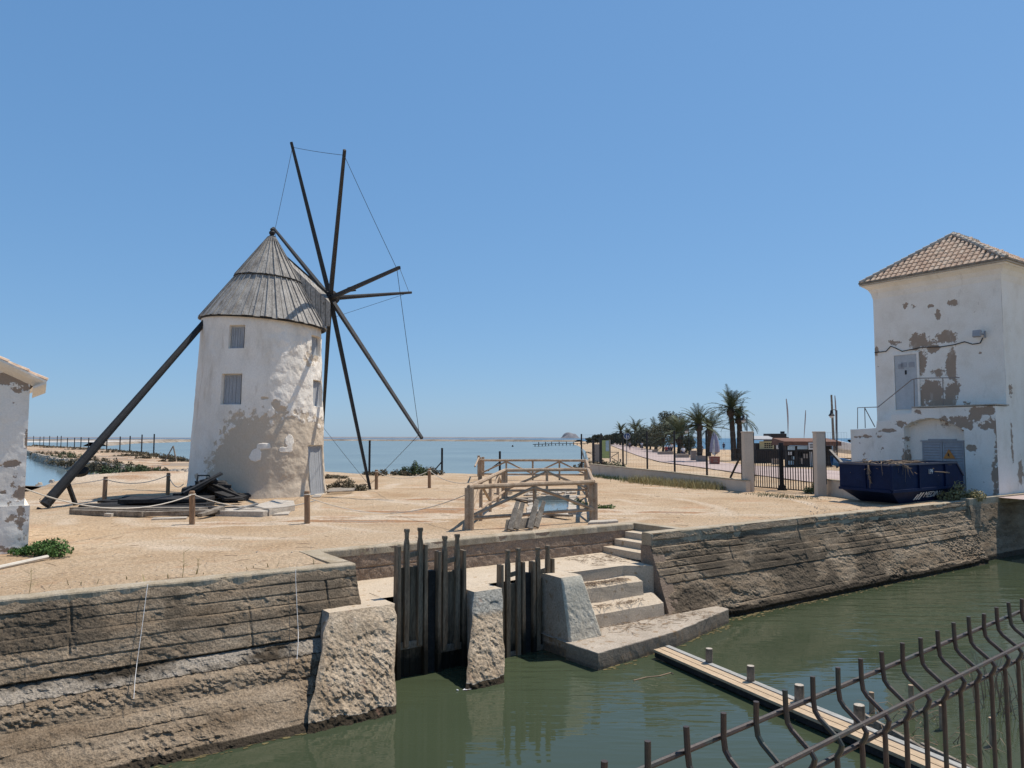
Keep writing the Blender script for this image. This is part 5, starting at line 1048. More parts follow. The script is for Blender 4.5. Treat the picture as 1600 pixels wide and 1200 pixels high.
# pebbles and straw
rr = random.Random(77); b = MB()
for k in range(1500):
    u = rr.uniform(-6, 30); v = 14.5 + 26 * rr.random() ** 2.2
    if UL - .3 < u < US + .4 and v < 16.4: continue
    p = XY(u, v, .0); p.z = ground_z(p.x, p.y) - .006; s = rr.uniform(.006, .020)
    if rr.random() < .04: s *= 2.2
    hs = s * rr.uniform(.2, .4); a_ = rr.uniform(0, 6); q4 = [p + Vector((math.cos(a_ + t) * s, math.sin(a_ + t) * s * .8, -.03)) for t in (0, 1.57, 3.14, 4.71)]; b.hexa(q4, [x + Vector((rr.uniform(-.3, .3) * s, rr.uniform(-.3, .3) * s, .03 + hs)) for x in [p.lerp(y, .6) for y in q4]])
o = b.build('pebbles', M['slab']); o['kind'] = 'stuff'; tag(o, 'pebbles scattered over the sandy yard', 'pebbles')
b = MB()
for k in range(420):
    if k < 150: u, v, z = rr.uniform(11.6, 13.2), rr.uniform(13.85, 14.1), -1.03
    elif k < 210: u, v, z = rr.uniform(11.8, 13.5), rr.uniform(13.5, 13.8), -1.50
    elif k < 330: u, v = rr.uniform(11.8, 15.2), rr.uniform(12.6, 13.45); z = -1.925
    else: u, v, z = rr.uniform(12.6, 14.1), rr.uniform(14.3, 15.8), -.705
    p = Vector((u, v, z + rr.uniform(0, .03))); a_ = rr.uniform(0, 6.28); d = Vector((math.cos(a_), math.sin(a_), rr.uniform(-.1, .1))) * rr.uniform(.05, .15); b.beam(p - d, p + d, .009, .007)
o = b.build('straw_litter', M['dry'], origin=(12, 13, -1.5), frame='uv'); o['kind'] = 'stuff'; tag(o, 'dry straw littering the steps and landing', 'straw')
b = MB()
for k in range(170):
    u = rr.uniform(-5, 28); v = 14.5 + 20 * rr.random() ** 2
    if UL - .3 < u < US + .4 and v < 16.4: continue
    p = XY(u, v, 0); p.z = ground_z(p.x, p.y) + .008; a_ = rr.uniform(0, 6.3); L_ = rr.uniform(.04, .22); d = Vector((math.cos(a_), math.sin(a_), rr.uniform(-.05, .12))) * L_
    b.tube([p - d, p + Vector((0, 0, rr.uniform(0, .015))), p + d], [.004, .005, .003], 4)
o = b.build('dry_twigs', M['dry']); o['kind'] = 'stuff'; tag(o, 'dry twigs strewn over the sandy yard', 'twigs')
# --- floating litter
b = MB(); p = UV(G(731, 1078, WATER_Z)); b.add([(p.x + dx, p.y + dy, WATER_Z + dz) for dx, dy, dz in ((-.10, .03, .01), (-.05, -.03, .02), (.06, -.03, .015), (.12, .01, .01), (.05, .04, .02), (-.04, .05, .025))], [(0, 1, 5), (1, 4, 5), (1, 2, 4), (2, 3, 4)])
b.tube([(p.x - .18, p.y + .05, WATER_Z + .01), (p.x - .2, p.y + .08, WATER_Z + .02)], .012, 5); o = b.build('plastic_bag', M['string'], origin=p, frame='uv'); tag(o, 'scrap of white plastic floating in the dark water below the gates', 'litter')
b = MB(); p = UV(G(1470, 893, WATER_Z)); b.hexa([(p.x - .12, p.y - .05, WATER_Z - .02), (p.x + .1, p.y - .06, WATER_Z - .02), (p.x + .12, p.y + .05, WATER_Z - .02), (p.x - .1, p.y + .06, WATER_Z - .02)], [(p.x - .08, p.y - .03, WATER_Z + .04), (p.x + .07, p.y - .03, WATER_Z + .04), (p.x + .08, p.y + .03, WATER_Z + .05), (p.x - .06, p.y + .03, WATER_Z + .04)])
o = b.build('floating_cup', M['slab'], origin=p, frame='uv'); tag(o, 'pale scrap floating by the foot of the far canal wall', 'litter')
b = MB(); b.tube([UV(G(x, y, WATER_Z + .01)) for x, y in ((990, 1063), (1010, 1058), (1030, 1056), (1048, 1051), (1052, 1053))], .012, 5); o = b.build('floating_stick', M['dry'], origin=UV(G(1020, 1057, WATER_Z)), frame='uv'); tag(o, 'thin stick floating in the canal in front of the footbridge', 'stick')

# ================================================================== NEAR MESH FENCE
mf = thing('mesh_fence', 'close-up welded wire fence with folded rusty green bars in the bottom right corner', 'fence', XY(0.5, .95, .9))
f0 = G(943, 1185, 2.25); f1 = G(1595.5, 934, 2.25); fd = Vector((f1.x - f0.x, f1.y - f0.y, 0)); sp_ = fd.length / 18; fd.normalize(); fn = Vector((fd.y, -fd.x, 0))   # fn: towards the photographer
rr = random.Random(9); r0 = .0028
def fp(i, out, z): return f0 + fd * (sp_ * i) + fn * out + Vector((0, 0, z - f0.z))
for i in range(-3, 27):
    j = rr.uniform(-.0012, .0012); b = MB(); zt = 2.25 + rr.uniform(-.002, .002)
    b.tube([fp(i, j, zt), fp(i, 0, 2.228), fp(i, .0015, 2.217), fp(i, .006, 2.211), fp(i, .026, 2.196), fp(i, .0295, 2.191), fp(i, .028, 2.185), fp(i, .024, 2.178), fp(i, .0245, 2.17), fp(i, .025, 1.9), fp(i, .025, .92)], r0, 8); b.build('upright_wire', M['panel'], mf)
for out, z in ((-.0052, 2.2265), (.0245, 2.1975), (.0185, 2.1745), (.019, 1.95), (.019, 1.7), (.019, 1.4)):
    b = MB(); b.tube([fp(-4, out, z), fp(8, out, z), fp(27, out, z)], r0, 8); b.build('cross_wire', M['panel'], mf)
# ================================================================== YARD WALL, GATE, FENCE POSTS
def wallrun(label, px, h0, h1, th=.22, z1=None):
    P = [G(x, y, 0) for x, y in px]; root = thing('yard_wall', label, 'wall', P[0])
    b = MB(); c = MB(); n = len(P)
    for p, q, ha, hb in zip(P, P[1:], np.linspace(h0, h1, n)[:-1], np.linspace(h0, h1, n)[1:]):
        d = (q - p).normalized(); s = Vector((-d.y, d.x, 0)) * th
        b.hexa([p + Vector((0, 0, -.4)), q + Vector((0, 0, -.4)), q + s + Vector((0, 0, -.4)), p + s + Vector((0, 0, -.4))], [p + Vector((0, 0, ha)), q + Vector((0, 0, hb)), q + s + Vector((0, 0, hb)), p + s + Vector((0, 0, ha))])
        c.hexa([p - s * .1 + Vector((0, 0, ha + .002)), q - s * .1 + Vector((0, 0, hb + .002)), q + s * 1.1 + Vector((0, 0, hb + .002)), p + s * 1.1 + Vector((0, 0, ha + .002))], [p - s * .1 + Vector((0, 0, ha + .05)), q - s * .1 + Vector((0, 0, hb + .05)), q + s * 1.1 + Vector((0, 0, hb + .05)), p + s * 1.1 + Vector((0, 0, ha + .05))])
    b.build('wall_body', M['cream'], root); c.build('wall_top', M['kerb'], root); return root
wallrun('low cream yard wall between the lagoon shore and the left gate pillar', [(917, 742), (1040, 755), (1166, 769)], .72, .50)
wallrun('low cream yard wall between the right gate pillar and the blue skip', [(1291, 773.5), (1345, 781)], .66, .62)
def pillar(label, x0, x1, yb, ht):
    a_, c_ = G(x0, yb, 0), G(x1, yb, 0); w = (c_ - a_).length; p = (a_ + c_) / 2 + Vector((0, w * .5, 0)); root = thing('gate_pillar', label, 'pillar', p, group='pillars of the yard gate', rz=0)
    b = MB(); b.box((p.x - w * .46, p.y - w * .46, -.2), (p.x + w * .46, p.y + w * .46, ht)); b.build('shaft', M['cream'], root, bevel=.02)
    b = MB(); b.box((p.x - w * .5, p.y - w * .5, ht + .002), (p.x + w * .5, p.y + w * .5, ht + .07)); b.build('cap_stone', M['cream'], root, bevel=.015)
    b = MB(); b.box((p.x + w * .465, p.y - w * .3, .5), (p.x + w * .58, p.y + w * .3, ht + .03)); b.build('iron_plate', M['iron'], root); return p, w
pA, wA = pillar('cream pillar on the left side of the black yard gate', 1164, 1180, 768.5, atY(1170, 674, G(1170, 768, 0).y + .2).z - .07)
pB, wB = pillar('cream pillar on the right side of the black yard gate', 1277.5, 1293, 775, atY(1285, 674, G(1285, 775, 0).y + .2).z - .07)
gt = thing('yard_gate', 'black iron double gate with upright bars between the two cream pillars', 'gate', (pA + pB) / 2)
gl, gr_ = G(1182, 763.5, 0) + Vector((0, .35, 0)), G(1278, 771.5, 0) + Vector((0, .35, 0)); gm = gl.lerp(gr_, .485)
ztl = atY(1182, 703, gl.y).z; ztr = atY(1277, 705, gr_.y).z
for a_, c_, za, zc_ in ((gl, gm - (gr_ - gl) * .02, ztl, (ztl + ztr) / 2), (gm + (gr_ - gl) * .02, gr_, (ztl + ztr) / 2, ztr)):
    b = MB(); L = (c_ - a_).length; b.beam(a_ + Vector((0, 0, .08)), c_ + Vector((0, 0, .08)), .05, .05); b.beam(a_ + Vector((0, 0, za)), c_ + Vector((0, 0, zc_)), .05, .05)
    b.beam(a_ + Vector((0, 0, .05)), a_ + Vector((0, 0, za + .04)), .055); b.beam(c_ + Vector((0, 0, .05)), c_ + Vector((0, 0, zc_ + .04)), .10); lf = b.build('gate_leaf', M['iron'], gt)
    for k in range(1, 12):
        p = a_.lerp(c_, k / 12); b = MB(); b.tube([p + Vector((0, 0, .08)), p + Vector((0, 0, za + (zc_ - za) * k / 12))], .023, 6); b.build('bar', M['iron'], lf)
b = MB(); b.beam(gm + Vector((-.02, -.03, .0)), gm + Vector((-.02, -.03, atY(1227, 692, gm.y).z)), .20, .07); b.hexa([gm + Vector((-.24, -.03, .0)), gm + Vector((.24, -.03, 0)), gm + Vector((.24, .03, 0)), gm + Vector((-.24, .03, 0))], [gm + Vector((-.1, -.03, .3)), gm + Vector((.1, -.03, .3)), gm + Vector((.1, .03, .3)), gm + Vector((-.1, .03, .3))]); b.build('meeting_post', M['iron'], gt)
# black posts along the wall with fine welded mesh
pq = [(908, 678, 741), (939, 677, 744), (973, 676, 748), (1011, 674.5, 752), (1054, 673.5, 756.5), (1104.5, 672.5, 762), (1160, 672, 768)]
PP = []; names = ['nearest the lagoon, with a slanting brace', 'second from the lagoon', 'just left of the round blue sign', 'beneath the far palms', 'in front of the grey-green trees', 'in front of the folded parasol', 'against the left gate pillar']
for i, (x, yt, yb) in enumerate(pq):
    p = G(x, yb - .8, 0) + Vector((.05, .12, 0)); zt = atY(x, yt, p.y).z; PP.append((p, zt)); 
    b = MB(); b.tube([p + Vector((0, 0, .3)), Vector((p.x, p.y, zt))], .055, 8); o = b.build('fence_post', M['iron'], origin=p); tag(o, 'black steel fence post on the low wall, ' + names[i], 'post', 'black fence posts on the yard wall')
    if i in (0, 6):
        q_ = p + ((PP[0][0] if i else G(939, 744, 0)) - p).normalized() * (1.0) ; b = MB(); b.beam(Vector((p.x, p.y, zt * .62)), Vector((q_.x, q_.y, .5)), .07); b.build('brace', M['iron'], o)
mw = thing('wire_mesh', 'fine grey wire mesh stretched between the black posts above the yard wall', 'mesh fence', PP[0][0])
for (p, zp), (q_, zq) in zip(PP, PP[1:]):
    b = MB(); n = int((q_ - p).length / .30)
    for k in range(1, n): a_ = p.lerp(q_, k / n); b.beam(a_ + Vector((0, 0, .6)), a_ + Vector((0, 0, zp + (zq - zp) * k / n - .05)), .004)
    for k in range(9): b.beam(p + Vector((0, 0, .65 + (zp - .72) * k / 8)), q_ + Vector((0, 0, .65 + (zq - .72) * k / 8)), .005)
    b.build('mesh_panel', M['mesh_wire'], mw)
b = MB(); p = G(1296, 770, 0); b.beam(atY(1297, 704, 33.2), atY(1318, 727, 32.2), .13, .10); o = b.build('slanting_brace', M['iron'], origin=atY(1297, 704, 33.2)); tag(o, 'black slanting steel brace right of the right gate pillar', 'brace')
p = G(1296, 773.5, 0) + Vector((.1, .5, 0)); q_ = Vector((14.6, 32.6, 0)); mw2 = thing('wire_mesh', 'fine grey wire mesh right of the right gate pillar, before the white boat', 'mesh fence', p); b = MB()
for k in range(9): a_ = p.lerp(q_, k / 8); b.beam(a_ + Vector((0, 0, .6)), a_ + Vector((0, 0, 2.75)), .004)
for k in range(9): b.beam(p + Vector((0, 0, .65 + 2.1 * k / 8)), q_ + Vector((0, 0, .65 + 2.1 * k / 8)), .005)
b.build('mesh_panel', M['mesh_wire'], mw2)
# ================================================================== VEGETATION
def leaves(b, c, rx, ry, rz, n, size, rnd, up=.5, flat=1.0, shell=.35):
    for _ in range(n):
        while True:
            d = Vector((rnd.uniform(-1, 1), rnd.uniform(-1, 1), rnd.uniform(-1, 1)))
            if shell < d.length < 1: break
        p = Vector(c) + Vector((d.x * rx, d.y * ry, d.z * rz)); s = size * rnd.uniform(.6, 1.4)
        n_ = (Vector((rnd.uniform(-1, 1), rnd.uniform(-1, 1), rnd.uniform(-1, 1))) + d * .6 + Vector((0, 0, up))).normalized(); a_ = n_.orthogonal().normalized(); a_.rotate(Matrix.Rotation(rnd.uniform(0, 6.3), 3, n_)); c_ = n_.cross(a_)
        b.add([p - a_ * s, p - c_ * s * .42, p + a_ * s, p + c_ * s * .42], [(0, 1, 2, 3)])
def shrub(label, p, w, h, mat, n=500, size=.06, seed=0, stalk=.5, name='shrub', cat='shrub', group=None, dep=.7):
    rnd = random.Random(seed); root = thing(name, label, cat, p, group=group); b = MB(); st_ = MB(); k = max(4, int(w * 5))
    for i in range(k):
        t = (i + .5) / k * 2 - 1 + rnd.uniform(-.15, .15); hh = h * (1 - .55 * t * t) * rnd.uniform(.55, 1.0); c = Vector(p) + Vector((t * w / 2, rnd.uniform(-.5, .5) * w * dep * .5, hh * .5))
        leaves(b, c, w / k * 1.25, w / k * 1.2, hh * .55, n // k, size, rnd, .4)
        for _ in range(5):
            e = c + Vector((rnd.uniform(-.3, .3) * w / k * 2, rnd.uniform(-.2, .2), hh * rnd.uniform(.3, .62))); st_.tube([Vector((c.x, c.y, p[2] - .05)), e], [.012, .005], 4, cap=False)
    b.build('foliage', M[mat], root); st_.build('stems', M['bark'], root); return root
shrub('reddish-brown saltbush behind the windmill door, left of the lowest sail tip', G(538, 768, 0) + Vector((0, .6, 0)), 1.9, .62, 'shrub', 1500, .055, 1)
shrub('small dark saltbush on the sand just right of the windmill, farther back', G(523, 748, 0), 1.6, .35, 'shrub', 500, .06, 2)
shrub('low dark saltbush along the lagoon edge, left of the bushy green one', G(612, 743, 0), 2.6, .55, 'shrub', 900, .07, 3)
shrub('bushiest green shrub on the lagoon edge, above the last rope posts', G(647, 743, 0), 1.8, 1.05, 'shrub_green', 1300, .08, 4)
shrub('low saltbush along the lagoon edge, right of the bushy green one', G(672, 742, 0), 1.6, .65, 'shrub', 600, .07, 5)
shrub('tiny dark saltbush by the lagoon under the sail tip', G(578, 742, 0), 1.0, .35, 'shrub', 300, .06, 6)
shrub('bright green creeping weed at the corner of the white hut', XY(.75, 19.35, 0) + Vector((.42, -.1, 0)), 1.15, .42, 'weed', 2200, .035, 7, name='weed', cat='weed')
shrub('little green weed on the sand right of the wooden railing', G(946, 795, 0), .55, .24, 'weed', 350, .035, 8, name='weed', cat='weed')
shrub('small green weed inside the railing, by the tank corner', G(906, 790, 0), .5, .3, 'weed', 250, .035, 9, name='weed', cat='weed')
shrub('grey-green bush at the foot of the left gate pillar', G(1152, 765, 0) + Vector((0, -.1, 0)), 1.3, .42, 'shrub_green', 900, .05, 10)
shrub('dark green tuft at the foot of the right gate pillar', G(1271, 771, 0), .6, .55, 'shrub_green', 500, .05, 11)
shrub('dark low bush against the yard wall, above the yellow grass', G(1068, 756, 0) + Vector((0, -.1, 0)), 1.3, .5, 'shrub_green', 600, .05, 12)
shrub('feathery dry bush growing out of the canal wall below the skip', XY(*onV(1503, 783, 14.4)), 1.5, .85, 'dry_grass', 1400, .05, 13, dep=.3)
shrub('dusty green bush on the shore beside the info board', G(935, 735, 0) + Vector((0, 3, 0)), 3.0, .9, 'shrub', 700, .09, 14)
shrub('green shore bush behind the info board, right side', G(960, 733, 0) + Vector((0, 2.5, 0)), 2.4, .75, 'shrub_green', 500, .09, 15)
for i, (px, py, w, h, lab, mt) in enumerate(((205, 744, 3.0, .95, 'dark green shrub over the rocks at the near end of the pond bank', 'shrub_green'), (170, 738, 3.4, 1.0, 'brown saltbush over the rocks beside the tail pole', 'shrub'), (235, 742, 2.2, .6, 'grey shrub at the right end of the rocky pond bank', 'shrub'), (140, 728, 4, 1.0, 'brownish saltbush halfway along the rocky pond bank', 'shrub'), (105, 718, 4.2, 1.0, 'dark saltbush on the pond bank left of the tail pole', 'shrub_green'), (80, 712, 4.5, .8, 'low saltbush on the pond bank near the white hut', 'shrub'),
        (210, 715, 3.4, .75, 'saltbush at the lagoon edge beneath the black posts', 'shrub'), (245, 719, 3.6, .75, 'saltbush under the last black post by the lagoon', 'shrub'), (278, 724, 3.0, .6, 'saltbush at the lagoon edge next to the white tower', 'shrub'), (180, 709, 4, .8, 'saltbush behind the path, crossed by the tail pole', 'shrub'), (135, 704, 5, .9, 'saltbush behind the path, left of the tail pole', 'shrub'), (90, 701, 5.5, .8, 'low saltbush behind the path near the white hut', 'shrub'), (60, 699, 5, .7, 'farthest low saltbush beside the hut corner', 'shrub'))):
    shrub(lab, G(px, py, -.2), w * 1.55, h * 1.1, mt, 1700, .095, 30 + i, group='saltbushes on the dike')
def scatter_grass(name, label, pts, hmin, hmax, mat, seed, n, spread, lean=.4):
    rnd = random.Random(seed); b = MB()
    for _ in range(n):
        i = rnd.randrange(len(pts) - 1); p = pts[i].lerp(pts[i + 1], rnd.random()) + Vector((rnd.gauss(0, spread), rnd.gauss(0, spread * .7), 0)); h = rnd.uniform(hmin, hmax); a_ = rnd.uniform(0, 6.3); d = Vector((math.cos(a_), math.sin(a_), 0)); w = .012
        s = Vector((-d.y, d.x, 0)) * w; q_ = p + d * h * lean * rnd.random(); q1 = q_ + Vector((0, 0, h * .6)); q2 = q_ + d * h * lean * rnd.random() + Vector((0, 0, h))
        b.add([p - s, p + s, q1 + s * .7, q1 - s * .7, q2], [(0, 1, 2, 3), (3, 2, 4)])
    o = b.build(name, M[mat], origin=pts[0]); o['kind'] = 'stuff'; tag(o, label, 'grass')
scatter_grass('dry_grass', 'yellow dry grass in front of the low yard wall', [G(995, 753, 0), G(1030, 757, 0), G(1080, 761, 0), G(1118, 765, 0)], .15, .5, 'dry_grass', 1, 2600, .5)
scatter_grass('green_grass', 'thin green grass at the foot of the low yard wall', [G(925, 745, 0), G(960, 749, 0), G(1000, 754, 0), G(1050, 758, 0)], .08, .3, 'shrub_green', 2, 900, .28)
scatter_grass('dry_grass', 'sparse weeds on the sand before the yard gate', [G(1185, 772, 0), G(1220, 776, 0), G(1262, 780, 0)], .03, .12, 'shrub_green', 3, 420, .45)
scatter_grass('dry_grass', 'dry wisps of grass along the edge of the left canal wall', [XY(-2, 14.6, 0), XY(2, 14.7, 0), XY(5, 14.7, 0)], .04, .14, 'dry_grass', 4, 26, .2)
for i, (px, py, h, lab) in enumerate(((285, 903, .5, 'tall thin dry weed standing by the left canal wall'), (46, 927, .4, 'thin dry weed by the left canal wall, nearest the hut'), (308, 897, .28, 'bent dry weed next to the tall thin one by the canal wall'), (918, 745, .6, 'dry weed at the end of the yard wall'))):
    p = G(px, py, 0); rnd = random.Random(i); b = MB(); b.tube([p, p + Vector((.02, 0, h * .5)), p + Vector((.0, .02, h))], [.006, .004, .002], 4)
    for k in range(14): s = rnd.uniform(.2, .95); q_ = p + Vector((0, 0, h * s)); d = Vector((rnd.uniform(-1, 1), rnd.uniform(-1, 1), rnd.uniform(.1, .7))) * h * .28; b.tube([q_, q_ + d], [.003, .0015], 3, cap=False)
    o = b.build('dry_weed', M['dry_grass'], origin=p); tag(o, lab, 'weed')
rnd = random.Random(5); p = UV(G(1592, 1120, WATER_Z)); b = MB()
for k in range(60):
    q_ = Vector((p.x + rnd.uniform(-.2, .9), p.y + rnd.uniform(-.8, .8), WATER_Z)); h = rnd.uniform(.3, 1.0); d = Vector((rnd.uniform(-.3, .3), rnd.uniform(-.3, .3), 0)); b.tube([q_, q_ + d * .5 + Vector((0, 0, h * .7)), q_ + d + Vector((0, 0, h))], [.008, .006, .003], 4)
o = b.build('dry_reeds', M['dry'], origin=p, frame='uv'); tag(o, 'dry pale reeds at the near bank behind the wire fence', 'reeds')
b = MB()
for k in range(45):
    u, v = rnd.uniform(11.6, 13.5), rnd.uniform(5.5, 7.4); q_ = Vector((u, v, WATER_Z)); h = rnd.uniform(.1, .3); d = Vector((rnd.uniform(-.4, .4), rnd.uniform(-.4, .4), 0)); b.tube([q_, q_ + d * .5 + Vector((0, 0, h * .8)), q_ + d + Vector((0, 0, h * .7))], [.007, .005, .003], 4)
o = b.build('dry_straw', M['dry'], origin=(12, 6, WATER_Z), frame='uv'); o['kind'] = 'stuff'; tag(o, 'dry straw caught behind the boards by the footbridge', 'straw')
# --- palms
def palm(label, p, h, r, lean, nf, fl, seed, boss=True, name='palm_tree', thick=1.0):
    rnd = random.Random(seed); root = thing(name, label, 'palm', p, group='palms along the promenade'); p = Vector(p); top = p + Vector((lean, 0, h))
    b = MB(); n = 14; pts = []; rs = []
    for i in range(n + 1):
        t = i / n; pts.append(p.lerp(top, t) + Vector((.06 * h * .15 * math.sin(t * 3), 0, -.2 * (t == 0)))); rs.append(r * (1.15 - .25 * t) * (1 + .10 * (i % 2)))
    b.tube(pts, rs, 10); b.build('trunk', M['palm_trunk'], root)
    b = MB()
    b.lathe([(r * .7, -.9 * thick), (r * 1.6, -.55 * thick), (r * 1.75, -.2 * thick), (r * 1.1, .15 * thick)], 10, top); b.build('crown_base', M['palm_trunk'], root)
    b = MB()
    for f in range(nf):
        a_ = rnd.uniform(0, 2 * math.pi); el = R_(rnd.choice([80, 68, 55, 45, 35, 20, 5, -15])) + rnd.uniform(-.12, .12); L = fl * rnd.uniform(.8, 1.1); d = Vector((math.cos(a_), math.sin(a_), 0)); droop = rnd.uniform(.5, .95)
        pos = Vector(top); e = el; m = 12; path = []
        for i in range(m + 1): path.append(Vector(pos)); v = d * math.cos(e) + Vector((0, 0, math.sin(e))); pos = pos + v * (L / m); e -= droop * 1.45 / m * (.5 + i / m)
        b.tube(path[::2], [.035, .03, .028, .022, .017, .012, .006][:len(path[::2])], 4, cap=False)
        side = Vector((-d.y, d.x, 0))
        for i in range(1, m * 2):
            t = i / (2 * m); j = min(int(t * m), m - 1); q_ = path[j].lerp(path[j + 1], t * m - j); tang = (path[j + 1] - path[j]).normalized(); up = side.cross(tang).normalized()
            if up.z < 0: up = -up
            ll = fl * .19 * math.sin(math.pi * (.12 + .83 * t)) + .05
            for s in (-1, 1):
                dv = (side * s * .75 + tang * .6 + up * rnd.uniform(.05, .4)).normalized(); e_ = q_ + dv * ll * rnd.uniform(.8, 1.1) + Vector((0, 0, -.15 * ll)); wv = tang * .035 * max(1, fl / 2.2)
                b.add([q_ - wv, q_ + wv, e_], [(0, 1, 2)])
    b.build('crown', M['palm_leaf'], root); return root
def P2(px, yb, z=.05): return G(px, yb, z)
def Hp(px, py, p): return atY(px, py, p.y).z
for i, (px, yb, px2, yc, fl_px, r, nf, lab) in enumerate(((1147, 719, 1141.5, 640, 36, .27, 36, 'tallest palm, with its crown highest above the left gate pillar'), (1155, 719, 1155, 654, 30, .28, 32, 'shorter palm standing tight beside the tallest one'), (1093, 721, 1092, 664, 33, .25, 44, 'palm with a bulging crown base, left of the folded parasol'), (1107, 712, 1109, 669, 30, .30, 40, 'palm just left of the folded parasol with low arching fronds'),
        (1063, 708, 1063, 683, 36, .45, 48, 'squat thick-stemmed palm in the middle of the promenade row'), (1025, 703, 1024, 676, 22, .3, 26, 'palm half hidden behind the grey-green trees'), (993, 698, 993, 673, 19, .3, 30, 'far palm with a tall starburst crown above the round sign'), (969, 696, 970, 674, 14, .3, 26, 'farthest palm with a small round crown'), (1003, 700, 1003, 680, 17, .3, 26, 'far palm right of the starburst crown'), (981, 697, 981, 679, 15, .3, 26, 'far palm low behind the round blue sign'))):
    p = P2(px, yb); z = Hp(px2, yc, p); fl = fl_px / FPX * p.y * (1.18 if i < 4 else 1.32); palm(lab, p, z - p.z, r * 1.0, atY(px2, yc, p.y).x - p.x, nf, fl, 50 + i, thick=max(.5, fl / 3))
def tree(label, p, h, w, mat, n, size, seed, group='trees along the promenade'):
    rnd = random.Random(seed); root = thing('tree', label, 'tree', p, group=group); p = Vector(p); t_ = MB(); c_ = MB(); t_.tube([p + Vector((0, 0, -.2)), p + Vector((.1, 0, h * .3)), p + Vector((.2, .1, h * .5))], [.22, .17, .12], 8)
    for k in range(9):
        a_ = rnd.uniform(0, 6.3); rr_ = w * .5 * rnd.uniform(.35, .85); c = p + Vector((math.cos(a_) * rr_, math.sin(a_) * rr_, h * rnd.uniform(.2, .86))); t_.tube([p + Vector((.1, 0, h * .35)), p.lerp(c, .6) + Vector((0, 0, h * .2)), c], [.09, .06, .02], 5)
        leaves(c_, c, w * .25, w * .25, h * .17, n // 11, size, rnd, .3, shell=.2)
    leaves(c_, p + Vector((0, 0, h * .66)), w * .42, w * .42, h * .26, n // 5, size, rnd, .3, shell=.2)
    t_.build('trunk', M['bark'], root); c_.build('crown', M[mat], root); return root
for i, (px, yb, yt, wpx, mat, lab) in enumerate(((1036, 706, 664, 46, 'tree_leaf', 'rounded grey-green tamarisk in front of the palm row'), (1049, 705, 650, 30, 'tree_leaf', 'tallest airy tree behind the squat palm'), (1016, 702, 674, 30, 'tree_far', 'dark bushy tree left of the grey-green tamarisk'), (1001, 699, 676, 24, 'tree_far', 'dark bushy tree below the far palms, right side'), (986, 698, 678, 24, 'tree_far', 'dark tree behind the round blue sign'), (972, 696, 679, 22, 'tree_far', 'dark tree left of the round blue sign'), (958, 695, 680, 20, 'tree_far', 'dark rounded tree at the far bend of the promenade'), (946, 694, 682, 16, 'tree_far', 'small dark tree farther along the shore'), (934, 693, 681, 16, 'tree_far', 'dark round tree beyond the info board'), (924, 692, 684, 14, 'tree_far', 'last small dark tree at the far end of the shore'), (1078, 710, 682, 20, 'tree_far', 'dark bush behind the slim lamp pole by the squat palm'), (1010, 700.5, 672, 22, 'tree_far', 'dark tree between the far palms and the tamarisk'), (964, 695.5, 678, 18, 'tree_far', 'dark tree left below the farthest palm'), (1024, 703.5, 676, 20, 'tree_leaf', 'small grey-green tree touching the tamarisk on its left'))):
    p = P2(px, yb); k = p.y / FPX; tree(lab, p, (yb - yt) * k * 1.15, wpx * k * 1.3, mat, 4200 if i < 3 else 2600, .11 * max(1, k * 12), 80 + i)
# low scrub that covers the pond bank and the dike behind it
rnd = random.Random(71); b = MB(); lines_ = [[G(x, y, -.2) for x, y in pts] for pts in (((60, 716), (80, 722), (110, 728), (140, 734), (180, 741)), ((50, 697), (90, 700), (140, 703), (190, 707), (240, 713), (290, 722)), ((150, 739), (200, 743), (245, 742)))]
for k in range(330):
    L_ = lines_[rnd.choice((0, 0, 1, 1, 2))]; i = rnd.randrange(len(L_) - 1); p = L_[i].lerp(L_[i + 1], rnd.random()); d = Vector((p.x, p.y, 0)).normalized(); p = p + d * rnd.uniform(0, 5) * (1 + p.y / 120); w = rnd.uniform(.35, 1.0)
    leaves(b, p + Vector((0, 0, .12)), w, w, rnd.uniform(.18, .42), 46, .075 * (1 + p.y / 150), rnd, .4, shell=.1)
o = b.build('scrub', M['shrub']); o['kind'] = 'stuff'; tag(o, 'low brown scrub covering the dike beyond the pond', 'scrub')
# ================================================================== PROMENADE FURNITURE
M['grey_roof'] = plain('grey_kiosk_roof', (.36, .35, .34)); M['dark_kiosk'] = plain('dark_kiosk_boards', (.03, .026, .026)); M['thatch'] = material('brown_awning', [(.13, .06, .04), (.22, .12, .08)], scale=3, fine=20)
M['menu'] = plain('yellowed_menu_board', (.50, .48, .30)); M['blue_sign'] = plain('blue_sign_face', (.015, .055, .17)); M['lilac'] = plain('lilac_parasol_cloth', (.30, .28, .36)); M['offwhite'] = plain('off_white', (.62, .62, .60)); M['red_brown'] = plain('red_planter', (.25, .09, .065)); M['stone'] = plain('stone_planter', (.30, .25, .21))
M['green_board'] = plain('green_info_board', (.36, .42, .16)); M['pale_blue'] = plain('pale_blue_print', (.36, .47, .52)); M['boat_white'] = plain('boat_gelcoat', (.86, .86, .85), rough=.3); M['boat_blue'] = plain('boat_blue', (.05, .17, .36), rough=.4); M['flag'] = plain('faded_flag', (.42, .36, .36)); M['skin'] = plain('skin', (.38, .22, .15)); M['glass_lamp'] = plain('frosted_lamp', (.6, .6, .58))
def pxbox(b, x0, x1, y0, y1, Y, d):
    p0, p1 = atY(x0, y1, Y), atY(x1, y0, Y); b.box((p0.x, Y, p0.z), (p1.x, Y + d, p1.z)); return p0, p1
k1 = thing('beach_kiosk', 'dark kiosk with grey flat roof and menu boards behind the left gate leaf', 'kiosk', G(1195, 723, .05)); Y = G(1195, 723, .05).y
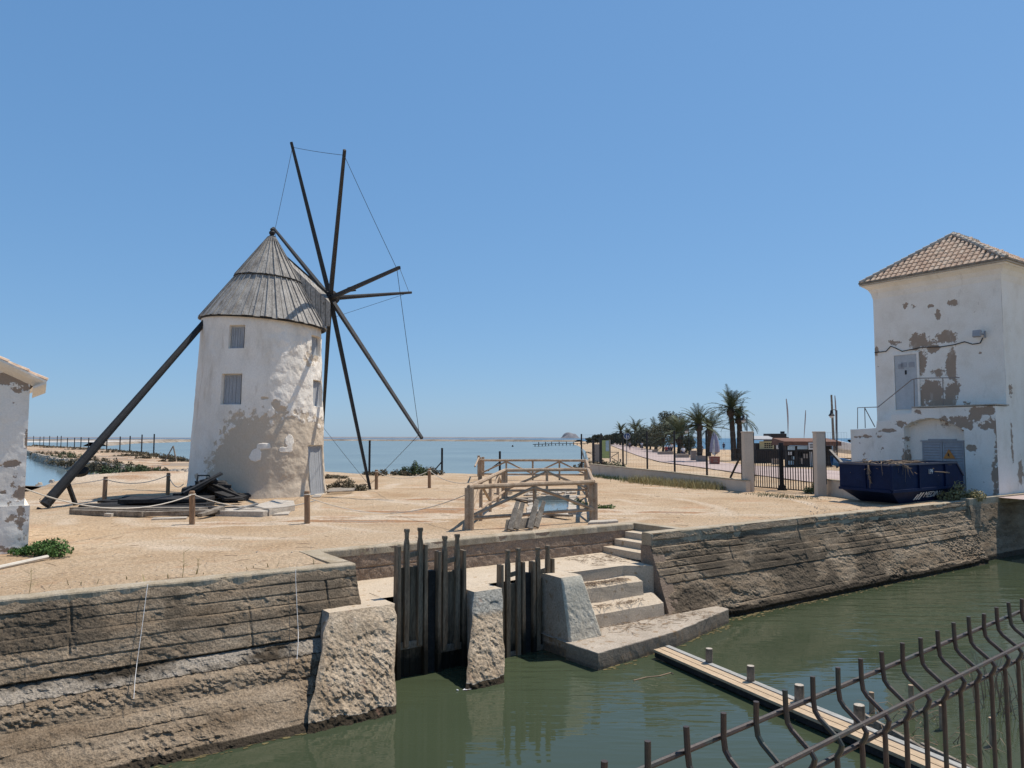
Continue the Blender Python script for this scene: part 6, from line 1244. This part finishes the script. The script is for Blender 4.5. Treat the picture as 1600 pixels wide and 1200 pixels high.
def part(parent, name, mat, x0, x1, y0, y1, dy, d):
    b = MB(); pxbox(b, x0, x1, y0, y1, Y + dy, d); return b.build(name, M[mat], parent)
b = MB(); pxbox(b, 1181, 1215, 692.5, 724, Y + .5, 2.0); k1b = b.build('wall', M['dark_kiosk'], k1)
b = MB(); p0 = atY(1176, 687.5, Y - .3); p1 = atY(1210, 687.5, Y - .3); b.hexa([p0, p1, p1 + Vector((0, 3, .0)), p0 + Vector((0, 3, 0))], [p0 + Vector((0, 0, .10)), p1 + Vector((.15, 0, .10)), p1 + Vector((.4, 3, .42)), p0 + Vector((0, 3, .42))]); b.build('roof', M['grey_roof'], k1)
part(k1, 'counter', 'dark_kiosk', 1182, 1210, 704, 723.5, 0, .4); mn = part(k1, 'menu_board', 'menu', 1187, 1209, 689.5, 701.5, .38, .06)
b = MB()
for r in range(3):
    for c in range(4): pxbox(b, 1194.5 + c * 3.4, 1197 + c * 3.4, 692.2 + r * 2.9, 694.1 + r * 2.9, Y + .35, .02)
b.build('menu_picture', M['dark_kiosk'], mn)
nb = part(k1, 'notice_board', 'offwhite', 1213, 1222.5, 692, 701.5, .2, .06); part(nb, 'notice_print', 'dark_kiosk', 1216, 1219.5, 695, 700, .17, .02)
part(k1, 'low_stand', 'stone', 1209, 1219, 717, 731, -3.5, .5)
sk_ = thing('dark_stack', 'tall black box-shaped cabin behind the grey kiosk roof', 'cabin', G(1218, 718, 0)); Y = G(1218, 718, 0).y
b = MB(); pxbox(b, 1205, 1229, 677.5, 719, Y, 2.5); pxbox(b, 1229.05, 1232.5, 683, 719, Y, 2.4); b.build('wall', M['dark_kiosk'], sk_); b = MB(); pxbox(b, 1222, 1226, 674, 677.4, Y + .4, .6); b.build('vent', M['iron'], sk_)
Y = G(1255, 729, .05).y; k2 = thing('beach_bar', 'beach bar with a brown awning and white notices, behind the right half of the gate', 'kiosk', G(1255, 729, .05))
b = MB(); p0 = atY(1224, 696, Y); p1 = atY(1315, 696.5, Y); b.hexa([p0, p1, p1 + Vector((0, 3, 0)), p0 + Vector((0, 3, 0))], [p0 + Vector((.1, .05, .35)), p1 + Vector((0, .05, .35)), p1 + Vector((0, 3, .65)), p0 + Vector((.1, 3, .65))]); b.build('awning', M['thatch'], k2)
part(k2, 'rear_wall', 'dark_kiosk', 1229, 1300, 696.5, 729, 2.2, .15); part(k2, 'counter', 'dark_kiosk', 1230, 1274, 714, 729, .3, .6)
for x in (1229, 1243, 1298): part(k2, 'post', 'dark_kiosk', x, x + 2, 696.5, 729, .25, .12)
nb = part(k2, 'notice_board', 'offwhite', 1263.5, 1273.5, 691.5, 702.5, -.06, .04)
for r in range(3): part(nb, 'notice_line', 'dark_kiosk', 1265.5, 1271.5, 694 + 2.4 * r, 695 + 2.4 * r, -.09, .02)
for i, (x0, x1, y0, y1, mm) in enumerate(((1246, 1262, 696.8, 702, 'pale_blue'), (1231, 1242, 697, 703, 'pale_blue'), (1232, 1237, 706, 711, 'offwhite'), (1237.5, 1241, 713, 718, 'pale_blue'), (1255, 1262, 709, 716, 'stone'), (1266, 1271, 705, 729, 'offwhite'), (1250, 1254, 716, 725, 'stone'), (1232, 1240, 720, 726, 'pale_blue'))): part(k2, 'display_panel', mm, x0, x1, y0, y1, .1 + .02 * i, .05)
p = G(1117, 714, .05); Y = p.y; um = thing('folded_parasol', 'folded lilac and white beach parasol standing upright by the palms', 'parasol', p); kx = Y / FPX
b = MB(); b.lathe([(.03 * 1, 0), (.26 * 8 * kx * .3, .25), (7 * kx, 8 * kx), (6.6 * kx, 16 * kx), (5 * kx, 26 * kx), (3 * kx, 34 * kx), (.04, 39 * kx)], 12, p); 
vv = []
for (x, y, z) in b.v:
    a_ = math.atan2(y - p.y, x - p.x); s = 1 + .16 * math.cos(6 * a_); vv.append((p.x + (x - p.x) * s, p.y + (y - p.y) * s, z))
b.v = vv; cl_ = b.build('folded_cloth', M['lilac'], um); b = MB(); b.tube([p, p + Vector((0, 0, 41 * kx))], .03, 6); b.build('pole', M['offwhite'], um)
b = MB(); b.prism([p + Vector((-6 * kx, -7.3 * kx, 4 * kx)), p + Vector((-2.2 * kx, -7.6 * kx, 3 * kx)), p + Vector((-1.2 * kx, -5.6 * kx, 26 * kx)), p + Vector((-3 * kx, -5.2 * kx, 28 * kx))], Vector((0, .03, 0))); b.build('white_panel', M['offwhite'], cl_)
def planter(label, x0, x1, y0, y1, mat, txt=False):
    p = G((x0 + x1) / 2, y1, .05); Y = p.y; root = thing('planter', label, 'planter', p); a_, c_ = atY(x0, y1, Y), atY(x1, y0, Y); w = c_.x - a_.x; h = c_.z - a_.z
    b = MB(); b.hexa([(a_.x + .03, Y, a_.z), (c_.x - .03, Y, a_.z), (c_.x - .03, Y + w * .7, a_.z), (a_.x + .03, Y + w * .7, a_.z)], [(a_.x, Y - .03, c_.z), (c_.x, Y - .03, c_.z), (c_.x, Y + w * .7, c_.z), (a_.x, Y + w * .7, c_.z)]); bd = b.build('box', M[mat], root, bevel=.02)
    b = MB(); b.box((a_.x - .03, Y - .06, c_.z + .002), (c_.x + .03, Y + w * .7 + .03, c_.z + .06)); b.build('rim', M[mat], root)
    if txt:
        b = MB()
        for r, (s0, s1) in enumerate(((.28, .72), (.34, .66), (.25, .75))): z = a_.z + h * (.74 - .2 * r); b.box((a_.x + w * s0, Y - .045, z), (a_.x + w * s1, Y - .02, z + h * .08))
        b.build('faded_letter_line', M['stone'], bd)
planter('reddish box planter with faded lettering below the folded parasol', 1110.5, 1125, 714.5, 725.5, 'red_brown', True)
planter('square stone planter round the foot of the bulging palm', 1080, 1088.5, 705, 719.5, 'stone'); planter('low stone planter between the bulging palm and the black post', 1089.5, 1103, 713, 721.5, 'stone'); planter('long low stone planter where a person sits in white', 1058, 1077, 710.5, 715.5, 'stone'); planter('long low stone planter under the tamarisk', 1030, 1052, 706.5, 710.5, 'stone'); planter('small far planter beneath the trees, left of the tamarisk', 1020, 1028, 703, 707, 'stone')
b = MB(); pr_ = thing('pedestrian_sign', 'round blue sign with white walking figures on a grey pole by the promenade', 'sign', G(979, 726, .02)); Y = pr_.location.y; c_ = atY(979.5, 681.5, Y); r_ = 5.2 * Y / FPX
b.tube([pr_.location, Vector((c_.x, Y, c_.z))], .04, 8); b.build('pole', M['mesh_wire'], pr_)
def disc(b, c, r, y0, th): b.prism([Vector((c.x + math.cos(t) * r, c.y + y0, c.z + math.sin(t) * r)) for t in np.linspace(0, 2 * math.pi, 25)[:-1]], Vector((0, th, 0)))
b = MB(); disc(b, c_, r_, -.07, .02); pl_ = b.build('sign_plate', M['offwhite'], pr_); b = MB(); disc(b, c_, r_ * .88, -.082, .01); fc = b.build('sign_face', M['blue_sign'], pl_)
b = MB()
for dx, s in ((-.05, 1.0), (.14, .62)):
    q_ = c_ + Vector((dx * r_ * 3, 0, -.05)); h = r_ * 1.15 * s; disc(b, q_ + Vector((0, 0, h * .40)), h * .12, -.10, .012)
    for p0, p1, w in (((0, .30), (0, -.08), .2), ((0, -.05), (-.13, -.5), .11), ((0, -.05), (.15, -.5), .11), ((0, .24), (-.2, .0), .08), ((0, .24), (.2, .02), .08)): b.beam(q_ + Vector((p0[0] * h, -.092, p0[1] * h)), q_ + Vector((p1[0] * h, -.092, p1[1] * h)), w * h, .012, up=(0, 1, 0))
b.build('walking_figures', M['white_paint'], fc)
ib = thing('info_board', 'yellow-green information board with pale blue print on dark posts near the lagoon', 'sign', G(943, 722, .05)); Y = ib.location.y
for x0, x1, y0, y1, mm, nm, dy, d in ((940, 952.5, 688, 716, 'green_board', 'board', 0, .06), (946.5, 951.5, 688.5, 705, 'pale_blue', 'print', -.03, .02), (936.8, 939.8, 686, 724, 'dark_kiosk', 'post', -.05, .15), (952.6, 954.2, 687, 722, 'stone', 'post', -.05, .12), (929, 936.6, 694, 722, 'stone', 'side_panel', .0, .08), (925.5, 928.8, 687, 724, 'dark_kiosk', 'post', -.05, .2)): part(ib, nm, mm, x0, x1, y0, y1, dy, d)
wr_ = thing('wooden_barrier', 'small dark wooden barrier with crossed braces right of the information board', 'barrier', G(962, 722, .05)); Y = wr_.location.y
for (x0, y0), (x1, y1) in (((954, 706.5), (967, 706.5)), ((955, 714), (966, 707.5)), ((955, 715), (965, 721)), ((966, 706), (966, 721.5)), ((915, 706.5), (931, 706.5)), ((916, 706), (931, 712)), ((915.5, 706), (915.5, 720))):
    b = MB(); b.beam(atY(x0, y0, Y), atY(x1, y1, Y), .07); b.build('bar', M['old_timber'], wr_)
b = MB(); b.tube([G(969.5, 722, .05), G(969.5, 722, .05) + Vector((0, 0, .32))], [.09, .08], 8); o = b.build('bollard', M['old_timber'], origin=G(969.5, 722, .05)); tag(o, 'short dark bollard at the promenade edge left of the round sign', 'bollard')
def flag(label, px, yb, yt, bend, w):
    p = G(px, yb, 0); Y = p.y; root = thing('feather_flag', label, 'flag', p, group='feather flags on the beach'); pts = [atY(px + bend * t * t, yb + (yt - yb) * t, Y) for t in np.linspace(0, 1, 10)]; b = MB(); b.tube(pts, [.035] * 5 + [.025] * 5, 6); b.build('pole', M['stone'], root)
    b = MB(); rows = []
    for i in range(3, 10): q_ = pts[i]; ww = w * Y / FPX * math.sin(math.pi * (i - 2.5) / 7.6); rows.append([q_ + Vector((0, 0, 0)), q_ + Vector((ww * .5, .06 * math.sin(i * 1.7), 0)), q_ + Vector((ww, -.05 * math.sin(i), 0))])
    b.grid(np.array([[tuple(v) for v in r] for r in rows])); o = b.build('cloth', M['flag'], root); m = o.modifiers.new('thick', 'SOLIDIFY'); m.thickness = .01
flag('faded feather flag on a bent pole, leftmost of the three above the beach bar', 1231.5, 706, 623, -3.5, 2.3); flag('thin faded feather flag in the middle, above the right half of the gate', 1256, 706, 641, 2.5, 1.5); flag('pale feather flag beside the street lamp', 1306, 708, 618, -2, 2.2)
def lamp(label, px, yb, yt, arm, one=True):
    p = G(px, yb, .05); Y = p.y; root = thing('street_lamp', label, 'street lamp', p, group='street lamps on the promenade'); t_ = atY(px - (1307 - 1306.5), yt, Y); b = MB(); b.tube([p, p.lerp(t_, .12), p.lerp(t_, .13), t_], [.11, .10, .065, .05], 8); b.build('pole', M['iron'], root)
    if arm:
        a_ = atY(px - arm, yt + .5, Y); b = MB(); b.tube([t_ + Vector((0, 0, -.05)), t_.lerp(a_, .5) + Vector((0, 0, .07)), a_], .03, 6); b.build('arm', M['iron'], root); b = MB(); s = Y / FPX; b.lathe([(.05, 0), (1.6 * s, -1 * s), (2.1 * s, -5 * s), (4.6 * s, -8.4 * s), (4.6 * s, -9.2 * s)], 12, a_ + Vector((0, 0, .05))); ls = b.build('lamp_shade', M['iron'], root)
        b = MB(); b.lathe([(3.6 * s, -9.3 * s), (2.6 * s, -11.8 * s), (.3 * s, -12.6 * s)], 12, a_ + Vector((0, 0, .05))); b.build('globe', M['glass_lamp'], ls)
lamp('black street lamp with a bell-shaped shade on an arm, right of the right gate pillar', 1308, 731, 641, 9)
lamp('black street lamp pole behind the two close palms', 1167.5, 722, 648, 6); lamp('slim black street lamp pole by the squat palm', 1076.5, 712, 664, 4)
b = MB(); p = G(1304, 722, .05); q_ = atY(1299, 617, p.y); b.tube([p, q_], [.16, .10], 8); o = b.build('mast', M['old_timber'], origin=p); tag(o, 'tall dark slightly leaning mast behind the street lamp', 'mast')
bt_ = thing('motor_boat', 'white motor boat with a dark cover, on a trailer right of the gate', 'boat', G(1330, 727, .05)); Y = G(1330, 727, .05).y
def hull(L, W_, H_, p, mat, name, parent):
    b = MB(); rows = []
    for i in range(14):
        t = i / 13; w = W_ * (math.sin(math.pi * min(1, .10 + t * .62)) ** .6); z0 = .25 * (1 - t) ** 3; dz = H_ * (1 + .3 * (1 - t) ** 2)
        rows.append([tuple(p + Vector((L * t, s * w * .5, z))) for s, z in ((0, z0), (.75, z0 + dz * .35), (1.0, z0 + dz), (.85, z0 + dz * 1.02), (0, z0 + dz * 1.08), (-.85, z0 + dz * 1.02), (-1, z0 + dz), (-.75, z0 + dz * .35), (0, z0))])
    b.grid(np.array(rows)); return b.build(name, M[mat], parent)
s = Y / FPX; p0 = atY(1294, 712, Y); hull(4.2, 1.8, .8, p0 + Vector((0, -1.5, .1)), 'boat_white', 'hull', bt_); hull(2.6, 1.2, .16, p0 + Vector((1.3, -1.4, .98)), 'iron', 'cover', bt_)
b = MB(); b.beam(p0 + Vector((0, -.3, -.25)), p0 + Vector((4, -.3, -.25)), .08); b.beam(p0 + Vector((0, .3, -.25)), p0 + Vector((4, .3, -.25)), .08); b.build('trailer_frame', M['iron'], bt_); b = MB(); b.lathe([(.10, -.08), (.3, -.08), (.3, .08), (.10, .08)], 14); b.v = [(p0.x + 2.2 + x, p0.y - .8 + z, .34 + y) for x, y, z in b.v]; b.build('wheel', M['iron'], bt_)
b2 = thing('beached_boat', 'blue-sided small boat lying beside the white motor boat', 'boat', G(1322, 733, .05)); Yb = b2.location.y; q0 = atY(1300, 727, Yb); hull(3.4, 1.3, .55, Vector((q0.x, Yb, .1)), 'boat_blue', 'hull', b2); b = MB(); b.tube([Vector((q0.x + 1.2, Yb - .5, .7)), Vector((q0.x + 1.5, Yb - .5, 1.0)), Vector((q0.x + 2.2, Yb - .5, 1.0)), Vector((q0.x + 2.5, Yb - .5, .7))], .05, 6); b.build('hoop', M['iron'], b2)
# jetty out in the lagoon
jt = thing('jetty', 'dark wooden jetty on posts reaching into the lagoon in front of the far shore', 'jetty', G(905, 699, LAG_Z)); 
ja, jb, jc = G(836, 697.8, LAG_Z), G(862, 696.2, LAG_Z), G(918, 695.6, LAG_Z); b = MB()
for p, q_ in ((ja, jb), (jb, jc)): b.beam(p + Vector((0, 0, .75)), q_ + Vector((0, 0, .75)), 1.6, .18)
b.build('deck', M['spar'], jt)
for k in range(16):
    t = k / 15; p = ja.lerp(jb, t * 3) if t < 1 / 3 else jb.lerp(jc, (t - 1 / 3) * 1.5); b = MB(); b.tube([p + Vector((0, 0, -.6)), p + Vector((0, 0, 1.5 if k % 2 else .8))], .16, 6); b.build('pile', M['spar'], jt)
b = MB(); 
for p, q_ in ((jb, jc),): b.beam(p + Vector((0, 0, 1.75)), q_ + Vector((0, 0, 1.75)), .15, .10)
b.build('handrail', M['spar'], jt)
b = MB(); p = G(801, 698, LAG_Z); b.lathe([(.25, -.2), (.35, .1), (.2, .45), (.04, .6)], 8, p); o = b.build('buoy', M['spar'], origin=p); tag(o, 'small dark buoy in the lagoon left of the jetty', 'buoy')
# posts at the lagoon edge near the windmill
for px, yb, yt, br, lab in ((577, 741, 688, None, 'dark post at the lagoon edge behind the lowest sail spar'), (690.5, 740, 700, (678, 736), 'dark braced post at the lagoon edge left of the wooden railings'), (781, 741, 705, (762, 736), 'dark braced post seen through the far wooden railing')):
    p = G(px, yb, 0); b = MB(); b.tube([p + Vector((0, 0, -.2)), Vector((p.x, p.y, atY(px, yt, p.y).z))], .075, 8); o = b.build('shore_post', M['spar'], origin=p); tag(o, lab, 'post', 'dark posts along the lagoon edge')
    if br: b = MB(); b.beam(Vector((p.x, p.y, p.z + .85)), atY(br[0], br[1], p.y), .08); b.build('brace', M['spar'], o)
lf = [(240, 678, 711), (221, 679, 709), (202.5, 681, 708), (187, 682, 707), (166.5, 683, 706), (152, 684, 706), (138, 684, 704), (126, 683, 703), (116, 684, 701), (105, 684, 700), (95, 681, 699), (89, 681, 699), (77, 681, 698), (68, 682, 697), (62, 682, 697), (52, 681, 696)]
prev = None
fl_ = ['tallest post at the right end of the row', 'second post from the right end', 'third post from the right end', 'fourth post from the right end', 'post next to the tail pole on its right', 'post right behind the tail pole', 'post just left of the tail pole', 'second post left of the tail pole', 'third post left of the tail pole', 'fourth post left of the tail pole', 'right one of a close pair', 'left one of a close pair', 'fifth post from the white hut', 'fourth post from the white hut', 'second post from the white hut', 'post next to the white hut']
for (px, yt, yb), lb in zip(lf, fl_):
    p = G(px, yb, -.1); b = MB(); b.tube([p + Vector((0, 0, -.3)), Vector((p.x, p.y, atY(px, yt, p.y).z))], .10, 6); o = b.build('shore_post', M['spar'], origin=p); tag(o, 'dark dike post beyond the pond, ' + lb, 'post', 'dark posts along the dike')
q0, q1 = G(52, 696, -.1), G(240, 711, -.1)
b = MB(); b.beam(Vector((q0.x, q0.y, 1.6)), Vector((G(150, 705, -.1).x, G(150, 705, -.1).y, 1.6)), .06); b.beam(Vector((q0.x, q0.y, 1.6)), Vector((q0.x - 60, q0.y + 10, 1.6)), .06); o = b.build('fence_rail', M['spar'], origin=q0); tag(o, 'dark rail joining the posts on the dike beyond the pond', 'rail')
p = G(270, 720, -.1); b = MB(); b.beam(p + Vector((-.9, 0, 0)), p + Vector((0, 0, 1.7)), .10); b.beam(p + Vector((.4, 0, 0)), p + Vector((0, 0, 1.7)), .16, .1); o = b.build('leaning_posts', M['old_timber'], origin=p); tag(o, 'pair of posts leaning together at the lagoon edge left of the tower', 'posts')
# riprap on the pond bank
rnd = random.Random(31); b = MB(); edge_ = [G(x, y, -.35) for x, y in ((40, 708), (60, 719), (75, 724), (100, 728.5), (130, 734), (160, 739), (185, 743), (205, 744))]
def rock(b, p, s):
    a_ = rnd.uniform(0, 6.3); m = 7; bot_ = []; top_ = []
    for k in range(m):
        t = 2 * math.pi * k / m; r = s * rnd.uniform(.7, 1.2); bot_.append(p + Vector((math.cos(t) * r, math.sin(t) * r * .8, -s * .4))); top_.append(p + Vector((math.cos(t) * r * .65, math.sin(t) * r * .55, s * rnd.uniform(.25, .6))))
    b.add(bot_ + top_, [tuple(range(m, 2 * m))] + [(k, (k + 1) % m, m + (k + 1) % m, m + k) for k in range(m)])
for k in range(900):
    i = rnd.randrange(len(edge_) - 1); p = edge_[i].lerp(edge_[i + 1], rnd.random()); d = Vector((p.x, p.y, 0)).normalized(); t = rnd.uniform(-.8, 3.6); p = p + d * t; p.z = -.5 + max(0, t) * .2; rock(b, p, rnd.uniform(.14, .5))
o = b.build('riprap', M['rock']); o['kind'] = 'stuff'; tag(o, 'tumbled rocks lining the bank of the pond', 'rocks')
b = MB()
for k in range(420):
    e = [G(x, y, -.2) for x, y in ((205, 745), (240, 744), (275, 739), (295, 738), (170, 748), (120, 757), (90, 763))]; i = rnd.randrange(3); p = e[i].lerp(e[i + 1], rnd.random()) if rnd.random() < .7 else e[0].lerp(e[4], rnd.random()) if rnd.random() < .5 else e[4].lerp(e[6], rnd.random()); rock(b, p + Vector((rnd.gauss(0, .8), rnd.gauss(0, .8), rnd.uniform(.05, .25))), rnd.uniform(.06, .2))
o = b.build('bank_rubble', M['slab']); o['kind'] = 'stuff'; tag(o, 'loose rubble on the orange sandy bank by the pond', 'rubble')
# ================================================================== PEOPLE (far away on the promenade)
def person(label, p, pose, top, bottom, h=1.7, face=-1.57):
    """joints as one skin-modified body"""
    root = thing('person', label, 'person', p); s = h / 1.7
    if pose == 'walk': J = dict(pel=(0, 0, .92), chest=(0, .03, 1.30), neck=(0, .04, 1.46), head=(0, .06, 1.58), top=(0, .06, 1.70), lsh=(.19, .02, 1.38), lel=(.26, -.08, 1.12), lha=(.25, .04, .88), rsh=(-.19, .02, 1.38), rel=(-.26, .10, 1.13), rha=(-.25, .24, .93), lhip=(.09, 0, .88), lkn=(.10, .22, .50), lan=(.10, .16, .08), lto=(.10, .34, .04), rhip=(-.09, 0, .88), rkn=(-.10, -.06, .48), ran=(-.10, -.34, .14), rto=(-.10, -.20, .03))
    elif pose == 'stand': J = dict(pel=(0, 0, .92), chest=(0, 0, 1.30), neck=(0, 0, 1.46), head=(0, .02, 1.58), top=(0, .02, 1.70), lsh=(.19, 0, 1.38), lel=(.25, -.02, 1.11), lha=(.24, .06, .86), rsh=(-.19, 0, 1.38), rel=(-.25, -.02, 1.11), rha=(-.24, .06, .86), lhip=(.09, 0, .88), lkn=(.10, .02, .48), lan=(.11, 0, .08), lto=(.12, .18, .03), rhip=(-.09, 0, .88), rkn=(-.10, .02, .48), ran=(-.11, 0, .08), rto=(-.12, .18, .03))
    else: J = dict(pel=(0, 0, .52), chest=(0, .06, .90), neck=(0, .09, 1.06), head=(0, .12, 1.18), top=(0, .12, 1.30), lsh=(.19, .06, .98), lel=(.27, .12, .74), lha=(.17, .34, .62), rsh=(-.19, .06, .98), rel=(-.27, .12, .74), rha=(-.17, .34, .62), lhip=(.10, .05, .50), lkn=(.14, .45, .50), lan=(.13, .45, .08), lto=(.14, .63, .03), rhip=(-.10, .05, .50), rkn=(-.14, .45, .50), ran=(-.13, .42, .08), rto=(-.14, .60, .03))
    rad_ = dict(pel=.145, chest=.15, neck=.055, head=.095, top=.06, lsh=.065, lel=.045, lha=.035, rsh=.065, rel=.045, rha=.035, lhip=.095, lkn=.06, lan=.042, lto=.035, rhip=.095, rkn=.06, ran=.042, rto=.035)
    E_ = [('pel', 'chest'), ('chest', 'neck'), ('neck', 'head'), ('head', 'top'), ('chest', 'lsh'), ('lsh', 'lel'), ('lel', 'lha'), ('chest', 'rsh'), ('rsh', 'rel'), ('rel', 'rha'), ('pel', 'lhip'), ('lhip', 'lkn'), ('lkn', 'lan'), ('lan', 'lto'), ('pel', 'rhip'), ('rhip', 'rkn'), ('rkn', 'ran'), ('ran', 'rto')]
    c, sn = math.cos(face + 1.5708), math.sin(face + 1.5708)
    tf = lambda q_: ((q_[0] * c - q_[1] * sn) * s, (q_[0] * sn + q_[1] * c) * s, q_[2] * s)
    def skin(name, keys, edges, mat, grow, parent):
        ks = list(keys); me = bpy.data.meshes.new(name); me.from_pydata([tf(J[k]) for k in ks], [(ks.index(a_), ks.index(b_)) for a_, b_ in edges], []); o = bpy.data.objects.new(name, me); COL.objects.link(o); o.parent = parent
        m = o.modifiers.new('skin', 'SKIN'); me.skin_vertices.new() if not me.skin_vertices else None
        for i, k in enumerate(ks): r = (rad_[k] + grow) * s; me.skin_vertices[0].data[i].radius = (r, r)
        me.skin_vertices[0].data[0].use_root = True; o.modifiers.new('sub', 'SUBSURF').levels = 1; o.modifiers['sub'].render_levels = 1; me.materials.append(mat); ORG[o] = Vector((0, 0, 0)); return o
    body = skin('body', J.keys(), E_, M['skin'], 0, root)
    skin('shirt', ['pel', 'chest', 'lsh', 'lel', 'rsh', 'rel'], [('pel', 'chest'), ('chest', 'lsh'), ('lsh', 'lel'), ('chest', 'rsh'), ('rsh', 'rel')], top, .014, root)
    skin('trousers', ['pel', 'lhip', 'lkn', 'rhip', 'rkn'], [('pel', 'lhip'), ('lhip', 'lkn'), ('pel', 'rhip'), ('rhip', 'rkn')], bottom, .016, root)
    hd = Vector(tf(J['head'])); f_ = Vector((-sn, c, 0)); b = MB(); b.lathe([(.01, -.02), (.085 * s, -.01), (.10 * s, .05 * s), (.085 * s, .11 * s), (.02, .14 * s)], 10, hd - f_ * .025); b.build('hair', M['bark'], root, local=True)
    b = MB(); b.lathe([(.004, -.02), (.016, -.015), (.012, .01), (.004, .03)], 6, hd + f_ * .098 * s)
    sd2 = Vector((c, sn, 0)); 
    for q_ in (-1, 1): b.lathe([(.004, -.008), (.010, 0), (.004, .008)], 6, hd + f_ * .09 * s + sd2 * q_ * .035 * s + Vector((0, 0, .035 * s))); b.lathe([(.008, -.03), (.02, 0), (.008, .03)], 6, hd + sd2 * q_ * .098 * s)
    b.build('face', M['skin'], body, local=True); return root
M['red_cloth'] = plain('red_shirt', (.30, .04, .05), rough=.9); M['white_cloth'] = plain('white_shirt', (.66, .66, .68), rough=.9); M['navy_cloth'] = plain('navy_cloth', (.02, .03, .07), rough=.9); M['grey_cloth'] = plain('grey_cloth', (.18, .18, .20), rough=.9)
person('person in dark clothes walking on the promenade beneath the round blue sign', G(984, 703.2, .06), 'walk', M['grey_cloth'], M['navy_cloth'])
person('person in a red shirt sitting under the tamarisk', G(1041, 709, .06), 'sit', M['red_cloth'], M['navy_cloth'], face=-1.9); person('person in a white shirt standing under the tamarisk', G(1049.5, 709, .06), 'stand', M['white_cloth'], M['navy_cloth'], face=-1.2)
person('person in a dark shirt sitting next to the one in white under the tamarisk', G(1045.5, 709, .06), 'sit', M['navy_cloth'], M['grey_cloth']); q_ = G(1068.5, 713.6, .05); person('person in a white shirt sitting on the long planter below the squat palm', Vector((q_.x, q_.y + .1, .05)), 'sit', M['white_cloth'], M['navy_cloth'], h=1.85, face=-1.3)
person('person in a white top standing on the promenade under the far trees', G(1003, 703.4, .06), 'stand', M['white_cloth'], M['grey_cloth']); person('person in dark clothes standing on the beach by the sea between the palms', G(1131, 704.5, .05), 'stand', M['navy_cloth'], M['navy_cloth'], h=1.6); person('person in dark clothes standing behind the bulging palm', G(1096, 714, .05), 'stand', M['grey_cloth'], M['navy_cloth'])
